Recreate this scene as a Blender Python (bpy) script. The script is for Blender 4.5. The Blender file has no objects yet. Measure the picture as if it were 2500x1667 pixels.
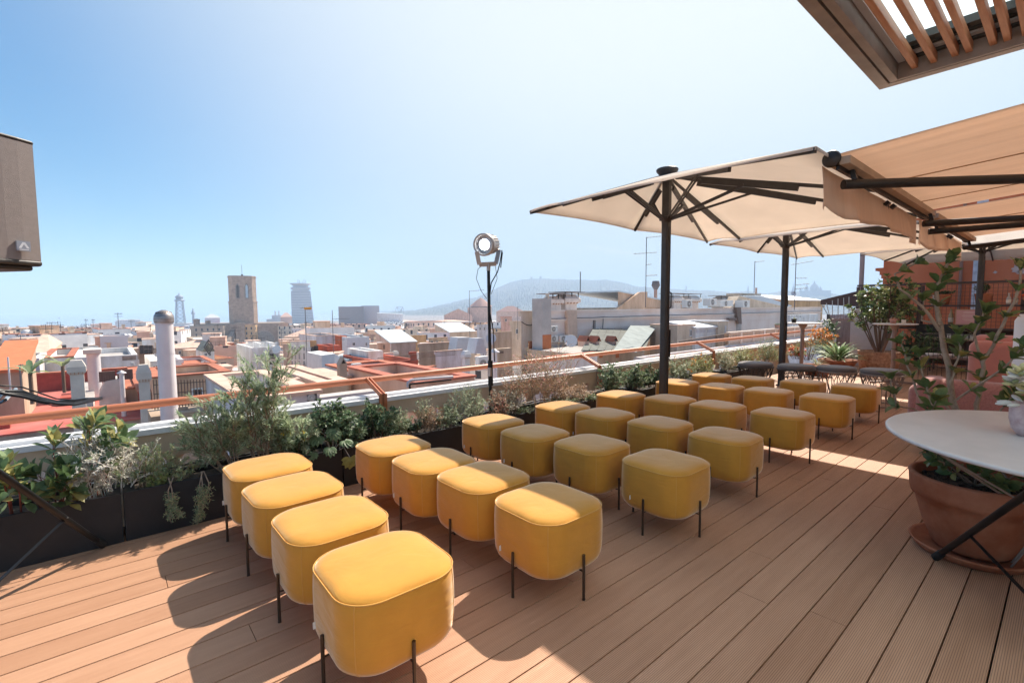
import bpy, bmesh, math, random
from math import sin, cos, pi, radians, sqrt, atan2
from mathutils import Vector, Matrix
random.seed(11)
SC = bpy.context.scene
COL = SC.collection
# ------------------------------------------------------------------ camera
CAMH = 1.45
F_PX, PITCH, ROLL, YAW = 1170.905, 0.0718664, -0.0057257, 0.865419
CF = Vector((cos(PITCH)*cos(YAW), cos(PITCH)*sin(YAW), -sin(PITCH)))
_r = CF.cross(Vector((0, 0, 1))).normalized(); _u = _r.cross(CF)
CR = _r*cos(ROLL)+_u*sin(ROLL); CU = -_r*sin(ROLL)+_u*cos(ROLL)
cam = bpy.data.cameras.new('camera'); camo = bpy.data.objects.new('camera', cam); COL.objects.link(camo)
cam.sensor_width = 36; cam.lens = F_PX/2500*36; cam.clip_start = 0.05; cam.clip_end = 20000
M = Matrix((CR, CU, -CF)).transposed().to_4x4(); M.translation = Vector((0, 0, CAMH)); camo.matrix_world = M
SC.camera = camo
# ------------------------------------------------------------------ sun and sky
AZ, EL = radians(16), radians(48)
SUN = Vector((cos(EL)*cos(AZ), cos(EL)*sin(AZ), sin(EL)))
w = bpy.data.worlds.new('World'); SC.world = w; w.use_nodes = True
nt = w.node_tree; bg = nt.nodes['Background']
sky = nt.nodes.new('ShaderNodeTexSky'); sky.sky_type = 'NISHITA'; sky.sun_disc = False
sky.sun_elevation = EL; sky.sun_rotation = pi/2-AZ; sky.altitude = 0
sky.air_density = 1.0; sky.dust_density = 0.5; sky.ozone_density = 2.2
def wn(t, **k):
    n = nt.nodes.new(t)
    for a, b in k.items(): setattr(n, a, b)
    return n
geo = wn('ShaderNodeTexCoord')
# a few small fair-weather clouds low over the hill
mp = wn('ShaderNodeMapping'); mp.inputs['Scale'].default_value = (7, 7, 26); nt.links.new(geo.outputs['Generated'], mp.inputs['Vector'])
cn = wn('ShaderNodeTexNoise'); cn.inputs['Scale'].default_value = 1.6; cn.inputs['Detail'].default_value = 6; nt.links.new(mp.outputs[0], cn.inputs['Vector'])
cr = wn('ShaderNodeMapRange'); cr.inputs[1].default_value = 0.60; cr.inputs[2].default_value = 0.78; nt.links.new(cn.outputs[0], cr.inputs[0])
sx = wn('ShaderNodeSeparateXYZ'); nt.links.new(geo.outputs['Generated'], sx.inputs[0])
def mr(src, a, b, c, d):
    n = wn('ShaderNodeMapRange'); n.interpolation_type = 'SMOOTHSTEP'
    for i, v in enumerate((a, b, c, d)): n.inputs[i+1].default_value = v
    nt.links.new(src, n.inputs[0]); return n.outputs[0]
def mul(a, b):
    n = wn('ShaderNodeMath', operation='MULTIPLY')
    for i, v in enumerate((a, b)):
        if isinstance(v, float): n.inputs[i].default_value = v
        else: nt.links.new(v, n.inputs[i])
    return n.outputs[0]
band = mul(mr(sx.outputs[2], .06, .10, 0, 1), mr(sx.outputs[2], .14, .19, 1, 0))
side = mul(mr(sx.outputs[0], .68, .78, 0, 1), mr(sx.outputs[0], .88, .95, 1, 0))
cl = mul(mul(mul(cr.outputs[0], band), side), 0.55)
hs = wn('ShaderNodeHueSaturation'); hs.inputs['Saturation'].default_value = 1.35; hs.inputs['Value'].default_value = .74
nt.links.new(sky.outputs[0], hs.inputs['Color'])
# marine air: the low sky is a little darker and bluer than the model's, least so below the sun
lowf = mr(sx.outputs[2], -.02, .55, 1, 0)
tn = wn('ShaderNodeMix', data_type='RGBA', blend_type='MULTIPLY'); nt.links.new(lowf, tn.inputs[0]); nt.links.new(hs.outputs[0], tn.inputs[6]); tn.inputs[7].default_value = (.72, .78, .84, 1)
mx = wn('ShaderNodeMix', data_type='RGBA'); nt.links.new(cl, mx.inputs[0]); cy = wn('ShaderNodeMix', data_type='RGBA', blend_type='MULTIPLY'); cy.inputs[0].default_value = 1; nt.links.new(tn.outputs[2], cy.inputs[6]); cy.inputs[7].default_value = (.80, 1.06, 1.0, 1)
# wide milky aureole of the hazy sun, fixed in the world around the sun's side of the sky
gd = wn('ShaderNodeVectorMath', operation='DOT_PRODUCT'); gn_ = wn('ShaderNodeVectorMath', operation='NORMALIZE'); nt.links.new(geo.outputs['Generated'], gn_.inputs[0]); nt.links.new(gn_.outputs[0], gd.inputs[0])
ga, ge = radians(27), radians(46); gd.inputs[1].default_value = (cos(ge)*cos(ga), cos(ge)*sin(ga), sin(ge))
gf = mul(mr(gd.outputs['Value'], .42, .985, 0, 1), .95)
gm = wn('ShaderNodeMix', data_type='RGBA'); nt.links.new(gf, gm.inputs[0]); nt.links.new(cy.outputs[2], gm.inputs[6]); gm.inputs[7].default_value = (4.5, 4.75, 4.75, 1)
sd2 = wn('ShaderNodeVectorMath', operation='DOT_PRODUCT'); nt.links.new(gn_.outputs[0], sd2.inputs[0]); sd2.inputs[1].default_value = (cos(.32), sin(.32), 0)
lf2 = mul(mul(mr(sd2.outputs['Value'], .25, .98, 0, 1), mr(sx.outputs[2], .0, .5, 1, 0)), .8)
gm2 = wn('ShaderNodeMix', data_type='RGBA'); nt.links.new(lf2, gm2.inputs[0]); nt.links.new(gm.outputs[2], gm2.inputs[6]); gm2.inputs[7].default_value = (3.0, 3.45, 3.75, 1)
nt.links.new(gm2.outputs[2], mx.inputs[6]); mx.inputs[7].default_value = (4.6, 4.6, 4.6, 1)
nt.links.new(mx.outputs[2], bg.inputs['Color']); bg.inputs['Strength'].default_value = 0.10
sl = bpy.data.lights.new('sun', 'SUN'); sl.energy = 4.2; sl.angle = radians(.55); sl.color = (1, .90, .77)
so = bpy.data.objects.new('sun', sl); COL.objects.link(so); so.rotation_euler = SUN.to_track_quat('Z', 'Y').to_euler(); so.location = (0, 0, 50)
SC.view_settings.view_transform = 'Standard'; SC.view_settings.look = 'None'; SC.view_settings.exposure = 1.12; SC.view_settings.gamma = 1
SC.render.engine = 'CYCLES'
SC.cycles.max_bounces = 8; SC.cycles.diffuse_bounces = 4; SC.cycles.transparent_max_bounces = 12; SC.cycles.volume_bounces = 1
SC.cycles.sample_clamp_indirect = 4; SC.cycles.use_denoising = True
# ------------------------------------------------------------------ measuring helpers (photo 2352 wide)
K = 2500/2352
def ray(x, y): return CF+CR*((x*K-1250)/F_PX)-CU*((y*K-833.5)/F_PX)
def onz(x, y, z): d = ray(x, y); return d*((z-CAMH)/d.z)+Vector((0, 0, CAMH))
def onY(x, y, Y): d = ray(x, y); return d*(Y/d.y)+Vector((0, 0, CAMH))
def onX(x, y, X): d = ray(x, y); return d*(X/d.x)+Vector((0, 0, CAMH))
def at(x, y, t): d = ray(x, y); return d*(t/math.hypot(d.x, d.y))+Vector((0, 0, CAMH))
V = Vector
# ------------------------------------------------------------------ materials
MATS = {}
def mat(name, c, rough=.7, metal=0, var=.0, vscale=3.0, c2=None, bump=0, bscale=40, spec=.5, sheen=0, trans=0, coords='Object', alpha=None, em=None, stretch=None):
    if name in MATS: return MATS[name]
    m = bpy.data.materials.new(name); m.use_nodes = True; t = m.node_tree; b = t.nodes['Principled BSDF']
    L = t.links.new
    b.inputs['Base Color'].default_value = (*c, 1); b.inputs['Roughness'].default_value = rough; b.inputs['Metallic'].default_value = metal
    b.inputs['Specular IOR Level'].default_value = spec
    if sheen: b.inputs['Sheen Weight'].default_value = sheen; b.inputs['Sheen Roughness'].default_value = .4
    tc = t.nodes.new('ShaderNodeTexCoord'); src = tc.outputs[coords]
    if stretch:
        mp = t.nodes.new('ShaderNodeMapping'); mp.inputs['Scale'].default_value = stretch; L(src, mp.inputs[0]); src = mp.outputs[0]
    if var or c2:
        n = t.nodes.new('ShaderNodeTexNoise'); n.inputs['Scale'].default_value = vscale; n.inputs['Detail'].default_value = 8; n.inputs['Roughness'].default_value = .62
        L(src, n.inputs['Vector'])
        r = t.nodes.new('ShaderNodeValToRGB'); r.color_ramp.elements[0].position = .34; r.color_ramp.elements[1].position = .66
        a = c; d = c2 if c2 else tuple(min(1, x*(1+var)) for x in c)
        if not c2: a = tuple(x*(1-var) for x in c)
        r.color_ramp.elements[0].color = (*a, 1); r.color_ramp.elements[1].color = (*d, 1)
        L(n.outputs[0], r.inputs[0]); L(r.outputs[0], b.inputs['Base Color'])
    if bump:
        n2 = t.nodes.new('ShaderNodeTexNoise'); n2.inputs['Scale'].default_value = bscale; n2.inputs['Detail'].default_value = 4; L(src, n2.inputs['Vector'])
        bp = t.nodes.new('ShaderNodeBump'); bp.inputs['Strength'].default_value = bump; bp.inputs['Distance'].default_value = .01; L(n2.outputs[0], bp.inputs['Height']); L(bp.outputs[0], b.inputs['Normal'])
    if trans:
        out = t.nodes['Material Output']; tr = t.nodes.new('ShaderNodeBsdfTranslucent'); mxs = t.nodes.new('ShaderNodeMixShader'); mxs.inputs[0].default_value = trans
        src2 = b.inputs['Base Color'].links[0].from_socket if b.inputs['Base Color'].links else None
        if src2: L(src2, tr.inputs[0])
        else: tr.inputs[0].default_value = (*c, 1)
        L(b.outputs[0], mxs.inputs[1]); L(tr.outputs[0], mxs.inputs[2]); L(mxs.outputs[0], out.inputs[0])
    if alpha is not None: b.inputs['Alpha'].default_value = alpha
    if em: b.inputs['Emission Color'].default_value = (*em[0], 1); b.inputs['Emission Strength'].default_value = em[1]
    MATS[name] = m; return m
def facade(name, wall, win=(.06, .06, .07), sx=3.0, sz=3.2, ww=.28, wh=.5, var=.12):
    """plaster wall with small dark openings set out on a grid, for far houses"""
    if name in MATS: return MATS[name]
    m = mat(name, wall, .85, var=var, vscale=.35); t = m.node_tree; L = t.links.new; b = t.nodes['Principled BSDF']
    tc = t.nodes.new('ShaderNodeTexCoord'); s = t.nodes.new('ShaderNodeSeparateXYZ'); L(tc.outputs['Object'], s.inputs[0])
    def mth(op, a, bb=None):
        n = t.nodes.new('ShaderNodeMath'); n.operation = op
        for i, v in enumerate((a, bb)):
            if v is None: continue
            if isinstance(v, (int, float)): n.inputs[i].default_value = v
            else: L(v, n.inputs[i])
        return n.outputs[0]
    h = mth('ADD', s.outputs[0], s.outputs[1])
    fu = mth('FRACT', mth('DIVIDE', h, sx)); fz = mth('FRACT', mth('DIVIDE', s.outputs[2], sz))
    a = mth('MULTIPLY', mth('LESS_THAN', fu, ww), mth('LESS_THAN', mth('ABSOLUTE', mth('SUBTRACT', fz, .5)), wh/2))
    g = t.nodes.new('ShaderNodeNewGeometry'); sn = t.nodes.new('ShaderNodeSeparateXYZ'); L(g.outputs['Normal'], sn.inputs[0])
    a = mth('MULTIPLY', a, mth('LESS_THAN', mth('ABSOLUTE', sn.outputs[2]), .4))
    mx = t.nodes.new('ShaderNodeMix'); mx.data_type = 'RGBA'; L(a, mx.inputs[0]); L(b.inputs['Base Color'].links[0].from_socket, mx.inputs[6]); mx.inputs[7].default_value = (*win, 1)
    L(mx.outputs[2], b.inputs['Base Color']); return m
# ------------------------------------------------------------------ mesh builder
class MB:
    def __init__(s): s.v = []; s.f = []; s.mi = []; s.sm = []
    def add(s, vs, fs, mi=0, smooth=False):
        o = len(s.v); s.v += [tuple(v) for v in vs]
        for f in fs: s.f.append(tuple(i+o for i in f)); s.mi.append(mi); s.sm.append(smooth)
        return s
    def box(s, a, b, mi=0, skip=()):
        x0, y0, z0 = a; x1, y1, z1 = b
        vs = [(x0, y0, z0), (x1, y0, z0), (x1, y1, z0), (x0, y1, z0), (x0, y0, z1), (x1, y0, z1), (x1, y1, z1), (x0, y1, z1)]
        fs = [(0, 3, 2, 1), (4, 5, 6, 7), (0, 1, 5, 4), (1, 2, 6, 5), (2, 3, 7, 6), (3, 0, 4, 7)]
        return s.add(vs, [f for i, f in enumerate(fs) if i not in skip], mi)
    def beam(s, p, q, wd, ht, mi=0, up=V((0, 0, 1))):
        p = V(p); q = V(q); d = (q-p).normalized(); sd = d.cross(up)
        if sd.length < 1e-4: sd = d.cross(V((1, 0, 0)))
        sd.normalize(); u = sd.cross(d)
        vs = [c+sd*(a*wd/2)+u*(b*ht/2) for c in (p, q) for a, b in ((-1, -1), (1, -1), (1, 1), (-1, 1))]
        return s.add(vs, [(0, 1, 2, 3), (7, 6, 5, 4), (0, 4, 5, 1), (1, 5, 6, 2), (2, 6, 7, 3), (3, 7, 4, 0)], mi)
    def tube(s, pts, r, n=8, mi=0, cap=True, smooth=True):
        pts = [V(p) for p in pts]; rs = r if isinstance(r, (list, tuple)) else [r]*len(pts)
        rings = []; prev = None
        for i, p in enumerate(pts):
            d = (pts[min(i+1, len(pts)-1)]-pts[max(i-1, 0)])
            if d.length < 1e-9: d = V((0, 0, 1))
            d.normalize()
            if prev is None:
                a = d.cross(V((0, 0, 1)));
                if a.length < 1e-3: a = d.cross(V((1, 0, 0)))
            else: a = prev-d*prev.dot(d)
            a.normalize(); prev = a; b = d.cross(a)
            rings.append([p+(a*cos(2*pi*k/n)+b*sin(2*pi*k/n))*rs[i] for k in range(n)])
        vs = [v for rg in rings for v in rg]; fs = []
        for i in range(len(rings)-1):
            for k in range(n): fs.append((i*n+k, i*n+(k+1) % n, (i+1)*n+(k+1) % n, (i+1)*n+k))
        s.add(vs, fs, mi, smooth)
        if cap: s.add(rings[0], [tuple(range(n))[::-1]], mi); s.add(rings[-1], [tuple(range(n))], mi)
        return s
    def lathe(s, prof, n=24, c=(0, 0, 0), mi=0, smooth=True, capb=False, capt=False):
        c = V(c); vs = [c+V((r*cos(2*pi*k/n), r*sin(2*pi*k/n), z)) for r, z in prof for k in range(n)]; fs = []
        for i in range(len(prof)-1):
            for k in range(n): fs.append((i*n+k, i*n+(k+1) % n, (i+1)*n+(k+1) % n, (i+1)*n+k))
        s.add(vs, fs, mi, smooth)
        if capb: s.add(vs[:n], [tuple(range(n))[::-1]], mi)
        if capt: s.add(vs[-n:], [tuple(range(n))], mi)
        return s
    def prism(s, poly, z0, z1, mi=0):
        n = len(poly); vs = [(x, y, z0) for x, y in poly]+[(x, y, z1) for x, y in poly]
        return s.add(vs, [tuple(range(n))[::-1], tuple(range(n, 2*n))]+[(i, (i+1) % n, n+(i+1) % n, n+i) for i in range(n)], mi)
    def leaf(s, p, d, nrm, l, wd, curl=.15, mi=0):
        d = d.normalized(); sd = d.cross(nrm)
        if sd.length < 1e-3: sd = d.cross(V((.3, .5, .8)))
        sd.normalize(); n = sd.cross(d)
        a = p+d*(l*.45)+n*(l*curl*.5)
        vs = [p, a+sd*(wd/2)+n*(wd*.12), p+d*l-n*(l*curl), a-sd*(wd/2)+n*(wd*.12), a]
        return s.add(vs, [(0, 1, 4), (1, 2, 4), (2, 3, 4), (3, 0, 4)], mi, True)
    def bigleaf(s, p, d, nrm, l, wd, curl=.2, mi=0):
        d = d.normalized(); sd = d.cross(nrm)
        if sd.length < 1e-3: sd = d.cross(V((.3, .5, .8)))
        sd.normalize(); n = sd.cross(d); vs = []; N = 5; pr = (.0, .62, 1, .86, .0)
        for i in range(N):
            t = i/(N-1); c = p+d*(l*t)+n*(l*curl*(t-t*t*1.7)); h = wd/2*pr[i]
            vs += [c-sd*h+n*(h*.35), c, c+sd*h+n*(h*.35)]
        fs = []
        for i in range(N-1): fs += [(3*i, 3*i+1, 3*i+4, 3*i+3), (3*i+1, 3*i+2, 3*i+5, 3*i+4)]
        return s.add(vs, fs, mi, True)
    def build(s, name, mats, parent=None, bevel=0, solid=0, sub=0, org=None, weld=False):
        me = bpy.data.meshes.new(name)
        vs = s.v
        if org is not None: vs = [(a-org[0], b-org[1], c-org[2]) for a, b, c in vs]
        me.from_pydata([tuple(v) for v in vs], [], s.f)
        if not isinstance(mats, (list, tuple)): mats = [mats]
        for m in mats: me.materials.append(m)
        me.polygons.foreach_set('material_index', s.mi); me.polygons.foreach_set('use_smooth', s.sm); me.update()
        o = bpy.data.objects.new(name, me); COL.objects.link(o)
        if org is not None: o.location = org
        if parent: o.parent = parent
        if bevel: bm_ = o.modifiers.new('bevel', 'BEVEL'); bm_.width = bevel; bm_.segments = 2; bm_.limit_method = 'ANGLE'
        if solid: sm_ = o.modifiers.new('solid', 'SOLIDIFY'); sm_.thickness = solid; sm_.offset = 0
        if sub: ss = o.modifiers.new('sub', 'SUBSURF'); ss.levels = sub; ss.render_levels = sub
        return o
def tag(o, label=None, cat=None, group=None, kind=None):
    for k_, v_ in (('label', label), ('category', cat), ('group', group), ('kind', kind)):
        if v_: o[k_] = v_
    return o
def empty(name, loc=(0, 0, 0), rz=0, label=None, cat=None, group=None):
    e = bpy.data.objects.new(name, None); COL.objects.link(e); e.location = loc; e.rotation_euler = (0, 0, rz); e.empty_display_size = .1
    return tag(e, label, cat, group)
KIDS = {}
def copy_tree(o, parent=None):
    c = o.copy(); COL.objects.link(c)
    if parent: c.parent = parent
    for ch in [x for x in bpy.data.objects if x.parent == o]: copy_tree(ch, c)
    return c
# ================================================================== TERRACE
BLACK = mat('black_metal', (.007, .007, .008), .4, spec=.3, var=.25, vscale=9)
DARK = mat('dark_grey_metal', (.045, .04, .038), .42, .3, var=.15, vscale=12)
STEEL = mat('steel', (.5, .49, .47), .3, .9)
BRONZE = mat('bronze_leg', (.09, .07, .055), .35, .85)
# deck material: ridged composite boards, each board its own tint
def deck_mat():
    m = mat('deck_boards', (.40, .205, .125), .6, spec=.35); t = m.node_tree; L = t.links.new; b = t.nodes['Principled BSDF']
    tc = t.nodes.new('ShaderNodeTexCoord'); sp = t.nodes.new('ShaderNodeSeparateXYZ'); L(tc.outputs['Object'], sp.inputs[0])
    def mth(op, a, bb=None):
        n = t.nodes.new('ShaderNodeMath'); n.operation = op
        for i, v in enumerate((a, bb)):
            if v is None: continue
            if isinstance(v, (int, float)): n.inputs[i].default_value = v
            else: L(v, n.inputs[i])
        return n.outputs[0]
    br = mth('FLOOR', mth('DIVIDE', sp.outputs[1], .15)); wn_ = t.nodes.new('ShaderNodeTexWhiteNoise'); wn_.noise_dimensions = '1D'; L(br, wn_.inputs['W'])
    mp = t.nodes.new('ShaderNodeMapping'); mp.inputs['Scale'].default_value = (.8, 9, 1); L(tc.outputs['Object'], mp.inputs[0])
    n = t.nodes.new('ShaderNodeTexNoise'); n.inputs['Scale'].default_value = 2.2; n.inputs['Detail'].default_value = 9; n.inputs['Roughness'].default_value = .7; L(mp.outputs[0], n.inputs['Vector'])
    n2 = t.nodes.new('ShaderNodeTexNoise'); n2.inputs['Scale'].default_value = 1.1; n2.inputs['Detail'].default_value = 5; L(tc.outputs['Object'], n2.inputs['Vector'])
    f = mth('ADD', mth('MULTIPLY', wn_.outputs['Value'], .24), mth('ADD', mth('MULTIPLY', n.outputs[0], .6), mth('MULTIPLY', n2.outputs[0], .35)))
    r = t.nodes.new('ShaderNodeValToRGB'); e = r.color_ramp.elements; e[0].position = .3; e[0].color = (.36, .18, .10, 1); e[1].position = .8; e[1].color = (.56, .32, .20, 1); L(f, r.inputs[0])
    fr = mth('FRACT', mth('DIVIDE', sp.outputs[1], .0075)); rid = mth('ABSOLUTE', mth('SUBTRACT', fr, .5))   # 0..0.5
    g = t.nodes.new('ShaderNodeMapRange'); g.inputs[1].default_value = .30; g.inputs[2].default_value = .42; g.inputs[3].default_value = 1; g.inputs[4].default_value = .5; L(rid, g.inputs[0])
    mx = t.nodes.new('ShaderNodeMix'); mx.data_type = 'RGBA'; mx.blend_type = 'MULTIPLY'; mx.inputs[0].default_value = 1; L(r.outputs[0], mx.inputs[6]); L(g.outputs[0], mx.inputs[7]); L(mx.outputs[2], b.inputs['Base Color'])
    bp = t.nodes.new('ShaderNodeBump'); bp.inputs['Strength'].default_value = .5; bp.inputs['Distance'].default_value = .0015; L(g.outputs[0], bp.inputs['Height']); L(bp.outputs[0], b.inputs['Normal'])
    # dust and fine pale scratches
    mps = t.nodes.new('ShaderNodeMapping'); mps.inputs['Scale'].default_value = (3, 60, 1); mps.inputs['Rotation'].default_value = (0, 0, .5); L(tc.outputs['Object'], mps.inputs[0])
    ns = t.nodes.new('ShaderNodeTexNoise'); ns.inputs['Scale'].default_value = 3; ns.inputs['Detail'].default_value = 3; L(mps.outputs[0], ns.inputs['Vector'])
    sr = t.nodes.new('ShaderNodeMapRange'); sr.inputs[1].default_value = .68; sr.inputs[2].default_value = .80; sr.inputs[3].default_value = 0; sr.inputs[4].default_value = .5; L(ns.outputs[0], sr.inputs[0])
    ds = t.nodes.new('ShaderNodeMix'); ds.data_type = 'RGBA'; L(sr.outputs[0], ds.inputs[0]); L(mx.outputs[2], ds.inputs[6]); ds.inputs[7].default_value = (.66, .50, .40, 1); L(ds.outputs[2], b.inputs['Base Color'])
    # scuffed patches change the sheen
    rr = t.nodes.new('ShaderNodeMapRange'); rr.inputs[3].default_value = .45; rr.inputs[4].default_value = .75; L(n2.outputs[0], rr.inputs[0]); L(rr.outputs[0], b.inputs['Roughness'])
    return m
DECK = deck_mat()
m = MB(); y = 3.75+.15*2
rd = random.Random(5)
while y > -5:
    xs = [-4.0]; x = -4+rd.uniform(.5, 3.5)
    while x < 15: xs.append(x); x += 3.6
    xs.append(15.2)
    for a, b_ in zip(xs, xs[1:]): m.box((a+.0015, y-.15+.0035, -.026), (b_-.0015, y-.0035, 0))
    y -= .15
tag(m.build('deck', DECK, org=(0, 0, 0)), kind='structure')
m = MB(); m.box((-4.2, -5.2, -.6), (15.3, 4.2, -.05)); tag(m.build('terrace_slab', mat('slab', (.03, .025, .02), .9)), kind='structure')
# ------------------------------------------------------------------ poufs
def fab_mat():
    m = mat('mustard_wool', (.54, .245, .03), .8, spec=.35, sheen=1.0, var=.07, vscale=6); t = m.node_tree; L = t.links.new; b = t.nodes['Principled BSDF']
    b.inputs['Sheen Tint'].default_value = (1, .88, .72, 1); b.inputs['Sheen Roughness'].default_value = .35
    tc = t.nodes.new('ShaderNodeTexCoord'); n = t.nodes.new('ShaderNodeTexNoise'); n.inputs['Scale'].default_value = 420; n.inputs['Detail'].default_value = 2
    L(tc.outputs['Object'], n.inputs['Vector'])
    n3 = t.nodes.new('ShaderNodeTexNoise'); n3.inputs['Scale'].default_value = 5; n3.inputs['Detail'].default_value = 3; n3.inputs['Distortion'].default_value = .6
    mp = t.nodes.new('ShaderNodeMapping'); mp.inputs['Scale'].default_value = (.8, .8, 3.2)
    oi = t.nodes.new('ShaderNodeObjectInfo'); ad = t.nodes.new('ShaderNodeVectorMath'); ad.operation = 'ADD'; L(tc.outputs['Object'], ad.inputs[0]); L(oi.outputs['Location'], ad.inputs[1]); L(ad.outputs[0], mp.inputs[0]); L(mp.outputs[0], n3.inputs['Vector'])
    bp = t.nodes.new('ShaderNodeBump'); bp.inputs['Strength'].default_value = .25; bp.inputs['Distance'].default_value = .001; L(n.outputs[0], bp.inputs['Height'])
    bp2 = t.nodes.new('ShaderNodeBump'); bp2.inputs['Strength'].default_value = .55; bp2.inputs['Distance'].default_value = .012; L(n3.outputs[0], bp2.inputs['Height']); L(bp.outputs[0], bp2.inputs['Normal']); L(bp2.outputs[0], b.inputs['Normal'])
    return m
FAB = fab_mat()
PIPING = mat('piping', (.58, .29, .05), .8, sheen=.3)
def sq(h, rc, z, n=9, wob=0):
    out = []
    for q in range(4):
        cx = (h-rc)*(1 if q in (0, 3) else -1); cy = (h-rc)*(1 if q in (0, 1) else -1)
        for i in range(n+1):
            a = q*pi/2+i*pi/2/n; out.append(V((cx+rc*cos(a), cy+rc*sin(a), z)))
    return out
POUF_H = .452
def make_pouf():
    r = empty('pouf')
    prof = [(.08, .05, .126), (.15, .10, .127), (.195, .125, .131), (.217, .134, .141), (.2305, .137, .158), (.2385, .139, .182), (.2415, .14, .22), (.2425, .14, .28), (.2422, .14, .34), (.2405, .14, .39), (.2375, .139, .4185),
            (.232, .136, .4255), (.222, .130, .4335), (.204, .12, .4395), (.175, .105, .4435), (.13, .085, .4455), (.06, .045, .4465)]
    m = MB(); rings = [sq(h, rc, z) for h, rc, z in prof]; n = len(rings[0]); vs = [v for g in rings for v in g]; fs = []
    for i in range(len(rings)-1):
        for k in range(n): fs.append((i*n+k, i*n+(k+1) % n, (i+1)*n+(k+1) % n, (i+1)*n+k))
    m.add(vs, fs, 0, True); m.add(rings[0], [tuple(range(n))[::-1]], 0, True); m.add(rings[-1], [tuple(range(n))], 0, True)
    m.build('seat', FAB, r)
    m = MB(); p = sq(.2385, .139, .4215); m.tube(p+[p[0], p[1]], .0028, 6, cap=False); m.build('piping', PIPING, r)
    m = MB()
    for sx_, sy_ in ((1, 1), (1, -1), (-1, -1), (-1, 1)):
        pts = []
        for h, rc, z in prof[3:11]:
            c = (h-rc); pts.append((sx_*(c+rc*.7071), sy_*(c+rc*.7071), z))
        m.tube(pts, .0017, 5, cap=False)
    m.build('seam', PIPING, r)
    for a in range(4):
        m = MB(); c, s_ = cos(a*pi/2), sin(a*pi/2)
        m.tube([(.249*c, .249*s_, .004), (.249*c, .249*s_, .232)], .0072, 10)
        m.tube([(.249*c, .249*s_, .145), (.20*c, .20*s_, .145)], .004, 6)
        m.tube([(.249*c, .249*s_, 0), (.249*c, .249*s_, .006)], .0085, 8)
        m.build('leg', BRONZE, r)
    m = MB(); m.box((-.252, .10, .20), (-.238, .102, .228)); m.build('care_tag', mat('white_tag', (.75, .72, .68), .6), r)
    return r
P0 = make_pouf()
PC = [[(.812, 1.762), (.801, 2.322), (.781, 2.858), (.772, 3.37)], [(1.742, 1.76), (1.714, 2.29), (1.648, 2.757), (1.607, 3.265)], [(2.791, 1.715), (2.736, 2.30), (2.646, 2.824), (2.635, 3.365)],
      [(3.703, 1.75), (3.677, 2.32), (3.61, 2.873), (3.559, 3.38)], [(4.88, 1.765), (4.777, 2.347), (4.724, 2.86), (4.542, 3.384)], [(6.10, 1.75), (6.05, 2.35), (5.951, 2.878), (5.856, 3.44)], [(7.17, 1.75), (7.08, 2.32), (6.9, 2.895), (6.80, 3.44)]]
across = ['at the open deck end of', 'second from the deck in', 'second from the planters in', 'at the planter end of']
rowsn = ['the sunlit nearest row', 'the sun striped second row', 'the third row', 'the middle row', 'the fifth row', 'the last row but one', 'the last row']
rd = random.Random(3)
for i, rw in enumerate(PC):
    for j, (x, y) in enumerate(rw):
        o = P0 if (i, j) == (0, 0) else copy_tree(P0)
        o.location = (x, y, 0); o.rotation_euler = (0, 0, rd.uniform(-.035, .035)+(pi/2*rd.choice((0, 2, 1)) if j else 0))
        tag(o, 'mustard fabric cube pouf %s %s' % (across[j], rowsn[i]), 'pouf', 'mustard poufs set out in seven rows of four')
# ------------------------------------------------------------------ planters
PL = mat('planter_metal', (.009, .010, .013), .55, spec=.3, c2=(.020, .020, .022), vscale=3, bump=.1, bscale=90)
SOIL = mat('soil', (.03, .022, .016), .95, c2=(.075, .055, .04), vscale=40, bump=1, bscale=60)
edges = [-2.6, -1.2, .035, 1.42, 2.78, 4.12, 5.48, 6.85, 8.2, 9.55]
pt = ['with the big-leaved laurel and the tripod foot', 'with trailing rosemary', 'with the tall willowy shrub', 'with the hanging yellow fatsia leaf', 'under the studio lamp pole', 'behind the fifth row poufs', 'behind the thick parasol mast', 'with orange blooms', 'with the silver cotton lavender']
SOILZ = .265
def planter(x0, x1, y0, y1, h, lab):
    e = empty('planter', ((x0+x1)/2, (y0+y1)/2, 0), 0, lab, 'planter', 'long black metal planters along the parapet')
    ex, ey = (x1-x0)/2, (y1-y0)/2; t = .022; m = MB()
    m.box((-ex, -ey, 0), (ex, -ey+t, h)); m.box((-ex, ey-t, 0), (ex, ey, h)); m.box((-ex, -ey+t, 0), (-ex+.06, ey-t, h-.002)); m.box((ex-.06, -ey+t, 0), (ex, ey-t, h-.002))
    m.build('box', PL, e, bevel=.003)
    m = MB(); nx = 14
    vs = [(-ex+.05+(2*ex-.1)*i/nx, (-ey+.02) if k == 0 else (ey-.02), SOILZ+rd.uniform(-.01, .01)) for i in range(nx+1) for k in (0, 1)]
    m.add(vs, [(2*i, 2*i+2, 2*i+3, 2*i+1) for i in range(nx)]); m.build('soil', SOIL, e)
for i in range(len(edges)-1):
    planter(edges[i]+.006, edges[i+1]-.006, 3.785, 4.13, .312, 'black metal planter box '+pt[i])
m = MB(); pts = [(-1+.25*i, 4.155+.012*sin(i*1.7), .318+.008*sin(i*2.3)) for i in range(38)]; m.tube(pts, .009, 6)
tag(m.build('irrigation_hose', mat('hose', (.015, .015, .015), .5)), 'thin black irrigation hose along the back rim of the planters', 'hose')
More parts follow.
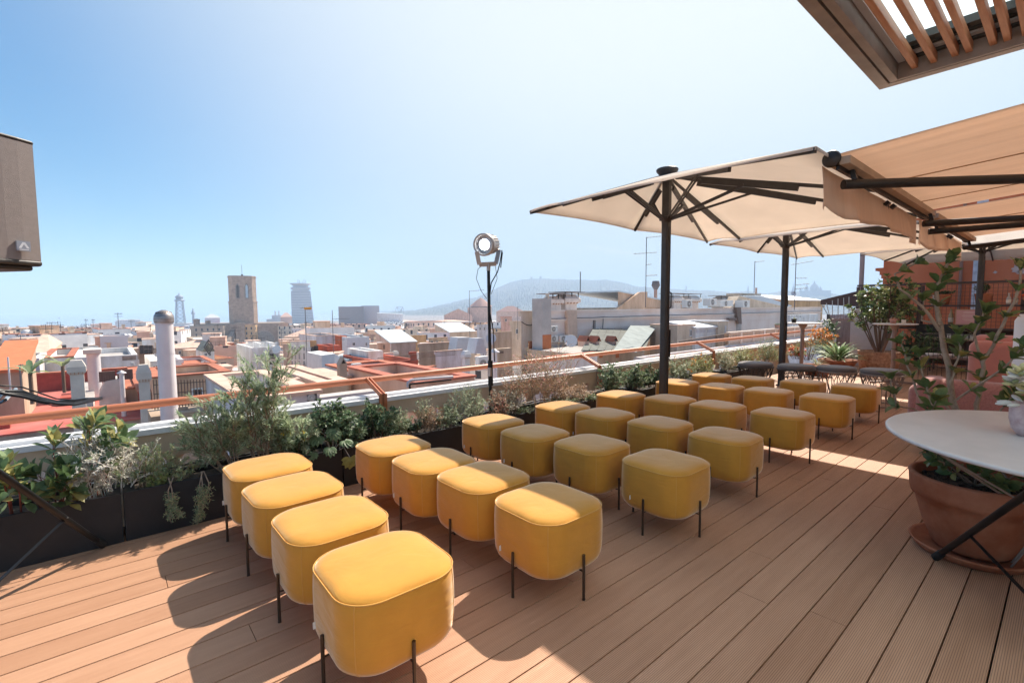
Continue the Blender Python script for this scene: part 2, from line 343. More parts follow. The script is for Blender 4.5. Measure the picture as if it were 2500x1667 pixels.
# ------------------------------------------------------------------ parapet with balusters and pipe rail
PLAS = mat('parapet_plaster', (.55, .40, .27), .85, c2=(.66, .50, .36), vscale=2.5, bump=.15, bscale=40)
CAPM = mat('white_cap', (.72, .72, .73), .45, var=.06, vscale=3)
par = empty('balustrade', (0, 4.42, 0), 0, 'plastered roof parapet with turned balusters and a white metal cap behind the planters', 'balustrade')
m = MB(); m.box((-7, -.06, .385), (15.8, .14, .535)); m.build('beam', PLAS, par)
m = MB()
m.box((-7.01, -.085, .535), (15.8, .19, .550)); m.box((-7.01, -.085, .550), (15.8, -.07, .575)); m.box((-7.01, .10, .550), (15.8, .19, .575)); m.build('cap', CAPM, par)
m = MB(); m.box((-7, -.05, -.55), (15.8, .13, -.12)); m.build('plinth', PLAS, par)
bprof = [(.075, -.12), (.075, -.08), (.055, -.07), (.06, -.05), (.085, .02), (.088, .06), (.07, .13), (.045, .2), (.04, .235), (.062, .245), (.062, .26), (.04, .27), (.05, .3), (.075, .33), (.085, .345), (.088, .385)]
b0 = None; x = -3.0; k_ = 0
while x < 12.5:
    if k_ % 7 == 6:
        m = MB(); m.box((x-.16, -.055, -.12), (x+.16, .135, .385)); m.build('pier', PLAS, par)
        x += .36; k_ += 1; continue
    if b0 is None:
        m = MB(); m.lathe(bprof, 14, (0, .04, 0)); m.box((-.09, -.05, .345), (.09, .13, .385)); b0 = m.build('baluster', PLAS, par); b0.location = (x, 0, 0)
    else:
        c = b0.copy(); COL.objects.link(c); c.location = (x, 0, 0)
    x += .30; k_ += 1
TERRA = mat('rail_paint', (.42, .125, .05), .42, spec=.5, c2=(.50, .19, .10), vscale=5, stretch=(.6, 3, 3))
rl = empty('pipe_rail', (0, 4.68, 0), 0, 'terracotta painted pipe rail running outside the parapet on bent brackets', 'railing')
m = MB(); m.tube([(-7, 0, .675), (2, 0, .712), (9, 0, .748), (15.8, 0, .768)], .031, 14); m.build('pipe', TERRA, rl)
for bx in (-1.55, 2.03, 5.3, 8.6, 12.0, 15.2):
    m = MB(); zr = .71+.006*bx
    for dx in (-.018, .018):
        m.beam((bx+dx, -.36, .36), (bx+dx, -.36, .615), .012, .045); m.beam((bx+dx, -.36, .60), (bx+dx, -.02, zr), .012, .045)
    m.build('bracket', TERRA, rl)
# ------------------------------------------------------------------ parasols
CLOTH = mat('parasol_cloth', (.84, .76, .68), .85, trans=.56, var=.04, vscale=2, bump=.25, bscale=2.2)
CLOTHW = mat('awning_cloth', (.82, .66, .54), .85, trans=.5, var=.05, vscale=1.2, stretch=(9, .5, 1), bump=.3, bscale=2)
def make_parasol(z0=2.45, x0=-1.80, x1=1.92, y0=-2.15, y1=.48, pz=3.03):
    r = empty('parasol')
    cor = [V((x0, y1, z0)), V((x0+.04, y0, z0)), V((x1, y0, z0)), V((x1, y1, z0))]; mid = [(cor[i]+cor[(i+1) % 4])/2 for i in range(4)]
    mid[0].y = 0.0; mid[2].y = 0.0; mid[1].x = 0.03; mid[3].x = .1
    for q in mid: q.z += .004
    mid[3].y += .05; mid[1].y -= .03; mid[0].x -= .03; mid[2].x += .03
    rim = []
    for i in range(4): rim += [cor[i], mid[i]]
    pk = V((0, 0, pz)); m = MB(); NR = 8; NS = 8
    for i in range(8):
        a, b = rim[i], rim[(i+1) % 8]; vs = []
        for r_ in range(NR+1):
            t = r_/NR
            for s_ in range(NS+1):
                u = s_/NS; e = a.lerp(b, u); sag = 4*u*(1-u)
                inw = pk.lerp(e, 1-.018*sag); p = pk.lerp(inw, t); p.z += (.006*sin(t*23+u*9+i)+.005*sin(u*31+i*2))*sag*t; p.z -= .035*sag*t*(1-.55*t)*1.4-0.02*sag*t*t; vs.append(p)
        fs = [(r_*(NS+1)+s_, r_*(NS+1)+s_+1, (r_+1)*(NS+1)+s_+1, (r_+1)*(NS+1)+s_) for r_ in range(NR) for s_ in range(NS)]
        m.add(vs, fs, 0, True)
    cn = m.build('canopy', CLOTH, r, solid=.002)
    m = MB()
    for i in range(8):
        a, b = rim[i], rim[(i+1) % 8]; pts = []
        for s_ in range(9):
            u = s_/8; sag = 4*u*(1-u); e = pk.lerp(a.lerp(b, u), 1-.018*sag); e.z += .012*sag-.035*sag*.45*1.4*.0; pts.append(e+V((0, 0, -.008-.022*sag*0)))
        for p, q in zip(pts, pts[1:]): m.beam(p-V((0, 0, 0)), q, .004, .022)
    m.build('hem', CLOTH, cn)
    m = MB(); m.lathe([(.06, pz-.05), (.125, pz+.03), (.13, pz+.05), (.12, pz+.062), (.0, pz+.068)], 24); m.build('cap', DARK, r)
    m = MB(); h = .047; m.prism([(-h, -h*.6), (-h*.6, -h), (h*.6, -h), (h, -h*.6), (h, h*.6), (h*.6, h), (-h*.6, h), (-h, h*.6)], 0, pz-.02)
    for g in (-.016, .016): m.box((g-.004, -h-.004, .1), (g+.004, -h-.0005, 2.4))
    m.build('mast', DARK, r)
    hz = 2.50
    m = MB(); m.lathe([(.052, hz-.05), (.058, hz-.045), (.058, hz-.02), (.085, hz-.015), (.085, hz+.02), (.055, hz+.03)], 16)
    m.build('hub', DARK, r)
    m = MB(); m.lathe([(.055, .0), (.09, .0), (.09, .012), (.06, .02), (.055, .25)], 16); m.build('base_socket', DARK, r)
    for i in range(8):
        e = rim[i]; d = e-V((0, 0, pz)); low = V((0, 0, -.03))
        m = MB(); m.beam(V((0, 0, pz-.03))+V((d.x, d.y, 0)).normalized()*.06, V((0, 0, pz))+d*.998+V((0, 0, -.022)), .022, .034)
        wide = .42 if i % 2 else .34
        m.beam(V((0, 0, pz))+d*(wide-.22)+V((0, 0, -.05)), V((0, 0, pz))+d*(wide+.24)+V((0, 0, -.05)), .03, .06)
        rb = m.build('rib', DARK, r)
        m = MB(); q = V((0, 0, pz))+d*wide+V((0, 0, -.06)); hd = V((d.x, d.y, 0)).normalized()*.075+V((0, 0, hz))
        sd = V((-d.y, d.x, 0)).normalized()*.016
        m.beam(hd+sd, q+sd, .01, .024); m.beam(hd-sd, q-sd, .01, .024); m.build('strut', DARK, rb)
    m = MB(); m.tube([(.05, -.03, 1.62), (.085, -.03, 1.61), (.085, -.03, 1.44), (.05, -.03, 1.42)], .008, 8); m.build('handle', BLACK, r)
    m = MB(); m.box((.048, -.045, .82), (.066, -.01, 1.16)); m.tube([(.06, -.03, .8), (.085, -.03, .78)], .006, 6); m.build('latch_plate', BLACK, r)
    return r
U0 = make_parasol(); U0.location = (5.25, 3.27, 0)
tag(U0, 'nearest beige parasol whose mast stands among the back poufs', 'parasol', 'beige parasols over the terrace')
U1 = copy_tree(U0); U1.location = (9.3, 3.40, 0); tag(U1, 'second beige parasol whose mast stands beside the wire stools', 'parasol', 'beige parasols over the terrace')
U2 = make_parasol(2.45, -1.95, 1.9, -1.9, 1.55, 3.05); U2.location = (13.4, 1.27, 0); tag(U2, 'farthest beige parasol standing by the plant rack, seen under the awning', 'parasol', 'beige parasols over the terrace')
# ------------------------------------------------------------------ awnings
BLKARM = mat('awning_arm', (.014, .012, .011), .4)
LEDGE = MB(); LEDGE.box((-8, 4.66, -3), (14, 7.4, -1.0)); tag(LEDGE.build('lower_ledge', mat('ledge_tile', (.36, .17, .13), .85, c2=(.50, .34, .29), vscale=1.5)), kind='structure')
BARM = mat('awning_bar', (.42, .31, .22), .6, var=.1, vscale=5)
def make_awning(x0, x1, arms, lab, yb=1.12, zb=2.41, yw=-3.0, slope=.085):
    r = empty('awning', (x0, yb, zb), 0, lab, 'awning', 'beige folding arm awnings over the right side')
    W = x1-x0; m = MB(); n = 40; ny = 14; vs = []
    for j in range(ny+1):
        for i in range(n+1):
            u = i/n; t = j/ny; vs.append((W*u, -.01+(yw-yb)*t, .045+(yb-yw)*slope*t-.02*sin(pi*t)+.003*sin(u*W*26)*sin(pi*min(1, t*3))))
    m.add(vs, [(j*(n+1)+i, j*(n+1)+i+1, (j+1)*(n+1)+i+1, (j+1)*(n+1)+i) for j in range(ny) for i in range(n)], 0, True)
    cl = m.build('fabric', CLOTHW, r, solid=.002)
    sm_ = mat('seam_thread', (.42, .26, .14), .9)
    for sxp in (1.18, 2.36, 3.5):
        if sxp < W-.2:
            m = MB(); m.tube([(sxp, -.02+(yw-yb)*t/8, .040+(yb-yw)*slope*t/8-.022*sin(pi*t/8)) for t in range(9)], .005, 5); m.build('seam', sm_, cl)
    m = MB(); m.tube([(0, 0, .02), (W, 0, .02)], .045, 12); m.beam((0, -.075, .0), (W, -.075, .0), .06, .05); m.build('front_bar', BARM, r)
    m = MB(); m.beam((.02, -.03, -.035), (W-.02, -.03, -.035), .02, .03); m.build('track', BLKARM, r)
    for ex in (0, W):
        m = MB(); m.lathe([(.0, -.03), (.03, -.028), (.05, -.015), (.058, 0), (.05, .015), (.0, .02)], 16)
        o = m.build('end_cap', DARK, r); o.rotation_euler = (0, pi/2, 0); o.location = (ex+(-.01 if ex == 0 else .01), 0, .02); o.rotation_euler = (0, pi/2 if ex else -pi/2, 0)
    m = MB(); nx = 46; nz = 7; vs = []
    for j in range(nz+1):
        t = j/nz
        for i in range(nx+1):
            u = i/nx; ed = min(u, 1-u); hgt = .285+.03*sin(u*W*2.1+1)-.06*math.exp(-((u-.04)/.03)**2)
            vs.append((W*u+.012*sin(t*3+u*20), .055+.02*sin(u*W*7+.5)*(.3+t)+.018*sin(u*W*17)*t*(1 if ed < .2 else .4)-.03*t, -.01-hgt*t-.012*abs(sin(u*W*3.1))*(1-t)))
    m.add(vs, [(j*(nx+1)+i, j*(nx+1)+i+1, (j+1)*(nx+1)+i+1, (j+1)*(nx+1)+i) for j in range(nz) for i in range(nx)], 0, True)
    m.build('valance', CLOTHW, r, solid=.002)
    for (ax, ay, bx, by, cx_, cy_) in arms:
        m = MB(); z = -.125
        a = V((ax-x0, ay-yb, z)); b = V((bx-x0, by-yb, z+.04)); c = V((cx_-x0, cy_-yb, z+.10))
        m.tube([a-(b-a).normalized()*.05, a, b], .033, 12); m.tube([b, c], .036, 12); m.lathe([(.05, -.05), (.05, .05)], 12, b, capb=True, capt=True)
        m.beam(a+V((.02, -.02, .03)), a+V((.02, 0, .1)), .03, .03)
        m.build('arm', BLKARM, r)
    for hx in (W*.52, W*.59):
        m = MB(); m.beam((hx, .0, -.05), (hx, .03, -.08), .05, .03); m.tube([(hx, .05, -.05), (hx+.005, .06, -.20)], .006, 6); m.build('hook', BLKARM, r)
    return r
make_awning(3.80, 6.78, [(4.0, 1.06, 5.75, -.55, 4.6, -2.9), (6.55, 1.03, 7.7, -.55, 6.5, -2.9)], 'nearer beige folding awning with hanging valance and round end cap')
make_awning(6.92, 9.95, [(7.30, 1.10, 7.95, -.5, 7.2, -2.9), (9.75, 1.08, 8.9, -.6, 9.7, -2.9)], 'farther beige folding awning with hanging valance, beyond the gap')
m = MB(); m.box((.5, -3.3, -.05), (15, -3.02, 2.1)); m.box((.5, -3.3, 2.1), (15, -3.02, 3.6))
tag(m.build('house_wall', mat('house_plaster', (.62, .55, .48), .9, var=.06)), 'plain plastered house wall that the awnings are fixed to, right of the terrace', 'wall')
# ------------------------------------------------------------------ glazed pergola, upper right
PZ = 2.75; pc = onz(2020, 207, PZ)
PG = mat('pergola_steel', (.30, .255, .23), .55, .2, var=.2, vscale=4, c2=None)
PGD = mat('pergola_dark', (.045, .047, .045), .5)
PGL = mat('pergola_light', (.50, .49, .49), .5, var=.1)
WOOD = mat('slat_wood', (.42, .17, .08), .5, c2=(.56, .29, .16), vscale=4, stretch=(1.2, 14, 14))
def glass_mat():
    m = mat('textured_glass', (.85, .93, .95), .35, spec=.6); t = m.node_tree; L = t.links.new; b = t.nodes['Principled BSDF']; out = t.nodes['Material Output']
    tr = t.nodes.new('ShaderNodeBsdfTransparent'); tr.inputs[0].default_value = (.86, .93, .94, 1); tl = t.nodes.new('ShaderNodeBsdfTranslucent'); tl.inputs[0].default_value = (.8, .88, .9, 1)
    n = t.nodes.new('ShaderNodeTexNoise'); n.inputs['Scale'].default_value = 55; tc = t.nodes.new('ShaderNodeTexCoord'); mp = t.nodes.new('ShaderNodeMapping'); mp.inputs['Scale'].default_value = (.35, 1, 1); L(tc.outputs['Object'], mp.inputs[0]); L(mp.outputs[0], n.inputs['Vector'])
    mr_ = t.nodes.new('ShaderNodeMapRange'); mr_.inputs[1].default_value = .35; mr_.inputs[2].default_value = .7; mr_.inputs[3].default_value = .65; mr_.inputs[4].default_value = .95; L(n.outputs[0], mr_.inputs[0])
    mx = t.nodes.new('ShaderNodeMixShader'); L(mr_.outputs[0], mx.inputs[0]); L(tr.outputs[0], mx.inputs[1]); L(tl.outputs[0], mx.inputs[2])
    m2 = t.nodes.new('ShaderNodeMixShader'); m2.inputs[0].default_value = .06; L(mx.outputs[0], m2.inputs[1]); L(b.outputs[0], m2.inputs[2]); L(m2.outputs[0], out.inputs[0])
    return m
GL = glass_mat()
pg = empty('pergola', (pc.x, pc.y, PZ), 0, 'grey steel pergola roof with textured glass and wooden slats overhead', 'pergola')
LX, LY = -7.2, -4.0
def frm(o0, w_, z0, z1, name, mt):
    m = MB(); zc_, hh = (z0+z1)/2, z1-z0; m.beam((LX, -o0-w_/2, zc_), (-o0, -o0-w_/2, zc_), w_, hh); m.beam((-o0-w_/2, -o0-w_, zc_), (-o0-w_/2, LY, zc_), w_, hh); return m.build(name, mt, pg)
frm(0, .055, 0, .16, 'outer_frame', PG); frm(.056, .010, .03, .15, 'groove', PGD)
m = MB(); m.beam((LX, -.085, .075), (-.067, -.085, .075), .036, .15); m.beam((-.075, -.104, .075), (-.075, LY, .075), .016, .15); m.build('inner_frame', PG, pg)
m = MB(); m.beam((LX, -.122, .10), (-.10, -.122, .10), .032, .03); m.beam((LX, -.156, .12), (-.12, -.156, .12), .028, .03); m.build('gutter', PGL, pg)
m = MB(); m.beam((-.102, -.11, .10), (-.102, LY, .10), .036, .02); m.beam((-.178, -.14, .12), (-.178, LY, .12), .03, .02); m.build('cross_rail', PGD, pg)
m = MB(); m.beam((-.142, -.13, .11), (-.142, LY, .11), .040, .02); m.build('pale_strip', PGL, pg)
m = MB(); m.tube([(-.205, -.15, .125), (-.205, LY, .125)], .009, 8); m.build('cable_rod', PG, pg)
m = MB(); m.beam((-.245, -.17, .13), (-.245, LY, .13), .055, .04); m.build('cross_bar', PGD, pg)
m = MB(); m.box((LX, LY, .165), (-.14, -.15, .171)); m.build('glass', GL, pg)
for (sx_, sy_) in ((2107, 168), (2150, 155), (2199, 142), (2229, 129), (2284, 115), (2316, 103), (2358, 90), (2390, 80), (2440, 62)):
    q = onz(sx_, sy_, PZ+.03); m = MB(); xx = q.x-pc.x
    yy = q.y-pc.y; m.box((LX, yy-.014, .035), (xx, yy+.014, .085)); m.build('slat', WOOD, pg, bevel=.003)
m = MB(); m.tube([(LX, -.60, .14), (-.2, -.60, .14)], .018, 10); m.build('pipe', PGL, pg)
# ================================================================== PLANTS
def leafmat(n, c, tr=.35, rough=.5, var=.25):
    return mat('leaf_'+n, c, rough, var=var, vscale=25, trans=tr, spec=.45)
LM = dict(
 big=[leafmat('big', (.13, .21, .10)), leafmat('big2', (.22, .30, .15)), leafmat('bigy', (.42, .38, .14))],
 mag=[leafmat('mag', (.085, .145, .055), .35, .4), leafmat('mag2', (.14, .20, .07), .4, .4), leafmat('magy', (.33, .30, .10), .4, .45)],
 will=[leafmat('will', (.40, .48, .30), .45), leafmat('will2', (.54, .60, .43), .45), leafmat('willd', (.20, .29, .16), .35)],
 rose=[leafmat('rose', (.24, .33, .20)), leafmat('rose2', (.42, .43, .22)), leafmat('rose3', (.14, .21, .11))],
 dark=[leafmat('dark', (.06, .115, .05)), leafmat('dark2', (.12, .19, .09)), leafmat('dark3', (.24, .31, .18))],
 pale=[leafmat('pale', (.29, .36, .21)), leafmat('pale2', (.42, .46, .31)), leafmat('pale3', (.16, .24, .12))],
 silver=[leafmat('silver', (.62, .61, .53), .35), leafmat('silver2', (.46, .46, .36), .35), leafmat('silver3', (.74, .72, .65), .35)],
 dry=[leafmat('dry', (.42, .27, .16), .3), leafmat('dry2', (.55, .42, .28), .3), leafmat('dry3', (.30, .16, .10), .3)],
 red=[leafmat('redtw', (.45, .27, .16), .3), leafmat('redtw2', (.36, .36, .18), .3), leafmat('redtw3', (.60, .25, .18), .3)],
 yel=[leafmat('yel', (.33, .38, .14)), leafmat('yel2', (.50, .47, .22)), leafmat('yel3', (.18, .25, .09))],
 agave=[leafmat('agave', (.24, .36, .17), .25), leafmat('agave2', (.42, .50, .28), .25), leafmat('agave3', (.14, .24, .10), .2)])
STEM = mat('stem_brown', (.16, .10, .07), .8); STEMG = mat('stem_grey', (.42, .38, .33), .8, var=.2, vscale=20); STEMR = mat('stem_red', (.22, .05, .03), .7); STEMW = mat('stem_white', (.68, .64, .60), .8)
STEMP = mat('stem_pale', (.30, .22, .16), .75, var=.2, vscale=30)
def rv(r, s=1.0): return V((r.gauss(0, s), r.gauss(0, s), r.gauss(0, s)))
def plant(name, label, cat, base, h, spread, kind, seed=1, n=8, sub=7, leafn=14, ll=.05, lw=.012, lean=(0, 0), droop=0, stem=STEM, rs=.004, depth=None, mats=None, whorl=0, start=.15, group=None, ang=.9, big=False, flow=None, jit=.06, baser=None, parent=None, curl=.15):
    """branching plant: stems from the base, side twigs, leaves set singly along the twigs"""
    r = random.Random(seed); root = empty(name, base, 0, label, cat, group) if not parent else parent
    depth = depth or spread; baser = baser if baser is not None else spread*.25
    st = MB(); lf = MB(); fl = MB()
    mats = mats or LM[kind]
    def twig(p0, d0, L, rad, lev):
        k = 6; pts = [p0]; d = d0.normalized()
        for i in range(k):
            d = (d+rv(r, jit)+V((0, 0, -droop*(i/k)*.35 if lev else -droop*.08))).normalized(); pts.append(pts[-1]+d*(L/k))
        st.tube(pts, [rad*(1-.7*i/k) for i in range(k+1)], 4 if rad < .006 else 7, cap=False)
        return pts, d
    def leaves(pts, cnt, t0):
        for i in range(cnt):
            t = t0+(1-t0)*(i+r.random())/cnt; t = min(t, .999); s = t*(len(pts)-1); a = int(s); p = pts[a].lerp(pts[a+1], s-a); ax = (pts[a+1]-pts[a]).normalized()
            q = rv(r); q = (q-ax*q.dot(ax)).normalized(); d = (q*sin(ang)+ax*cos(ang)).normalized(); d = (d+rv(r, .15)).normalized()
            s_ = r.uniform(.7, 1.15); (lf.bigleaf if big else lf.leaf)(p, d, ax*.6+V((0, 0, .8)), ll*s_, lw*s_, curl, r.choices((0, 1, 2), (5, 3, 2))[0])
        if whorl:
            p = pts[-1]; ax = (pts[-1]-pts[-2]).normalized(); o = r.random()*6
            for i in range(whorl):
                q = V((cos(o+i*2*pi/whorl), sin(o+i*2*pi/whorl), 0)); q = (q-ax*q.dot(ax)).normalized(); e_ = r.uniform(.3, .95) if big else r.uniform(.55, 1.15)
                d = (q*sin(e_)+ax*cos(e_)).normalized(); s_ = r.uniform(.75, 1.15); (lf.bigleaf if big else lf.leaf)(p, d, ax, ll*s_, lw*s_, curl, r.choices((0, 1, 2), (5, 3, 2))[0])
    for i in range(n):
        a = r.random()*2*pi; q = sqrt(r.random()); tgt = V((cos(a)*q*spread+lean[0], sin(a)*q*depth+lean[1], h*(1-.38*q*q)*r.uniform(.72, 1)))
        p0 = V((cos(a)*q*baser*1.6, sin(a)*q*min(baser, .07), 0)); d0 = (tgt-p0); L = d0.length
        pts, d = twig(p0, d0+V((0, 0, L*.25*(1-droop))), L, rs, 0)
        leaves(pts, leafn//2, start+.2)
        for j in range(sub):
            t = start+(1-start)*(j+r.random())/sub; s = min(t, .99)*(len(pts)-1); a_ = int(s); p = pts[a_].lerp(pts[a_+1], s-a_); ax = (pts[a_+1]-pts[a_]).normalized()
            q_ = rv(r); q_ = (q_-ax*q_.dot(ax)).normalized(); d = (q_*.75+ax*.7+V((0, 0, .15-droop*.3))).normalized()
            tp, _ = twig(p, d, L*(.38-.2*t)*r.uniform(.7, 1.2), rs*.5, 1); leaves(tp, leafn, .15)
            if flow and r.random() < flow[1]:
                for _k in range(flow[2]): fl.leaf(tp[-1]+rv(r, .006), rv(r).normalized(), V((0, 0, 1)), flow[3], flow[3]*.8, .1, 0)
    st.build('stem', stem, root); lf.build('foliage', mats, root)
    if flow and fl.v: fl.build('flower', flow[0], root)
    return root
PX = lambda xd, yd, Y=3.95: onY(xd, yd, Y)
def pl(label, xd, ytop, wd, kind, cat='shrub', name='shrub', Y=3.95, zb=SOILZ, **k):
    q = PX(xd, ytop, Y); dep = q.dot(CF); wm = wd/1101*dep
    return plant(name, label, cat, (q.x, Y, zb), q.z-zb, wm/2, kind, depth=min(.2, wm/2), **k)
FLR = mat('petal_red', (.75, .08, .03), .5, trans=.3); FLO = mat('petal_orange', (.85, .30, .02), .5, trans=.3); FLP = mat('petal_pink', (.78, .38, .38), .5, trans=.3); FLY = mat('petal_yellow', (.8, .6, .08), .5, trans=.3)
# left planter, big-leaved laurels
pl('big-leaved laurel, tallest stem, leaves over the pipe rail', 205, 905, 110, 'big', cat='laurel', seed=3, n=3, sub=2, leafn=8, ll=.12, lw=.05, big=True, whorl=5, stem=STEMR, curl=.07, rs=.006, Y=3.97, name='laurel', start=.3, droop=.1)
pl('big-leaved laurel left of the tallest laurel', 140, 925, 90, 'big', cat='laurel', seed=9, n=2, sub=2, leafn=6, ll=.115, lw=.048, big=True, whorl=5, stem=STEMR, curl=.07, rs=.006, Y=3.95, name='laurel', start=.25)
pl('red-stemmed laurel at the left edge of the picture', 28, 1010, 90, 'big', cat='laurel', seed=5, n=3, sub=2, leafn=5, ll=.11, lw=.045, big=True, whorl=5, stem=STEMR, curl=.07, rs=.006, Y=3.88, name='laurel', mats=[LM['big'][0], LM['big'][2], LM['big'][1]])
pl('low broad laurel behind the tripod leg', 120, 1060, 170, 'dark', cat='laurel', seed=8, n=6, sub=2, leafn=6, ll=.10, lw=.042, big=True, whorl=4, stem=STEMR, curl=.07, rs=.005, Y=3.9, name='laurel', mats=LM['mag'])
pl('wispy silver bush with pale twigs', 255, 955, 150, 'silver', seed=12, n=14, sub=12, leafn=9, ll=.022, lw=.009, stem=STEMW, rs=.004, Y=3.92, jit=.2, name='silver_bush', cat='bush')
pl('wispy silver bush with pale twigs, left one among the laurels', 185, 985, 120, 'silver', seed=13, n=13, sub=12, leafn=8, ll=.022, lw=.009, stem=STEMW, rs=.0035, Y=3.9, jit=.2, name='silver_bush', cat='bush')
# trailing rosemary
rr_ = pl('grey green rosemary, upright, beside the planter joint', 330, 1000, 130, 'rose', cat='rosemary', name='rosemary', seed=21, n=14, sub=6, leafn=34, ll=.022, lw=.005, stem=STEMP, rs=.004, Y=3.95, jit=.12)
q = PX(415, 1140, 3.8)
def trailing(label, xd, yend, seed, n=3, wd=.12):
    r = random.Random(seed); q = PX(xd, 1120, 3.85); root = empty('rosemary', (q.x, 3.85, .30), 0, label, 'rosemary'); st = MB(); lf = MB()
    zl = PX(xd, yend, 3.74).z
    for i in range(n):
        pts = [V((r.uniform(-.03, .03), .06, -.02)), V((r.uniform(-wd, wd)*.5, -.06, .05)), V((r.uniform(-wd, wd)*.8, -.10, -.02))]; k = 5; e = r.uniform(-wd, wd)
        for j in range(k): pts.append(V((pts[2].x*(1-j/k)+e*(j/k), -.115+.02*r.random(), -.03-(j+1)/k*(.30-zl)*r.uniform(.8, 1))))
        st.tube(pts, .0035, 5, cap=False)
        for j in range(70 if i < 2 else 35):
            t = .35+.65*r.random(); s = t*(len(pts)-1.001); a = int(s); p = pts[a].lerp(pts[a+1], s-a); ax = (pts[a+1]-pts[a]).normalized()
            tw = p+rv(r, .5).normalized()*.035; lf_n = 5; st.tube([p, tw], .0015, 3, cap=False)
            for _ in range(lf_n): lf.leaf(p.lerp(tw, r.random()), rv(r).normalized(), V((0, -1, .4)), .022, .0045, .1, r.choice((0, 1, 2)))
    st.build('stem', STEMP, root); lf.build('foliage', LM['rose'], root)
trailing('rosemary shoot trailing down over the planter front, left one', 395, 1195, 4, 2, .05)
trailing('rosemary shoot trailing lowest over the planter front', 455, 1195, 6, 3, .07)
pl('yellow green rosemary spilling over the planter rim', 385, 1030, 110, 'rose', cat='rosemary', name='rosemary', seed=22, n=16, sub=6, leafn=30, ll=.022, lw=.005, stem=STEMP, rs=.004, Y=3.90, jit=.14, mats=[LM['rose'][1], LM['rose'][0], LM['yel'][0]])
pl('small upright box bush with oval leaves beside the rosemary', 360, 1085, 50, 'yel', name='box_bush', cat='bush', seed=23, n=8, sub=4, leafn=10, ll=.03, lw=.014, Y=3.87)
# willowy shrub
pl('tall willowy grey green shrub rising above the pipe rail', 590, 770, 120, 'will', seed=31, n=12, sub=13, leafn=34, ll=.052, lw=.0095, stem=STEMP, rs=.006, Y=3.98, jit=.06, ang=.6, start=.12, name='willowy_shrub')
pl('willowy shrub leaning left, low branches over the parapet', 530, 905, 130, 'will', seed=32, n=13, sub=11, leafn=30, ll=.052, lw=.0095, stem=STEMP, rs=.005, Y=3.95, lean=(-.12, 0), ang=.6, name='willowy_shrub')
pl('willowy shrub with yellow flowers right of the tallest one', 660, 935, 130, 'will', seed=33, n=14, sub=10, leafn=28, ll=.05, lw=.0095, stem=STEMP, rs=.004, Y=3.95, ang=.6, name='willowy_shrub', flow=(FLY, .15, 3, .02), lean=(.08, 0))
# dark bushes
pl('grey green pittosporum with rounded leaves before the parapet beam', 755, 915, 95, 'dark', seed=41, n=15, sub=9, leafn=15, ll=.038, lw=.018, Y=3.95, whorl=4, name='pittosporum', cat='bush')
pl('dark glossy bush below the rail bracket', 870, 920, 110, 'dark', seed=42, n=17, sub=9, leafn=16, ll=.034, lw=.016, Y=3.95, name='glossy_bush', cat='bush', whorl=3)
pl('small dark bush between the glossy bush and the pittosporum', 805, 950, 80, 'dark', seed=43, n=13, sub=8, leafn=12, ll=.04, lw=.012, Y=3.92, name='glossy_bush', cat='bush')
# fatsia
def fatsia():
    r = random.Random(7); q = PX(765, 1020, 3.84); root = empty('fatsia', (q.x, 3.84, .28), 0, 'glossy fatsia with lobed leaves and one yellow leaf hanging over the planter', 'fatsia'); st = MB(); g = MB(); yl = MB()
    def lobed(mb, p, d, nrm, s, mi=0):
        d = d.normalized(); sd = d.cross(nrm).normalized(); n = sd.cross(d)
        for k, a in enumerate((-1.5, -.95, -.45, 0, .45, .95, 1.5)):
            dd = d*cos(a)+sd*sin(a); mb.bigleaf(p-dd*.01, dd-n*.1, n, s*(1-.28*abs(a)/1.5), s*.42, .22, mi)
    for (dx, dy, dz, s) in ((-.12, .0, .15, .10), (.0, -.02, .19, .11), (.12, .03, .16, .10), (-.06, -.10, .07, .09), (.07, -.08, .10, .10), (.16, .0, .06, .09), (-.17, -.04, .04, .08), (.02, .06, .24, .09), (-.1, .08, .2, .09)):
        p = V((dx, dy, dz)); st.tube([V((0, .03, -.02)), V((dx*.4, dy*.4, dz*.7)), p], .003, 5, cap=False); lobed(g, p, V((dx, dy-.1, -.05+r.uniform(-.1, .1))), V((0, -.3, 1)), s)
    st.tube([V((0, .03, -.02)), V((.05, -.1, .06)), V((.075, -.16, -.02))], .003, 5, cap=False)
    lobed(yl, V((.075, -.16, -.02)), V((0.02, -.05, -1)), V((0, -1, 0)), .11)
    st.build('stem', STEMG, root); g.build('foliage', [LM['dark'][1]], root); yl.build('hanging_leaf', LM['yel'][0], root)
fatsia()
pl('narrow dark bush at the gap in the parapet', 945, 960, 42, 'dark', seed=44, n=9, sub=6, leafn=11, ll=.03, lw=.014, Y=3.93, name='glossy_bush', cat='bush')
pl('dry pinkish seed stalks left of the lamp pole', 985, 930, 75, 'dry', seed=45, n=28, sub=9, leafn=13, ll=.014, lw=.007, stem=STEMP, rs=.002, Y=3.93, name='dry_flower_bush', cat='bush')
pl('pale green spiky stalks behind the dry stalks', 965, 895, 60, 'pale', seed=46, n=10, sub=7, leafn=9, ll=.02, lw=.007, rs=.002, Y=3.99, name='herb_bush', cat='bush')
pl('feathery green herb bush just left of the lamp pole', 1070, 880, 115, 'pale', seed=47, n=34, sub=11, leafn=18, ll=.016, lw=.005, stem=STEMG, rs=.002, Y=3.95, name='herb_bush', cat='bush', jit=.12)
pl('white flowered heath bush just right of the lamp pole', 1165, 890, 100, 'silver', seed=48, n=32, sub=11, leafn=15, ll=.014, lw=.007, rs=.002, Y=3.93, name='heath_bush', cat='bush', jit=.12, mats=[LM['silver'][0], LM['dry'][1], LM['pale'][2]])
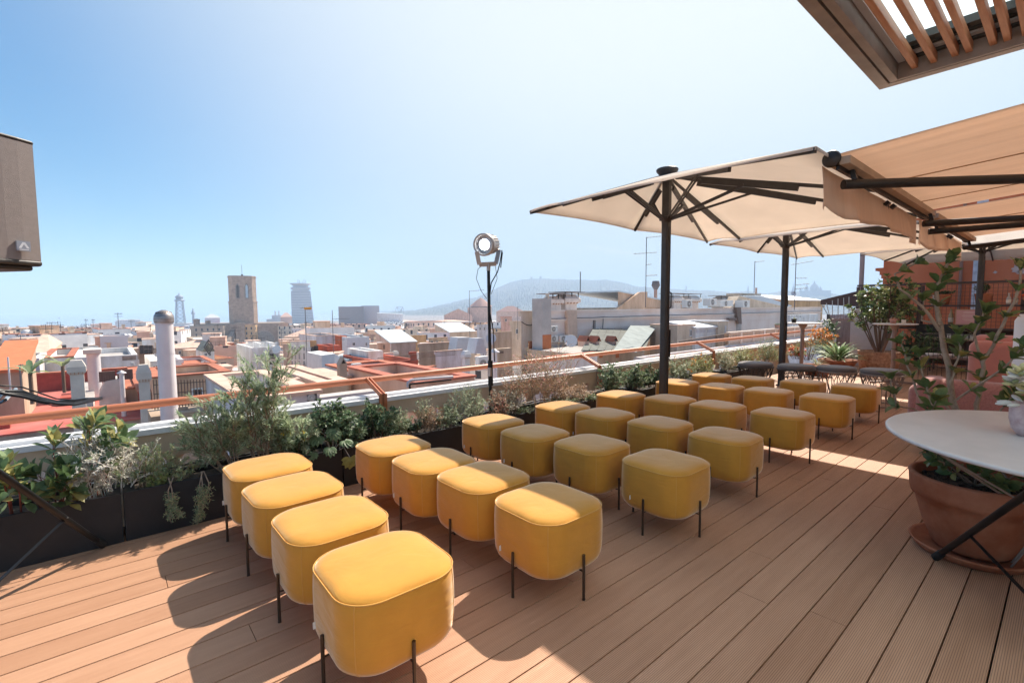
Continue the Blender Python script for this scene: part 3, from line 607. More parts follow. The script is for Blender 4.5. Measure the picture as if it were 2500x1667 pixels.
pl('tall reddish twiggy shrub with pink buds crossing the rail', 1245, 765, 125, 'red', seed=49, n=26, sub=12, leafn=14, ll=.018, lw=.008, stem=STEMP, rs=.003, Y=3.98, name='twiggy_shrub', jit=.12, flow=(FLP, .25, 3, .018), start=.3)
pl('second reddish twiggy shrub, shorter, left of the tall one', 1185, 825, 80, 'red', seed=50, n=18, sub=10, leafn=11, ll=.018, lw=.008, stem=STEMP, rs=.0025, Y=3.96, name='twiggy_shrub', jit=.12, start=.3)
pl('bushy rose pink heath left of the twiggy shrubs', 1140, 900, 60, 'dry', seed=91, n=28, sub=9, leafn=12, ll=.015, lw=.008, rs=.002, Y=3.9, name='heath_bush', cat='bush', mats=[LM['red'][2], LM['dry'][1], LM['pale'][0]], jit=.12)
pl('feathery pale bush in front of the rail bracket gap', 915, 935, 60, 'pale', seed=92, n=24, sub=8, leafn=13, ll=.02, lw=.007, rs=.002, Y=3.9, name='herb_bush', cat='bush', jit=.12)
pl('light green mound between the feathery bush and the lamp pole', 1025, 925, 80, 'pale', seed=93, n=26, sub=9, leafn=14, ll=.018, lw=.007, rs=.002, Y=3.9, name='herb_bush', cat='bush', jit=.12)
pl('tawny seed heads right of the tall twiggy shrub', 1285, 865, 70, 'dry', seed=94, n=26, sub=9, leafn=12, ll=.016, lw=.008, rs=.002, Y=3.97, name='dry_flower_bush', cat='bush', jit=.12)
pl('green tuft left of the pittosporum by the mast', 1350, 905, 60, 'rose', seed=95, n=18, sub=8, leafn=13, ll=.024, lw=.009, rs=.002, Y=3.88, name='herb_bush', cat='bush', jit=.12)
pl('leafy bush hiding the planter joint behind the front row', 690, 1000, 70, 'dark', seed=96, n=12, sub=8, leafn=12, ll=.035, lw=.014, Y=3.9, name='glossy_bush', cat='bush')
pl('low dark green mound in front of the twiggy shrub', 1205, 935, 90, 'rose', seed=51, n=20, sub=6, leafn=14, ll=.02, lw=.008, Y=3.88, name='herb_bush', cat='bush')
pl('grey green seedling tufts behind the second and third pouf rows', 1290, 915, 90, 'pale', seed=52, n=18, sub=8, leafn=15, ll=.03, lw=.007, Y=3.92, name='herb_bush', cat='bush')
pl('rusty dry grasses behind the third pouf row', 1330, 880, 90, 'dry', seed=53, n=30, sub=8, leafn=12, ll=.02, lw=.006, rs=.0018, Y=3.96, name='dry_flower_bush', cat='bush')
pl('rounded pittosporum just left of the parasol mast', 1400, 835, 75, 'dark', seed=54, n=18, sub=9, leafn=14, ll=.034, lw=.016, whorl=4, Y=3.95, name='pittosporum', cat='bush', mats=[LM['dark'][2], LM['dark'][1], LM['rose'][0]])
pl('pale tipped pittosporum touching the parasol mast', 1455, 835, 70, 'dark', seed=55, n=18, sub=9, leafn=14, ll=.034, lw=.016, whorl=4, Y=3.93, name='pittosporum', cat='bush', mats=[LM['pale'][0], LM['dark'][1], LM['dark'][0]])
pl('dark pittosporum directly behind the parasol mast', 1500, 835, 55, 'dark', seed=56, n=16, sub=9, leafn=14, ll=.034, lw=.016, whorl=4, Y=3.9, name='pittosporum', cat='bush')
def mix(label, xd, yt, wd, kind, seed, fl=None, **k):
    pl(label, xd, yt, wd, kind, seed=seed, n=28, sub=9, leafn=13, ll=.026, lw=.010, rs=.002, Y=3.95, name='herb_bush', cat='bush', jit=.12, flow=fl, **k)
mix('yellow green herb bush just right of the parasol mast', 1560, 815, 85, 'pale', 60, (FLO, .05, 4, .03))
mix('herb bush with an orange bloom behind the last poufs', 1615, 808, 80, 'yel', 61, (FLO, .08, 5, .03))
mix('sparse grassy herb bush right of the orange bloom', 1665, 800, 70, 'dry', 62, mats=[LM['pale'][1], LM['dry'][1], LM['yel'][2]])
mix('bright green herb bush before the balustrade house', 1710, 790, 70, 'yel', 63)
mix('green herb bush left of the second parasol mast', 1765, 775, 60, 'yel', 64, mats=[LM['pale'][0], LM['yel'][0], LM['pale'][2]])
pl('silver cotton lavender clump in the last planter', 1748, 832, 55, 'silver', seed=65, n=60, sub=3, leafn=8, ll=.03, lw=.004, rs=.0015, Y=3.9, name='cotton_lavender', cat='lavender', jit=.05, stem=STEMG)
mix('green bush with red blooms right of the second parasol mast', 1830, 790, 60, 'yel', 66, (FLR, .15, 5, .04))
# ================================================================== STUDIO LAMP
lp = at(1112, 560, 1); base = onY(1127, 885, 4.12)
lr = empty('studio_lamp', (base.x, 4.12, 0), 0, 'lit silver studio spotlight on a black pole beside the rail', 'spotlight')
ALU = mat('lamp_alu', (.42, .37, .34), .4, .6, var=.1)
def loc(x, y): q = onY(x, y, 4.12); return V((q.x-base.x, 0, q.z))
m = MB(); tp = loc(1122, 616); m.tube([V((0, 0, .05)), tp], .017, 12); m.tube([loc(1127, 885), loc(1126, 828)], .028, 12); m.build('pole', BLACK, lr)
m = MB(); m.tube([loc(1127, 830)+V((.03, -.03, 0)), loc(1124, 760)+V((.03, -.03, 0)), loc(1122, 700)+V((-.02, -.03, 0)), loc(1121, 650)+V((.02, -.03, 0)), loc(1135, 625)+V((.03, -.02, 0)), loc(1148, 605), loc(1153, 575)], .006, 6)
m.tube([loc(1105, 612), loc(1098, 618), loc(1094, 640), loc(1105, 668), loc(1118, 686)], .003, 5); m.tube([loc(1138, 612), loc(1142, 640), loc(1128, 676)], .003, 5); m.tube([loc(1152, 578), loc(1154, 580), loc(1150, 615)], .006, 6)
m.build('cable', BLACK, lr)
m = MB(); m.box((-.04, -.045, loc(1126, 852).z-.05), (-.02, .0, loc(1126, 852).z+.04)); m.build('clamp', ALU, lr)
hc = loc(1108, 562); yk = MB()
side = CR.copy(); side.z = 0; side.normalize()
a = loc(1095, 578); b = loc(1101, 608); c = loc(1139, 606); d = loc(1146, 574)
for p_, q_ in ((a, b), (b, c), (c, d)): yk.beam(p_, q_, .045, .014, up=CF)
yk.tube([loc(1122, 606), loc(1122, 622)], .022, 10); yk.build('yoke', ALU, lr)
hd = MB(); hd.lathe([(.0, -.24), (.075, -.235), (.095, -.20), (.10, -.12), (.10, -.05), (.118, -.03), (.12, .02), (.114, .035), (.10, .035), (.098, .0), (.085, -.015)], 32)
for i in range(20):
    aa = 2*pi*i/20; hd.beam((.098*cos(aa), .098*sin(aa), -.21), (.104*cos(aa), .104*sin(aa), -.06), .006, .012, up=V((cos(aa), sin(aa), 0)))
ho = hd.build('housing', ALU, lr)
dirv = (V((0, 0, CAMH))-(V((base.x, 4.12, 0))+hc)).normalized(); dirv = (dirv+CR*(-.42)+V((0, 0, -.02))).normalized()
ho.location = hc+CR*.02; ho.rotation_euler = dirv.to_track_quat('Z', 'Y').to_euler()
ln = MB(); ln.lathe([(.088, .004), (.07, .014), (.04, .02), (.0, .022)], 28); lens = ln.build('lens', mat('lens_ring', (.55, .6, .66), .15, .2), ho); lens.location = (0, 0, -.02)
g = MB(); g.lathe([(.058, .006), (.03, .012), (.0, .013)], 24); g.build('lit_core', mat('lit_core', (1, 1, 1), .4, em=((.8, .9, 1), 6)), lens).location = (0, 0, .012)
# ================================================================== SPEAKERS AND TRIPODS
GRL = mat('speaker_grille', (.22, .185, .175), .7, var=.06, vscale=60, bump=.35, bscale=700)
def speaker(loc_, rz, label, tilt=0):
    r = empty('loudspeaker', loc_, rz, label, 'loudspeaker')
    # plan outline: curved front (toward -y), tapered back
    def plan(s, n=8):
        pts = []
        for i in range(n+1):
            t = -1+2*i/n; pts.append((.155*t*s, -.16*s-.03*(1-t*t)*s))
        pts += [(.165*s, -.12*s), (.105*s, .15*s), (-.105*s, .15*s), (-.165*s, -.12*s)]
        return pts
    m = MB(); P = plan(1); n = len(P); vs = [(x, y, z) for z in (0.02, .50) for x, y in P]; m.add(vs, [(i, (i+1) % n, n+(i+1) % n, n+i) for i in range(n)])
    m.build('grille', GRL, r)
    m = MB(); m.prism(plan(1.01), -.0, .02); m.prism(plan(.9), -.02, 0.0); m.build('bottom_plate', mat('speaker_dark', (.03, .025, .022), .5), r, bevel=.006); m = MB(); m.prism(plan(1.01), .50, .515); m.build('top_plate', mat('speaker_dark', (.03, .025, .022), .5), r, bevel=.006)
    m = MB(); m.box((.095, -.186, .055), (.125, -.178, .095)); bd = m.build('badge', mat('badge', (.35, .38, .45), .4), r)
    m = MB(); y_ = -.188
    m.add([(.098, y_, .066), (.104, y_, .066), (.110, y_, .082), (.116, y_, .066), (.122, y_, .066), (.113, y_, .090), (.107, y_, .090)], [(0, 1, 2, 6), (2, 3, 4, 5), (2, 5, 6)]); m.box((.100, y_-.001, .059), (.120, y_, .062)); m.build('emblem', mat('badge_white', (.8, .82, .85), .4), bd)
    m = MB(); m.tube([(0, 0, -.05), (0, 0, 0)], .03, 12); m.build('pole_cup', BLACK, r)
    return r
fz = at(58, 628, 3.0).z; topz = at(42, 345, 3.0).z
sp_ = speaker((-.475, 3.03, fz+.03), radians(9+14), 'grey fabric fronted loudspeaker with a small badge, cut by the left edge')
sp_.scale = (1.42, 1.3, (topz-fz)/.515)
def tripod(loc_, feet, label, hub, pole_top, braces=True):
    r = empty('speaker_stand', loc_, 0, label, 'tripod stand'); L0 = V(loc_)
    m = MB(); m.tube([V((0, 0, .12)), V((0, 0, pole_top))], .0175, 12); m.build('pole', BLACK, r)
    m = MB(); m.lathe([(.03, hub-.05), (.045, hub-.04), (.045, hub+.04), (.03, hub+.06)], 14, capb=True, capt=True); m.lathe([(.025, .12), (.035, .13), (.035, .20), (.025, .22)], 12, capb=True, capt=True); m.build('collar', BLACK, r)
    for f in feet:
        f = V(f)-L0; h = V((f.x, f.y, 0)).normalized()*.04+V((0, 0, hub)); d = (f-h).normalized()
        m = MB(); m.tube([h, f-d*.02], .0155, 14); lg = m.build('leg', BLACK, r)
        m = MB(); m.tube([f-d*.075, f-d*.07, f], [.0155, .0205, .0205], 14); m.build('rubber_foot', mat('rubber', (.008, .008, .008), .7), lg)
        mp_ = h.lerp(f, .62); m = MB(); sdv = d.cross(V((0, 0, 1))).normalized(); m.tube([mp_+sdv*.020-V((0, 0, 0)), mp_-sdv*.0], .0035, 8); m.build('rivet', STEEL, lg)
        m = MB(); m.beam(mp_-V((0, 0, .012)), V((0, 0, .20))+V((f.x, f.y, 0)).normalized()*.03, .016, .004); m.build('brace', BLACK, r)
    return r
lf_ = onz(237, 1251, .02); hub_pt = at(-45, 1060, 3.15)
# left stand: hub off frame to the left
lb = onz(-150, 1420, 0)
d_leg = None
S_ = V((-.475, 3.03, 0))
tripod(S_, [(lf_.x, lf_.y, .02), (-1.28, 3.12, .02), (-.52, 2.25, .02)], 'black tripod speaker stand whose leg rests by the planter joint, left', .82, 1.42)
rf = onz(2149, 1279, .02)
R_ = V((2.85, .015, 0))
tripod(R_, [(rf.x, rf.y, .02), (3.1, -.75, .02), (2.45, -.45, .02)], 'black tripod speaker stand whose leg crosses the terracotta pot', .745, 1.5)
# ================================================================== BISTRO TABLE, foreground right
TABT = mat('table_white', (.62, .58, .57), .38, c2=(.53, .50, .49), vscale=4, spec=.45, bump=.05, bscale=8)
WIRE = mat('wire_grey', (.30, .25, .22), .4, .4)
TZ = .745; tb = empty('round_table', (3.735, -.135, 0), 0, 'large round pale metal table at the right edge with the succulent pot on it', 'table')
m = MB(); TR = .865
m.lathe([(0, TZ-.012), (TR-.05, TZ-.012), (TR-.012, TZ-.022), (TR-.002, TZ-.018), (TR, TZ-.006), (TR-.008, TZ), (TR-.02, TZ+.001), (0, TZ+.0015)], 128); m.build('tabletop', TABT, tb)
m = MB()
for i in range(22):
    a = 2*pi*i/22
    for sgn in (1, -1):
        pts = [V((.80*cos(a), .80*sin(a), TZ-.02)), V((.34*cos(a+sgn*.3), .34*sin(a+sgn*.3), .42)), V((.22*cos(a+sgn*.45), .22*sin(a+sgn*.45), .22)), V((.30*cos(a+sgn*.6), .30*sin(a+sgn*.6), .01))]
        if (i % 11) in (3, 8): m.tube(pts, .006, 6)
m.build('wire_base', WIRE, tb)
# succulent
sc_ = onz(2366, 1001, TZ+.002)
POTL = mat('speckled_pot', (.42, .27, .27), .55, c2=(.60, .47, .46), vscale=40)
pr = empty('succulent_pot', (sc_.x, sc_.y, TZ+.002), 0, 'mauve speckled pot with a fat-leaved succulent on the pale table', 'potted plant')
m = MB(); m.lathe([(.0, 0), (.030, 0), (.046, .022), (.053, .055), (.053, .09), (.050, .108), (.046, .108), (.044, .09), (0, .088)], 28); m.build('pot', POTL, pr)
m = MB(); sl_ = [mat('succ_white', (.62, .60, .55), .5, trans=.1), mat('succ_green', (.26, .30, .14), .45), mat('succ_y', (.55, .50, .25), .45)]
r = random.Random(2)
def blob(mb, p, d, l, wd, mi):
    d = d.normalized(); a = d.cross(V((.2, .3, 1))).normalized(); b = d.cross(a); vs = []; n = 8; prf = ((0, .12), (.2, .6), (.5, 1), (.8, .85), (.95, .45), (1, .05))
    for t, w_ in prf:
        for k in range(n): vs.append(p+d*(l*t)+(a*cos(2*pi*k/n)+b*sin(2*pi*k/n)*.7)*(wd/2*w_))
    mb.add(vs, [(i*n+k, i*n+(k+1) % n, (i+1)*n+(k+1) % n, (i+1)*n+k) for i in range(len(prf)-1) for k in range(n)], mi, True)
for s_ in range(6):
    a = s_*1.05+.3; bx_, by_ = .035*cos(a), .035*sin(a); hz_ = .12+.03*(s_ % 3); tipp = V((bx_*1.3, by_*1.3, hz_+.04))
    for i in range(14):
        aa = i*2.4; t = i/14; dd = V((cos(aa), sin(aa), .1+1.2*t)); blob(m, tipp+V((0, 0, .03*t-.03)), dd, .042*(1-.3*t), .017, r.choices((0, 1, 2), (3, 3, 3))[0])
for i in range(10):
    a = i*.63; blob(m, V((.04*cos(a), .04*sin(a), .105)), V((cos(a), sin(a), -.15+.5*r.random())), .05, .018, r.choice((0, 1, 0)))
m.build('foliage', sl_, pr); pr.scale = (1.62, 1.62, 1.62)
# ================================================================== BIG TERRACOTTA POT
TC = mat('terracotta', (.26, .075, .03), .75, c2=(.44, .18, .10), vscale=3.2, bump=.25, bscale=30, spec=.35)
PC_ = V((3.80, .33, 0))
pp = empty('terracotta_pot', PC_, 0, 'large terracotta pot on a saucer with low foliage, under the pale table edge', 'potted plant')
m = MB(); m.lathe([(0, .03), (.165, .03), (.18, .05), (.225, .16), (.255, .27), (.268, .325), (.285, .33), (.292, .36), (.296, .43), (.300, .445), (.296, .455), (.275, .455), (.268, .44), (.262, .40), (0, .40)], 56); m.build('pot', TC, pp)
m = MB(); m.lathe([(0, .004), (.235, .004), (.25, .008), (.275, .04), (.283, .052), (.275, .056), (.262, .048), (.24, .022), (0, .02)], 56); m.build('saucer', TC, pp)
m = MB(); r = random.Random(4); vs = [(0, 0, .405)]
for k in range(28): vs.append((.265*cos(2*pi*k/28), .265*sin(2*pi*k/28), .40))
m.add(vs, [(0, 1+k, 1+(k+1) % 28) for k in range(28)])
for i in range(500):
    a = r.random()*6.28; q = .255*sqrt(r.random()); s_ = r.uniform(.004, .011); x_, y_ = q*cos(a), q*sin(a); m.box((x_-s_, y_-s_*.6, .40), (x_+s_, y_+s_*.7, .40+s_*1.4))
m.build('soil', SOIL, pp)
# the shrub: main stems follow the photograph
st = MB(); lf = MB(); r = random.Random(17)
def lead(pts, rad, whorls, ll=.115, lw=.062):
    P = [V(p) for p in pts]; sm_pts = []
    for i in range(len(P)-1):
        for t in (0, .33, .66): sm_pts.append(P[i].lerp(P[i+1], t)+rv(r, .004))
    sm_pts.append(P[-1]); n = len(sm_pts); st.tube(sm_pts, [rad*(1-.6*i/n) for i in range(n)], 8)
    for (t, k, up) in whorls:
        s = t*(n-1.001); a = int(s); p = sm_pts[a].lerp(sm_pts[a+1], s-a); ax = (sm_pts[min(a+1, n-1)]-sm_pts[a]).normalized(); o = r.random()*6
        for i in range(k):
            q = V((cos(o+i*2*pi/k), sin(o+i*2*pi/k), 0)); q = (q-ax*q.dot(ax)).normalized(); e_ = up*.8+r.uniform(-.3, .25); d = q*sin(e_)+ax*cos(e_); s_ = r.uniform(.7, 1.15)
            lf.bigleaf(p+rv(r, .006), d, ax, ll*s_, lw*s_, .16, r.choices((0, 1, 2), (5, 4, 1))[0])
def W(xd, yd, dist): q = at(xd, yd, dist); return (q.x-PC_.x, q.y-PC_.y, q.z)
b0_ = (0, 0, .40)
lead([b0_, (-.13, .10, .50), (-.20, .14, .56)], .007, [(.4, 5, 1.2), (.7, 5, 1.2), (1, 6, .9)], .08, .04)
lead([b0_, (-.10, -.02, .50), (-.18, -.04, .55)], .007, [(.4, 5, 1.2), (.7, 5, 1.2), (1, 6, .9)], .08, .04)
lead([b0_, (-.12, -.12, .48), (-.22, -.14, .50)], .007, [(.4, 5, 1.2), (.7, 5, 1.2), (1, 6, .9)], .08, .04)
lead([b0_, (.02, .12, .50), (.0, .2, .56)], .006, [(.5, 5, 1.2), (1, 6, .9)], .08, .04)
lead([b0_, (.0, -.16, .50), (-.02, -.22, .52)], .006, [(.5, 5, 1.2), (1, 6, .9)], .08, .04)
st.build('stem', STEMP, pp); lf.build('foliage', LM['mag'], pp)
TS = V((4.98, .42, 0))
ts = empty('potted_shrub', TS, 0, 'tall bare-stemmed shrub with leathery leaf whorls, between the pale table and the sofa', 'potted plant')
m = MB(); m.lathe([(0, .0), (.15, .0), (.17, .05), (.22, .33), (.235, .36), (.235, .40), (.21, .40), (0, .37)], 40); m.build('pot', TC, ts)
st = MB(); lf = MB(); r = random.Random(17)
def W(xd, yd, dist): q = at(xd, yd, dist); return (q.x-TS.x, q.y-TS.y, q.z)
b0_ = (0, 0, .36)
lead([b0_, W(2190, 930, 5.14), W(2168, 800, 5.20), W(2160, 745, 5.26), W(2150, 690, 5.26), W(2160, 640, 5.33), W(2180, 600, 5.33)], 0.0247, [(.62, 5, 1.2), (.72, 5, 1.0), (.8, 5, 1.1), (.88, 6, 1.0), (.95, 5, .9), (1, 6, .7)])
lead([W(2160, 760, 5.23), W(2115, 700, 5.20), W(2070, 665, 5.14), W(2055, 630, 5.14), W(2100, 607, 5.14)], 0.0130, [(.35, 4, 1.2), (.6, 4, 1.1), (.8, 4, 1), (1, 5, .7)])
lead([W(2160, 745, 5.23), W(2118, 735, 5.33), W(2122, 690, 5.33)], 0.0104, [(.6, 4, 1.1), (1, 7, .9)])
lead([b0_, W(2245, 930, 5.07), W(2255, 880, 5.07), W(2260, 830, 5.07), W(2290, 770, 5.00), W(2330, 690, 4.94), W(2345, 620, 4.94)], 0.0182, [(.35, 5, 1.2), (.5, 6, 1.1), (.62, 6, 1), (.75, 6, 1.1), (.88, 5, 1), (1, 6, .7)])
lead([W(2260, 840, 5.07), W(2235, 770, 5.20), W(2260, 720, 5.20)], 0.0117, [(.5, 6, 1.1), (.75, 6, 1), (1, 7, .8)])
lead([b0_, W(2120, 935, 5.20), W(2100, 880, 5.33), W(2085, 840, 5.33), W(2070, 790, 5.33)], 0.0117, [(.55, 4, 1.1), (.75, 5, 1.1), (.88, 5, 1), (1, 6, .8)])
lead([b0_, W(2140, 930, 5.20), W(2120, 860, 5.33), W(2112, 820, 5.40)], 0.0117, [(.5, 6, 1.1), (.75, 6, 1), (1, 7, .9)])
lead([b0_, W(2170, 930, 5.07), W(2190, 860, 5.07), W(2205, 810, 5.07), W(2200, 770, 5.07)], 0.0117, [(.5, 6, 1.1), (.7, 6, 1.1), (.85, 6, 1), (1, 7, .9)])
lead([b0_, W(2190, 920, 4.94), W(2300, 850, 4.81), W(2345, 800, 4.75)], 0.0117, [(.45, 5, 1.2), (.65, 6, 1), (.85, 6, 1), (1, 6, .8)])
lead([b0_, W(2100, 940, 5.07), W(2060, 930, 5.00), W(2045, 870, 5.00)], 0.0091, [(.6, 5, 1.2), (.8, 6, 1.2), (1, 6, .9)])
lead([b0_, W(2135, 960, 5.00), W(2150, 920, 4.94)], 0.0091, [(.6, 6, 1.2), (.8, 7, 1.2), (1, 7, .9)])
lead([b0_, W(2300, 940, 4.88), W(2330, 900, 4.81)], 0.0091, [(.6, 6, 1.2), (.8, 6, 1.2), (1, 7, .9)])
st.build('stem', STEMP, ts); lf.build('foliage', LM['mag'], ts)

# ================================================================== FAR END OF THE TERRACE
CUSH = mat('cushion_grey', (.13, .115, .11), .8, sheen=.3, var=.06, bump=.2, bscale=200)
def make_stool(dark=False):
    r = empty('wire_stool')
    m = MB(); m.lathe([(0, .420), (.225, .420), (.252, .428), (.261, .450), (.255, .472), (.225, .484), (.12, .490), (0, .491)], 36); m.build('cushion', CUSH, r)
    wm = DARK if dark else WIRE; m = MB(); R1, R2 = .265, .16; N = 18
    m.tube([(R1*cos(2*pi*k/48), R1*sin(2*pi*k/48), .42) for k in range(49)], .009, 8, cap=False); m.build('top_ring', wm, r)
    m = MB(); m.tube([(.20*cos(2*pi*k/48), .20*sin(2*pi*k/48), .012) for k in range(49)], .008, 8, cap=False); m.build('foot_ring', wm, r)
    m = MB()
    for k in range(N):
        a = 2*pi*k/N
        for s_ in (1, -1):
            m.tube([V((R1*.98*cos(a), R1*.98*sin(a), .415)), V((.23*cos(a+s_*.17), .23*sin(a+s_*.17), .30)), V((R2*cos(a+s_*.20), R2*sin(a+s_*.20), .16)), V((.20*cos(a+s_*.17), .20*sin(a+s_*.17), .012))], .0052, 5)
    m.build('wire_frame', wm, r)
    return r
SD = make_stool(True); SL = make_stool(False)
for i, (x, y, src, lab) in enumerate(((8.06, 3.345, SD, 'dark wire stool with grey cushion nearest the planters'), (8.18, 2.78, SD, 'dark wire stool with grey cushion beside the second parasol mast'), (8.38, 2.30, SL, 'grey wire stool with dented cushion, third from the planters'), (8.47, 1.76, SL, 'grey wire stool with grey cushion nearest the big potted shrub'))):
    o = src if i in (0, 2) else copy_tree(src); o.location = (x, y, 0); o.scale = (1, 1, 1.09); tag(o, lab, 'stool', 'round wire stools behind the poufs')
TAUPE = mat('taupe_metal', (.24, .17, .14), .5, .1)
def make_high():
    r = empty('high_table')
    m = MB(); m.lathe([(0, 1.085), (.31, 1.085), (.335, 1.092), (.337, 1.104), (.325, 1.108), (0, 1.108)], 40); m.build('tabletop', TABT, r)
    m = MB(); m.tube([(0, 0, .03), (0, 0, 1.03)], .035, 14); m.lathe([(.035, .98), (.04, 1.0), (.075, 1.05), (.08, 1.085)], 16); m.build('column', TAUPE, r)
    for a in range(4):
        m = MB(); c, s_ = cos(a*pi/2+.5), sin(a*pi/2+.5); m.beam((0, 0, .045), (.34*c, .34*s_, .02), .05, .03); m.build('foot', TAUPE, r)
    return r
H0 = make_high(); t1 = onz(1845, 742, 1.105); t2 = onz(2055, 742, 1.105)
t1 = V((10.5, 3.48, 0)); t2 = V((11.0, 2.13, 0))
H0.location = t1; tag(H0, 'slim high table with a small dark pot, behind the second parasol mast', 'high table', 'slim high tables')
H1 = copy_tree(H0); H1.location = t2; tag(H1, 'slim high table with a pink pot, in front of the plant rack', 'high table', 'slim high tables')
def smallpot(p, rad, h, mt, label, lk='agave', n=26, l=.06, w_=.012, name='potted_plant', sp=.7, seed=1, prof=None):
    r_ = random.Random(seed); e = empty(name, p, 0, label, 'potted plant'); m = MB(); m.lathe(prof or [(0, 0), (rad*.72, 0), (rad*.95, h*.75), (rad, h*.8), (rad*1.04, h), (rad*.93, h), (rad*.9, h*.85), (0, h*.85)], 24); m.build('pot', mt, e)
    m = MB()
    for i in range(n):
        a = r_.random()*6.28; t = r_.random(); d = V((cos(a)*sp*(1-t*.6), sin(a)*sp*(1-t*.6), .35+t)); s_ = r_.uniform(.7, 1.1); m.bigleaf(V((cos(a)*rad*.3*(1-t), sin(a)*rad*.3*(1-t), h*.9)), d, V((0, 0, 1)), l*s_, w_*s_, .35, r_.choice((0, 1, 2)))
    m.build('foliage', LM[lk], e); return e
smallpot((t1.x-.12, t1.y+.12, 1.108), .05, .075, BLACK, 'small dark pot with a pale succulent on the slim table', 'pale', 14, .04, .015)
smallpot((t2.x-.05, t2.y+.02, 1.108), .055, .085, mat('pink_clay', (.50, .24, .18), .7), 'small pink clay pot on the high table before the rack', 'dry', 16, .05, .02, seed=2)
m = MB(); m.box((-.03, -.03, 0), (.03, .03, .07)); o = m.build('card_holder', mat('cream_card', (.7, .6, .5), .6), bevel=.004); o.location = (t2.x+.02, t2.y-.12, 1.108); tag(o, 'small cream card block beside the pink pot', 'card holder')
# agave pot, low bowls, basket shrub
ag = V((12.2, 3.34, 0)); smallpot(ag, .36, .26, TC, 'broad low terracotta bowl filled with pale strappy leaves', 'agave', 95, .52, .05, name='potted_agave', sp=1.2, seed=5)
lb_ = onz(1862, 866, 0)
smallpot(V((11.2, 3.42, 0)), .27, .22, TC, 'low brown bowl of sparse herbs under the slim high table', 'pale', 40, .22, .012, name='herb_bowl', sp=.8, seed=6)
BASK = mat('basket_weave', (.30, .13, .07), .8, c2=(.60, .36, .22), vscale=16, bump=.8, bscale=35)
bk = V((12.9, 2.75, 0)); e = plant('basket_shrub', 'bushy variegated shrub in a round woven basket pot before the pale box', 'potted plant', bk+V((0, 0, .42)), 1.62, .72, 'yel', seed=70, n=15, sub=8, leafn=9, ll=.10, lw=.055, stem=STEM, rs=.018, whorl=6, start=.38, baser=.08, mats=[LM['mag'][1], LM['yel'][0], LM['dark'][0]], flow=(FLO, .06, 3, .05))
m = MB(); m.lathe([(0, -.42), (.33, -.42), (.37, -.2), (.385, 0), (.395, .02), (.36, .02), (.35, -.03), (0, -.03)], 40); m.build('basket', BASK, e)
# more small garden pots behind
plant('marigold', 'orange marigold clump before the reed fence', 'flower', (13.3, 4.0, .45), .45, .35, 'yel', seed=71, n=22, sub=5, leafn=8, ll=.04, lw=.015, flow=(FLO, .9, 7, .045), parent=None)
plant('rosemary_shrub', 'spiky grey green shrub beside the marigolds', 'shrub', (13.0, 3.85, .2), .62, .35, 'rose', seed=72, n=16, sub=5, leafn=12, ll=.05, lw=.01, flow=(FLO, .15, 4, .035))
plant('grey_shrub', 'pale grey shrub left of the agave bowl', 'shrub', (12.2, 3.9, .2), .55, .35, 'pale', seed=73, n=18, sub=5, leafn=9, ll=.03, lw=.008)
plant('small_tree', 'small green plant with lobed leaves standing by the reed fence', 'shrub', (14.3, 4.1, .2), 1.1, .3, 'dark', seed=74, n=9, sub=5, leafn=6, ll=.10, lw=.05)
plant('potted_fern', 'dark leafy plant right of the basket shrub behind the high table', 'shrub', (13.3, 2.05, .1), .95, .42, 'dark', seed=75, n=16, sub=5, leafn=9, ll=.12, lw=.055)
# pale box behind basket
m = MB(); m.box((-.15, -.42, 0), (.15, .42, 1.32)); m.box((-.19, -.45, 1.32), (.19, .45, 1.35)); o = m.build('service_cabinet', mat('cabinet_grey', (.52, .47, .45), .6, var=.05)); o.location = (13.9, 3.1, 0); tag(o, 'pale grey service box behind the basket shrub', 'cabinet')
# ---- rack
RX = 14.5; RUST = mat('rack_steel', (.075, .05, .045), .6, var=.2)
rk = empty('plant_rack', (RX, 0, 0), 0, 'dark steel rack of shelves with plants and bottles before the red house', 'shelf rack')
ys = (3.58, 2.38, .72, -.6)
for yy in ys:
    m = MB(); m.box((-.03, yy-.03, 0), (.03, yy+.03, 1.90)); m.box((.33, yy-.03, 0), (.39, yy+.03, 1.90)); m.build('post', RUST, rk)
for zz, dep_ in ((1.91, 1), (1.42, 1), (.90, 1), (.38, 1)):
    m = MB()
    if zz > 1.8: m.box((-.03, -.6, zz), (.03, 3.6, zz+.04)); m.box((.33, -.6, zz), (.39, 3.6, zz+.04))
    else: m.box((-.03, -.6, zz-.02), (.39, 2.38 if zz > 1.3 else 3.55, zz+.02))
    m.build('shelf', RUST, rk)
m = MB()
for i in range(56):
    yy = -.6+i*.075; m.beam((.39, yy, .1), (.39, yy, 1.9), .006, .006)
for i in range(22): m.beam((.395, -.6, .15+i*.083), (.395, 3.58, .15+i*.083), .005, .005)
m.build('mesh_back', RUST, rk)
DKP = mat('dark_panel', (.02, .02, .022), .5)
m = MB(); m.box((.40, -.6, .05), (.43, 2.3, .88)); m.build('back_panel', mat('reed_panel', (.09, .045, .03), .8, var=.3, vscale=30, stretch=(1, 12, 1)), rk)
def rackplant(y, z, s, h, lk, seed, lab, hang=0, pot=True, ll=.06):
    e = plant('shelf_plant', lab, 'potted plant', (RX+.15, y, z), h, s, lk, seed=seed, n=14, sub=5, leafn=9, ll=ll, lw=ll*.45, droop=hang, start=.1, baser=.05)
    if pot:
        m = MB(); m.lathe([(0, -.24), (s*.55, -.24), (s*.68, -.03), (s*.72, 0), (s*.62, 0), (0, -.02)], 20); m.build('pot', TC, e)
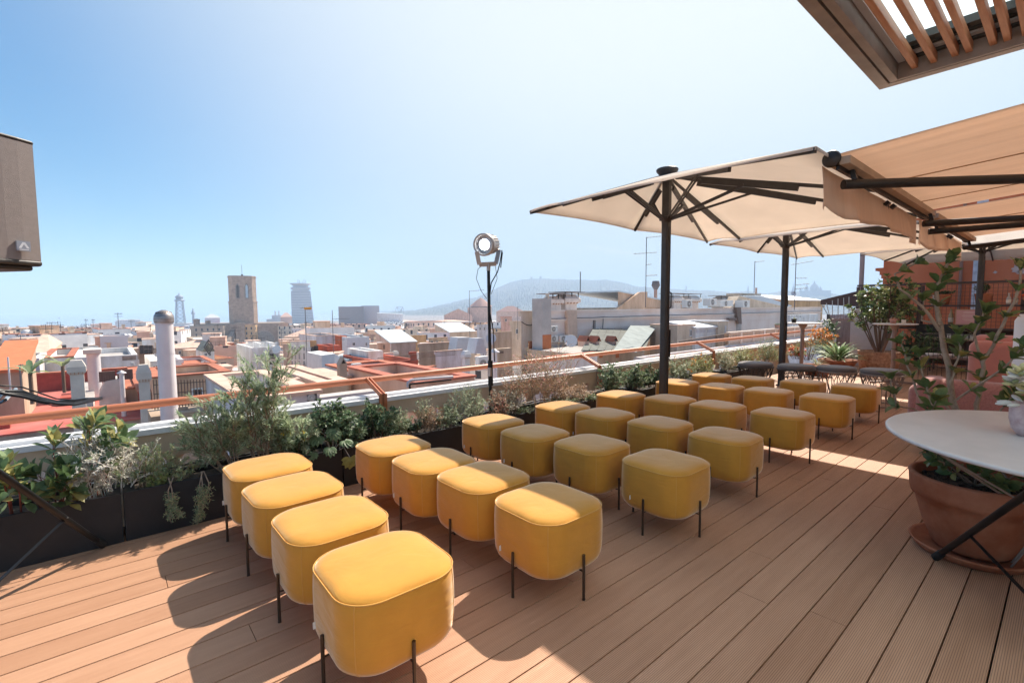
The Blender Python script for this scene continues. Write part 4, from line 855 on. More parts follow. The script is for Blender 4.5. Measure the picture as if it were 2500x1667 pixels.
rackplant(3.2, 1.66, .34, .22, 'yel', 81, 'light green trailing plant on the rack top left')
rackplant(2.85, 1.62, .36, .26, 'yel', 82, 'pale variegated trailing plant beside the left rack post', .8)
rackplant(2.6, 1.15, .3, .25, 'dark', 83, 'dark leafy plant in a terracotta pot low on the rack', .2)
rackplant(2.0, 1.68, .22, .06, 'dark', 84, 'terracotta bowl on the upper rack shelf beside a clear bottle', ll=.04)
rackplant(1.32, 1.68, .22, .22, 'dark', 85, 'round pot of small dark leaves left of the far parasol mast', ll=.045)
rackplant(.35, 1.75, .25, .26, 'yel', 86, 'shelf plant at the right end of the rack')
rackplant(2.95, .62, .3, .28, 'dark', 87, 'dark plant in a clay pot on the low left shelf', .2)
rackplant(1.35, 1.15, .2, .18, 'yel', 88, 'small green plant beside the pink framed card', pot=False)
plant('kalanchoe', 'bush with red and white flowers at the right end of the rack', 'flower', (13.2, .48, 1.35), .48, .25, 'yel', seed=90, n=14, sub=4, leafn=5, ll=.05, lw=.02, flow=(FLR, .7, 8, .035))
GLS = mat('bottle_glass', (.75, .78, .76), .08, spec=.6, alpha=.45); CREAM = mat('bottle_label', (.7, .66, .6), .6); WINE = mat('wine_bottle', (.45, .36, .22), .25)
def bottle(y, z, h, lab, mt=GLS, rr=.04, cap=CREAM):
    e = empty('bottle', (RX+.05, y, z), 0, lab, 'bottle', 'bottles on the rack'); m = MB(); m.lathe([(0, 0), (rr, 0), (rr, h*.55), (rr*.4, h*.75), (rr*.36, h*.97), (0, h*.97)], 16); m.build('glass', mt, e)
    m = MB(); m.lathe([(rr*1.02, h*.15), (rr*1.02, h*.42)], 16); m.build('paper_label', CREAM, e); m = MB(); m.lathe([(rr*.42, h*.93), (rr*.42, h), (0, h)], 12); m.build('cap', cap, e)
bottle(2.14, 1.44, .22, 'clear water bottle beside the rack post'); bottle(.93, 1.44, .24, 'clear water bottle right of the far mast, left one'); bottle(.83, 1.44, .24, 'clear water bottle right of the far mast, right one')
GOLD = mat('foil_gold', (.55, .32, .12), .4, .5)
bottle(2.02, 1.0, .36, 'wine bottle with gold neck on the middle shelf, left one', WINE, .045, GOLD); bottle(1.82, 1.0, .36, 'wine bottle with gold neck on the middle shelf, right one', WINE, .045, GOLD)
for i in range(7):
    e = None; m = MB(); m.lathe([(0, 0), (.03, 0), (.036, .09), (.033, .09), (.028, .01), (0, .008)], 14); o = m.build('drinking_glass', GLS); o.location = (RX-.62+.05*(i % 2), 1.75-.09*i, .72)
    tag(o, 'drinking glass lined up on the side table, ' + ('nearest the rack post', 'second from the rack post', 'third from the rack post', 'in the middle of the line', 'third from the armchair', 'second from the armchair', 'at the armchair end')[i], 'glass', 'drinking glasses on the side table')
tbx = empty('side_table', (RX-.55, 1.3, 0), 0, 'low steel side table with glasses before the rack', 'table')
m = MB(); m.box((-.25, -.75, .69), (.25, .75, .72)); m.build('tabletop', mat('side_top', (.40, .30, .24), .5), tbx)
for a, b in ((-.23, -.72), (-.23, .70), (.21, -.72), (.21, .70)):
    m = MB(); m.box((a, b, 0), (a+.03, b+.03, .69)); m.build('leg', RUST, tbx)
m = MB(); m.box((-.02, -.25, 0), (.02, .18, .34)); fr = m.build('frame', mat('frame_wood', (.5, .3, .2), .5)); fr.location = (RX-.1, 1.55, 1.0)
tag(fr, 'framed pink card leaning on the rack shelf', 'framed sign')
m = MB(); m.box((-.024, -.23, .02), (-.0205, .16, .32)); m.build('card', mat('pink_card', (.62, .30, .36), .7, c2=(.66, .42, .36), vscale=2), fr)
m = MB()
for i, (zz, a, b) in enumerate(((.265, -.10, .09), (.215, -.12, .10), (.19, -.13, .11), (.165, -.10, .09), (.12, -.12, .10), (.095, -.08, .07))): m.box((-.0265, a-.03, zz), (-.0245, b-.04, zz+(.014 if i == 0 else .006)))
m.build('text_line', mat('card_text', (.8, .7, .7), .7), fr)
# dark cabinet under bottles
m = MB(); m.box((-.05, -.38, 0), (.25, .42, .38)); o = m.build('black_box', DKP, bevel=.01); o.location = (RX-.12, 1.95, .62); tag(o, 'black crate under the two gold necked wine bottles', 'box')
# ---- red house at the end
REDW = mat('red_plaster', (.58, .15, .06), .85, c2=(.66, .20, .09), vscale=1.5, bump=.1, bscale=30)
hs_ = empty('red_house', (17, 0, 0), 0, 'brick red plastered house with peeling patches at the far end', 'house')
m = MB(); m.box((0, -5, -8), (6, 3.56, 5.2)); m.build('wall', REDW, hs_)
m = MB(); m.prism([(-.0, 3.56), (6, 3.56), (6, 3.62), (0, 3.62)], 1.6, 5.2)
m.box((-.02, 3.56, 2.42), (6, 3.80, 2.50)); m.box((-.015, 3.56, 2.30), (6, 3.70, 2.42)); m.box((-.01, 3.56, 2.20), (6, 3.66, 2.30)); m.build('cornice', REDW, hs_)
PLP = mat('bare_plaster', (.60, .45, .40), .9, var=.15, vscale=12)
r = random.Random(9); m = MB()
def patch(y, z, s, e=1.0):
    n = 16; vs = [(-.004, y, z)]
    for k_ in range(n): a = 2*pi*k_/n; q = s*r.uniform(.45, 1.1); vs.append((-.004, y+q*cos(a)*e, z+q*sin(a)*.8))
    m.add(vs, [(0, 1+k_, 1+(k_+1) % n) for k_ in range(n)])
patch(.98, 2.30, .14); patch(.75, 2.2, .13); patch(.9, 2.22, .10)
for i in range(9): patch(1.25-.12*i, 2.60-.02*(i % 3)+.008*i, .06+.03*(i % 2), 1.8)
patch(1.35, 2.24, .05)
m.build('peeling_patch', PLP, hs_)
m = MB(); m.tube([(-.05, 1.98, 1.2), (-.05, 1.98, 5)], .035, 10); m.build('drain_pipe', mat('pipe_brown', (.28, .15, .11), .6), hs_)
m = MB(); m.box((-.03, 1.55, 1.2), (-.003, 1.76, 5)); m.build('pale_strip', mat('bluish_white', (.55, .56, .62), .7, var=.2, vscale=8), hs_)
q = onX(1978, 655, 15.2); m = MB(); m.tube([(0, 0, 0), (0, 0, 4.2)], .055, 12); o = m.build('steel_post', mat('post_pink', (.36, .26, .24), .6)); o.location = (15.2, q.y, 0); tag(o, 'thin taupe steel post rising behind the plant rack', 'post')
# chimney & glimpses between awnings
m = MB(); m.box((0, 0, 0), (1.6, 1.5, 9)); o = m.build('chimney_block', mat('dull_pink', (.45, .33, .30), .85, var=.1)); o.location = onX(2330, 500, 24); o.location.z = -2; tag(o, 'dull pink stack seen in the gap between the two awnings', 'chimney')
# ---- canopy and reed fence at the left rear
TARP = mat('brown_tarp', (.10, .06, .05), .8)
cn_ = empty('shade_canopy', (15.4, 5.2, 0), 0, 'brown lean-to canopy with radiating steel rods left of the rack', 'canopy')
p0 = onY(1884, 690, 6.6); A_ = [onY(1886, 690, 6.6), onX(1968, 672, 16.5), onX(1968, 700, 16.5)]
m = MB(); q0 = onX(1885, 690, 16.5); q1 = onX(1975, 668, 16.5); q2 = onX(1975, 692, 16.5)
def rel(p): return V(p)-V((15.4, 5.2, 0))
m.add([rel(q0), rel(q1), rel(q1+V((3, 0, -.1))), rel(q0+V((3, 0, -.1)))], [(0, 1, 2, 3)]); m.add([rel(q0), rel(q1), rel(q1-V((0, 0, .45))), rel(q0-V((0, 0, .12)))], [(0, 1, 2, 3)])
m.build('fabric', TARP, cn_, solid=.02)
hubp = onX(1908, 726, 16.3)
m = MB()
for (xd, yd) in ((1888, 700), (1898, 696), (1912, 690), (1925, 686), (1938, 684), (1950, 682)): m.tube([rel(onX(xd, yd, 16.3)), rel(onX(xd+(1908-xd)*.7 if xd < 1910 else xd, 724, 16.3))], .012, 6)
m.tube([rel(onX(1905, 724, 16.3)), rel(onX(1968, 720, 16.3))], .012, 6); m.build('rod', STEEL, cn_)
rf_ = empty('reed_fence', (15.4, 4.6, 0), 0, 'reed and corrugated fence panel under the brown canopy', 'fence')
REED = mat('reed', (.22, .15, .13), .8, c2=(.38, .29, .26), vscale=6, stretch=(20, 20, .6))
m = MB(); a = onX(1905, 730, 15.6); b = onX(1965, 730, 15.6); n = 44
for i in range(n):
    t = i/n; y_ = a.y+(b.y-a.y)*t; m.tube([(.2, y_-4.6, -.3), (.2, y_-4.6, a.z+.02*(i % 3))], .014, 5)
m.build('reeds', REED, rf_)
m = MB(); m.add([(.15+.03*sin(i*1.9), a.y+(b.y-a.y)*i/30-4.6, zz) for i in range(31) for zz in (a.z-.02, a.z+.09)], [(2*i, 2*i+2, 2*i+3, 2*i+1) for i in range(30)]); m.build('top_strip', mat('pale_sheet', (.5, .42, .42), .6), rf_)
m = MB(); m.beam((.1, a.y-4.6, -.4), (.1, a.y-4.6, a.z+.1), .06, .06); m.build('post', DARK, rf_)
# white hoop
hp = [onX(1856+74*t, 818-82*sin(pi*min(1, t*1.02)), 15) for t in [i/16 for i in range(17)]]
m = MB(); m.tube(hp, .028, 8); o = m.build('white_hoop', mat('white_tube', (.75, .75, .78), .4)); tag(o, 'white tubular hoop handle arching by the reed fence', 'ladder rail')
# ---- sofa and armchairs
PINK = mat('pink_knit', (.42, .17, .14), .85, c2=(.30, .12, .105), vscale=60, sheen=.4, bump=.7, bscale=110)
def cushbox(mb, a, b, rr=.07, n=5):
    pass
def soft(name, a, b, mt, parent, bev=.07):
    m = MB(); m.box(a, b); o = m.build(name, mt, parent); md = o.modifiers.new('bevel', 'BEVEL'); md.width = bev; md.segments = 5
    for p_ in o.data.polygons: p_.use_smooth = True
    return o
sf = empty('sofa', (5.95, .02, 0), radians(2), 'dusty pink knitted sofa seen from behind through the potted shrub', 'sofa')
soft('backrest', (-.10, -1.1, .34), (.14, .94, .76), PINK, sf, .09); soft('seat', (.14, -1.05, .30), (.85, .90, .48), PINK, sf); soft('armrest', (-.05, .76, .30), (.85, 1.0, .70), PINK, sf, .09)
m = MB(); m.box((-.02, -1.0, .0), (.8, .84, .33)); m.build('base', DKP, sf)
def armchair(loc_, rz, lab):
    e = empty('armchair', loc_, rz, lab, 'armchair', 'pink armchairs by the rack')
    soft('backrest', (-.10, -.42, .35), (.08, .42, .98), PINK2, e, .1); soft('seat', (.08, -.38, .30), (.7, .38, .46), PINK2, e, .06)
    for a, b in ((0, -.35), (0, .33), (.62, -.35), (.62, .33)): m = MB(); m.tube([(a, b, 0), (a, b, .32)], .014, 8); m.build('leg', DARK, e)
PINK2 = mat('pink_felt', (.50, .20, .16), .85, sheen=.4, var=.06)
armchair((8.6, .46, 0), radians(5), 'pink felt armchair just behind the sofa'); armchair((10.4, .60, 0), radians(-4), 'pink felt armchair farther back under the awning')
# white rounded cabinet edge at right
m = MB(); m.lathe([(0, 0), (.15, 0), (.16, .04), (.16, 1.3), (.13, 1.36), (0, 1.37)], 24); q = at(2374, 800, 6.2); o = m.build('white_column', mat('white_gloss', (.70, .69, .70), .35)); o.location = (q.x+.04, q.y-.03, 0); tag(o, 'white rounded patio heater body at the right edge', 'heater')
# wire trolley between stools and rack
tr = empty('wire_trolley', (10.6, 1.25, 0), 0, 'dark wire trolley with stacked plates before the rack', 'trolley')
m = MB()
for i in range(16):
    yy = -.45+i*.06; m.tube([(0, yy, .1), (0, yy, .95)], .004, 5)
for zz in (.1, .4, .7, .95): m.tube([(0, -.45, zz), (0, .45, zz)], .007, 6); m.tube([(.4, -.45, zz), (.4, .45, zz)], .007, 6)
m.build('wire_side', DARK, tr)
for zz in (.12, .55): m = MB(); m.box((0, -.45, zz), (.4, .45, zz+.02)); m.build('shelf', mat('trolley_shelf', (.2, .13, .1), .6), tr)
for i in range(4):
    m = MB(); m.lathe([(0, 0), (.06, 0), (.1, .015*3), (.095, .05), (0, .01)], 18); o = m.build('plate_stack', mat('china', (.7, .66, .63), .3)); o.location = (10.75, 1.55-.2*i, .57); tag(o, 'pale china stack on the wire trolley shelf, ' + ('left end', 'second from left', 'second from right', 'right end')[i], 'plates', 'china stacks on the trolley')
# ================================================================== CITY
RC = random.Random(42)
WALLS = dict(white=(.70, .69, .68), cream=(.60, .49, .38), beige=(.48, .37, .28), pink=(.58, .40, .32), lilac=(.55, .53, .56), ochre=(.55, .34, .17), peach=(.62, .42, .29), brick=(.36, .15, .09), tan=(.40, .30, .22), red=(.42, .10, .06))
WALLS = {k: tuple(min(.84, x*1.2) for x in c) for k, c in WALLS.items()}
WM = {k: mat('wall_'+k, tuple(x*1.05 for x in c), .88, c2=tuple(x*y for x, y in zip(c, (.72, .66, .60))), vscale=1.1, stretch=(1, 1, .3), bump=.15, bscale=6) for k, c in WALLS.items()}
FM = {k: facade('facade_'+k, c) for k, c in WALLS.items()}
TILE = mat('roof_tile', (.40, .13, .07), .8, var=.25, vscale=1.2); TILE2 = mat('roof_tile_pale', (.60, .41, .32), .85, var=.2, vscale=1.5)
REDP = mat('red_roof_paint', (.42, .085, .065), .8, c2=(.50, .17, .14), vscale=.9); ROOFW = mat('roof_white', (.72, .72, .73), .8, var=.08, vscale=.6); ROOFG = mat('roof_grey', (.40, .37, .35), .9, var=.2, vscale=.8)
WIN = mat('window_dark', (.03, .032, .038), .15, spec=.6); WINF = mat('window_frame', (.70, .68, .66), .5); SHUT = mat('shutter', (.22, .15, .11), .6); IRON = mat('iron', (.05, .04, .038), .6)
CORR = mat('corrugated', (.62, .66, .68), .45, .2, var=.12, vscale=2); GALV = mat('galvanised', (.45, .46, .46), .4, .6, var=.12, vscale=6)
UP = V((0, 0, 1))
class Plane:
    """upright front plane of a building, for placing what sits on it"""
    def __init__(s, P0, u, v): s.P0, s.u, s.v = P0, u, v
    def loc(s, x, y, off=0):
        d = ray(x, y); t = ((s.P0+s.v*off)-V((0, 0, CAMH))).dot(s.v)/d.dot(s.v); p = d*t+V((0, 0, CAMH)); q = p-s.P0
        return q.dot(s.u), q.z
def bld(label, xl, xr, yt, wall='white', dist=None, Y=None, dep=8, skew=False, zb=-27, roof=None, cap=None, caph=.45, name='house', cat='house', wins=(), group=None, yaw=0, fac=False, stair=0, shed=None, rise=1.2, body='wall', lit=None):
    xm = (xl+xr)/2
    if Y is not None: P0 = onY(xm, yt, Y); u = V((1, 0, 0)); v = V((0, 1, 0))
    else:
        P0 = at(xm, yt, dist); d = ray(xm, yt); v = V((d.x, d.y, 0)).normalized(); R_ = Matrix.Rotation(radians(yaw), 3, 'Z'); v = R_ @ v; u = V((v.y, -v.x, 0))
    zt = P0.z; P0 = V((P0.x, P0.y, 0)); pl_ = Plane(P0, u, v)
    a = pl_.loc(xl, yt)[0]; b = pl_.loc(xr, yt)[0]
    r = empty(name, (P0.x, P0.y, 0), atan2(u.y, u.x), label, cat, group)
    wm = (FM if fac else WM)[wall] if isinstance(wall, str) else wall
    if skew: dep = min(dep, (b-a)*.85*ray(xl, yt).y/ray(xl, yt).x)
    rm = roof or ROOFG; m = MB()
    rt = zt-(caph if not shed else 0)
    a2 = a
    if skew: dl = ray(xl, yt); a2 = a+dep*dl.x/dl.y*1.02+.05
    vs_ = [(a, 0), (b, 0), (b, dep), (a2, dep)]; m.add([(x, y, zb) for x, y in vs_]+[(x, y, rt) for x, y in vs_], [(0, 1, 5, 4), (1, 2, 6, 5), (2, 3, 7, 6), (3, 0, 4, 7)], 0); m.add([(x, y, rt) for x, y in vs_], [(0, 1, 2, 3)], 1)
    m.build(body, [wm, rm], r)
    if shed:
        m = MB(); e = .15
        if shed == 'back': m.add([(a-e, -e, rt), (b+e, -e, rt), (b+e, dep+e, rt+rise), (a-e, dep+e, rt+rise)], [(0, 1, 2, 3)]); m.add([(a, 0.002, rt-.01), (a, dep, rt-.01), (a, dep, rt+rise-.03), (b, .002, rt-.01), (b, dep, rt-.01), (b, dep, rt+rise-.03)], [(0, 2, 1), (3, 4, 5), (1, 2, 5, 4)], 1)
        elif shed == 'gable': # ridge runs away from the camera
            c = (a+b)/2; m.add([(a-e, -e, rt-.05), (c, -e, rt+rise), (c, dep+e, rt+rise), (a-e, dep+e, rt-.05), (b+e, -e, rt-.05), (b+e, dep+e, rt-.05)], [(0, 1, 2, 3), (1, 4, 5, 2)]); m.add([(a, 0, rt), (b, 0, rt), (c, 0, rt+rise-.06)], [(0, 1, 2)], 1)
        elif shed == 'hip':
            c = (a+b)/2; m.add([(a-e, -e, rt), (b+e, -e, rt), (b+e, dep+e, rt), (a-e, dep+e, rt), (c-(b-a)*.12, dep/2, rt+rise), (c+(b-a)*.12, dep/2, rt+rise)], [(0, 1, 5, 4), (1, 2, 5), (2, 3, 4, 5), (3, 0, 4)])
        elif shed == 'right': m.add([(a-e, -e, rt+rise), (b+e, -e, rt), (b+e, dep+e, rt), (a-e, dep+e, rt+rise)], [(0, 1, 2, 3)]); m.add([(a, 0, rt-.01), (b, 0, rt-.01), (a, 0, rt+rise-.05)], [(0, 1, 2)], 1)
        m.build('roof', [cap or TILE, wm], r, solid=.12)
    elif caph > .05:
        t = .28 if (dist or Y) < 120 else .5; m = MB()
        m.box((a, 0, rt), (b, t, zt)); 
        if not skew: m.box((a, dep-t, rt), (b, dep, zt)); m.box((a, t, rt), (a+t, dep-t, zt)); m.box((b-t, t, rt), (b, dep-t, zt))
        m.build('parapet', wm, r)
        if cap:
            e = .05; m = MB(); h = .07
            m.box((a-e, -e, zt), (b+e, t+e, zt+h))
            if not skew: m.box((a-e, dep-t-e, zt), (b+e, dep+e, zt+h)); m.box((a-e, t+e, zt), (a+t+e, dep-t-e, zt+h)); m.box((b-t-e, t+e, zt), (b+e, dep-t-e, zt+h))
            m.build('coping', cap, r)
    if stair:
        m = MB(); s0 = a+(b-a)*RC.uniform(.1, .6); hh = RC.uniform(1.6, 2.4); ww = min(3, (b-a)*.35); m.box((s0, dep*.4, rt), (s0+ww, dep*.4+3, rt+hh)); m.box((s0-.1, dep*.4-.1, rt+hh), (s0+ww+.1, dep*.4+3.1, rt+hh+.12), 1); m.build('stairhead', [WM[RC.choice(('white', 'cream', 'pink', 'peach'))], TILE2], r)
        m = MB(); s1 = a+(b-a)*RC.uniform(.6, .85); m.box((s1, dep*.3, rt), (s1+.6, dep*.3+.5, rt+1.5)); m.box((s1-.08, dep*.3-.08, rt+1.5), (s1+.68, dep*.3+.58, rt+1.6)); m.build('chimney', WM['cream'], r)
        for q_ in range(RC.choice((0, 1, 1, 2))):
            m = MB(); ax_ = a+(b-a)*RC.uniform(.1, .9); ay_ = dep*RC.uniform(.1, .8); h_ = RC.uniform(2, 4.5); tt = .035 if dist < 120 else .06; m.tube([(ax_, ay_, rt), (ax_, ay_, rt+h_)], tt, 4); an = RC.uniform(-.6, .6)
            for w_ in (.95, .8): m.tube([(ax_-.7*cos(an), ay_-.7*sin(an), rt+h_*w_), (ax_+.9*cos(an), ay_+.9*sin(an), rt+h_*w_)], tt*.7, 4)
            for w_ in (-.5, -.2, .2, .5, .8): m.tube([(ax_+w_*cos(an), ay_+w_*sin(an), rt+h_*.95-.22), (ax_+w_*cos(an), ay_+w_*sin(an), rt+h_*.95+.22)], tt*.5, 3)
            m.build('aerial', IRON, r)
        if RC.random() < .6: m = MB(); cx_ = a+(b-a)*RC.uniform(.1, .8); m.box((cx_, .5, rt), (cx_+.9, .85, rt+.8)); m.build('ac_unit', WINF, r)
        if RC.random() < .4: m = MB(); cx_ = a+(b-a)*RC.uniform(.2, .7); m.lathe([(.7, rt), (.7, rt+1.1), (.3, rt+1.35), (0, rt+1.4)], 12, (cx_, dep*.6, 0)); m.build('water_tank', WINF, r)
        if RC.random() < .35:
            m = MB(); n_ = 12
            for q_ in range(n_+1): m.beam((a+(b-a)*q_/n_, .1, zt), (a+(b-a)*q_/n_, .1, zt+.8), .03, .03)
            m.beam((a, .1, zt+.8), (b, .1, zt+.8), .04, .04); m.build('railing', IRON, r)
    for wdef in wins:
        x0, y0, x1, y1 = wdef[:4]; kind = wdef[4] if len(wdef) > 4 else 'w'
        ua, za = pl_.loc(x0, y1); ub, zb_ = pl_.loc(x1, y0)
        m = MB()
        if kind == 'patch': m.box((ua, -.012, za), (ub, -.002, zb_)); m.build('painted_patch', wdef[5], r); continue
        if kind == 'door': m.box((ua, -.03, za), (ub, .02, zb_)); m.build('door', SHUT, r); continue
        if kind == 'shut': m.box((ua, -.03, za), (ub, .02, zb_)); m.build('shutter', WM['lilac'], r); continue
        f = .06 if (dist or Y) < 130 else .12
        m.box((ua-f, -.05, za-f), (ub+f, -.0, za)); m.box((ua-f, -.05, zb_), (ub+f, 0, zb_+f)); m.box((ua-f, -.05, za), (ua, 0, zb_)); m.box((ub, -.05, za), (ub+f, 0, zb_)); m.box(((ua+ub)/2-f/3, -.04, za), ((ua+ub)/2+f/3, 0, zb_))
        fr_ = m.build('window', WINF, r); m = MB(); m.box((ua, -.02, za), (ub, -.002, zb_)); m.build('pane', WIN, fr_)
        if kind == 'bars':
            m = MB(); n = max(4, int((ub-ua)/.16))
            for i in range(n+1): m.beam((ua+(ub-ua)*i/n, -.09, za-.05), (ua+(ub-ua)*i/n, -.09, zb_+.05), .025, .025)
            m.build('bars', IRON, fr_)
        if kind == 'balc':
            m = MB(); w_ = (ub-ua)*.5; m.box((ua-w_, -.8, za-.15), (ub+w_, 0, za-.05))
            for i in range(13): m.beam((ua-w_+(ub-ua+2*w_)*i/12, -.78, za-.05), (ua-w_+(ub-ua+2*w_)*i/12, -.78, za+.9), .03, .03)
            m.beam((ua-w_, -.78, za+.92), (ub+w_, -.78, za+.92), .05, .05); m.build('balcony', IRON, fr_)
    r['_'] = 0; del r['_']
    return r, pl_, (a, b, zt, rt, dep)
def free(name, label, cat, mb, mt, loc=None, group=None):
    o = mb.build(name, mt, org=loc); return tag(o, label, cat, group)
# ---- ground, sea, hills
azl = atan2(ray(860, 710).y, ray(860, 710).x); m = MB(); N_ = 96; vs = [(0, 0, -27.3)]
for i in range(N_): a_ = 2*pi*i/N_; R__ = 1150 if azl < a_ < azl+2.2 else 2700; vs.append((R__*cos(a_), R__*sin(a_), -27.3))
m.add(vs, [(0, 1+i, 1+(i+1) % N_) for i in range(N_)]); tag(m.build('ground', mat('street_ground', (.24, .21, .19), .95, var=.2, vscale=.02)), kind='structure')
m = MB(); m.lathe([(0, -33), (1000, -33), (6900, -33)], 64); tag(m.build('sea', mat('sea_water', (.25, .34, .42), .3)), kind='structure')
def ridge(name, pts, d0, dfoot, dback, mt, amp, seed, sub=7):
    r = random.Random(seed); prof = []
    for i in range(len(pts)-1):
        for s in range(sub): t = s/sub; prof.append((pts[i][0]+(pts[i+1][0]-pts[i][0])*t, pts[i][1]+(pts[i+1][1]-pts[i][1])*t-r.random()*amp))
    prof.append(pts[-1]); rows = []; NR = 30
    for j in range(NR+1):
        t = j/NR; row = []
        for (x, y) in prof:
            c = at(x, y, d0); dirh = V((c.x, c.y, 0)).normalized()
            dd = dfoot+(d0-dfoot)*t; zz = -27+(c.z+27)*(t**1.25 if t < 1 else 1)+ (r.uniform(-1, 1)*12*t*(1-t)*2.5)
            row.append(V((dirh.x*dd, dirh.y*dd, zz)))
        rows.append(row)
    rows.append([V((p.x*dback/d0, p.y*dback/d0, -27)) for p in rows[-1]])
    n = len(prof); m = MB(); m.add([v for rw in rows for v in rw], [(j*n+i, j*n+i+1, (j+1)*n+i+1, (j+1)*n+i) for j in range(len(rows)-1) for i in range(n-1)], 0, False)
    return tag(m.build(name, mt), kind='structure')
HILL = mat('hill_green', (.02, .04, .022), .95, c2=(.09, .095, .075), vscale=.003)
ridge('hill', [(860, 722), (960, 712), (1020, 700), (1060, 690), (1095, 684), (1120, 672), (1145, 661), (1175, 648), (1200, 643), (1230, 641), (1262, 641), (1300, 643), (1340, 644), (1395, 644), (1430, 650), (1460, 658), (1500, 661), (1540, 664), (1600, 668), (1640, 668), (1680, 673), (1720, 669), (1760, 676), (1790, 670), (1820, 669), (1850, 673), (1890, 672), (1930, 678), (1990, 684), (2100, 690)], 3200, 1750, 4300, HILL, 2.0, 3, 16)
def far_building(name, label, cat, x0, x1, yt, dist, mt, dep=30, zb=-27, **k): return bld(label, x0, x1, yt, mt, dist=dist, dep=dep, zb=zb, caph=0, name=name, cat=cat, **k)
CST = mat('fort_stone', (.30, .26, .22), .9)
o, p_, _ = far_building('fort', 'low hilltop fort with a square keep on the crest of the hill', 'fort', 1262, 1300, 641, 3190, CST, dep=60, zb=120)
m = MB(); a_, z_ = p_.loc(1239, 634); b_, z2 = p_.loc(1244, 646); m.box((a_, 0, z2-6), (b_, 14, z_)); a_, z_ = p_.loc(1218, 636); b_, z2 = p_.loc(1223, 646); m.box((a_, 0, z2-6), (b_, 14, z_)); m.build('keep', CST, o)
# palace with domes on the hill
PAL = mat('palace_stone', (.34, .31, .30), .9)
pe = empty('domed_palace', at(1870, 672, 2900), 0, 'distant domed palace with spires on the hill, seen between the second mast and the post', 'palace')
pd = ray(1870, 672); pv = V((pd.x, pd.y, 0)).normalized(); pu = V((pv.y, -pv.x, 0)); pe.rotation_euler = (0, 0, atan2(pu.y, pu.x)); PB = Plane(V((at(1870, 672, 2900).x, at(1870, 672, 2900).y, 0)), pu, pv); pz = pe.location.z
def pq(x, y): a, z = PB.loc(x, y); return a, z-pz
m = MB(); a, z = pq(1838, 668); b, zl = pq(1908, 690); m.box((a, 0, zl-20), (b, 40, z)); m.build('body', PAL, pe)
def dome(xc, w_, yt, yb, nm='dome'):
    c, z1 = pq(xc, yt); _, z0 = pq(xc, yb); r0 = w_/2/1101*2900*.78; h = z1-z0
    m = MB(); m.lathe([(r0, z0), (r0, z0+h*.25), (r0*1.08, z0+h*.27), (r0*.95, z0+h*.45), (r0*.7, z0+h*.6), (r0*.35, z0+h*.70), (r0*.2, z0+h*.74), (r0*.18, z0+h*.84), (0, z1)], 16, (c, 15, 0)); m.build(nm, PAL, pe)
dome(1871, 19, 643, 671); dome(1853, 9, 648, 672, 'spire'); dome(1885, 8, 655, 672, 'spire'); dome(1839, 5, 656, 672, 'spire'); dome(1822.5, 7, 650, 674, 'spire')
o, _, _ = far_building('spire_tower', 'small distant spire on the hill left of the second mast', 'tower', 1574.5, 1577.5, 657, 3000, PAL, dep=6, zb=60)
o, p_, _ = far_building('hill_tower', 'pointed bell tower silhouette on the ridge, between both masts', 'tower', 1717, 1720, 660, 3000, PAL, dep=6, zb=50)
m = MB(); a, z = p_.loc(1718.5, 654); a0, zz0 = p_.loc(1717, 661); a1, _ = p_.loc(1720, 661); m.add([(a0, 0, zz0), (a1, 0, zz0), (a1, 6, zz0), (a0, 6, zz0), (a, 3, z)], [(0, 1, 4), (1, 2, 4), (2, 3, 4), (3, 0, 4)]); m.build('spire', PAL, o)
# ---- landmarks
STN = mat('church_stone', (.60, .43, .32), .9, c2=(.42, .29, .21), vscale=.5, bump=.5, bscale=2)
STN2 = mat('church_stone_dark', (.27, .215, .175), .9, var=.3, vscale=.7)
def brickwork(m_, sc=1.0):
    t = m_.node_tree; b = t.nodes['Principled BSDF']; L = t.links.new; tc = t.nodes.new('ShaderNodeTexCoord'); s = t.nodes.new('ShaderNodeSeparateXYZ'); L(tc.outputs['Object'], s.inputs[0]); ad = t.nodes.new('ShaderNodeMath'); L(s.outputs[0], ad.inputs[0]); L(s.outputs[1], ad.inputs[1]); cb = t.nodes.new('ShaderNodeCombineXYZ'); L(ad.outputs[0], cb.inputs[0]); L(s.outputs[2], cb.inputs[1])
    bt = t.nodes.new('ShaderNodeTexBrick'); bt.inputs['Scale'].default_value = sc; bt.inputs['Brick Width'].default_value = 1.1; bt.inputs['Row Height'].default_value = .5; bt.inputs['Mortar Size'].default_value = .045; bt.inputs['Color1'].default_value = (1, 1, 1, 1); bt.inputs['Color2'].default_value = (.78, .76, .74, 1); bt.inputs['Mortar'].default_value = (.55, .52, .5, 1); L(cb.outputs[0], bt.inputs['Vector'])
    src = b.inputs['Base Color'].links[0].from_socket; mx = t.nodes.new('ShaderNodeMix'); mx.data_type = 'RGBA'; mx.blend_type = 'MULTIPLY'; mx.inputs[0].default_value = .8; L(src, mx.inputs[6]); L(bt.outputs[0], mx.inputs[7]); L(mx.outputs[2], b.inputs['Base Color'])
brickwork(STN)
D0 = 350
ch, cp, cinfo = bld('gothic stone church with a square bell tower, side buttresses and a bricked rose window', 448, 657, 743, STN, dist=D0, dep=26, caph=0, name='stone_church', cat='church', roof=STN2, body='nave')
m = MB(); a, z1 = cp.loc(522, 632); b, _ = cp.loc(588, 632); _, z0 = cp.loc(555, 746); c = (a+b)/2; h = (b-a)/2
ct = .30*h
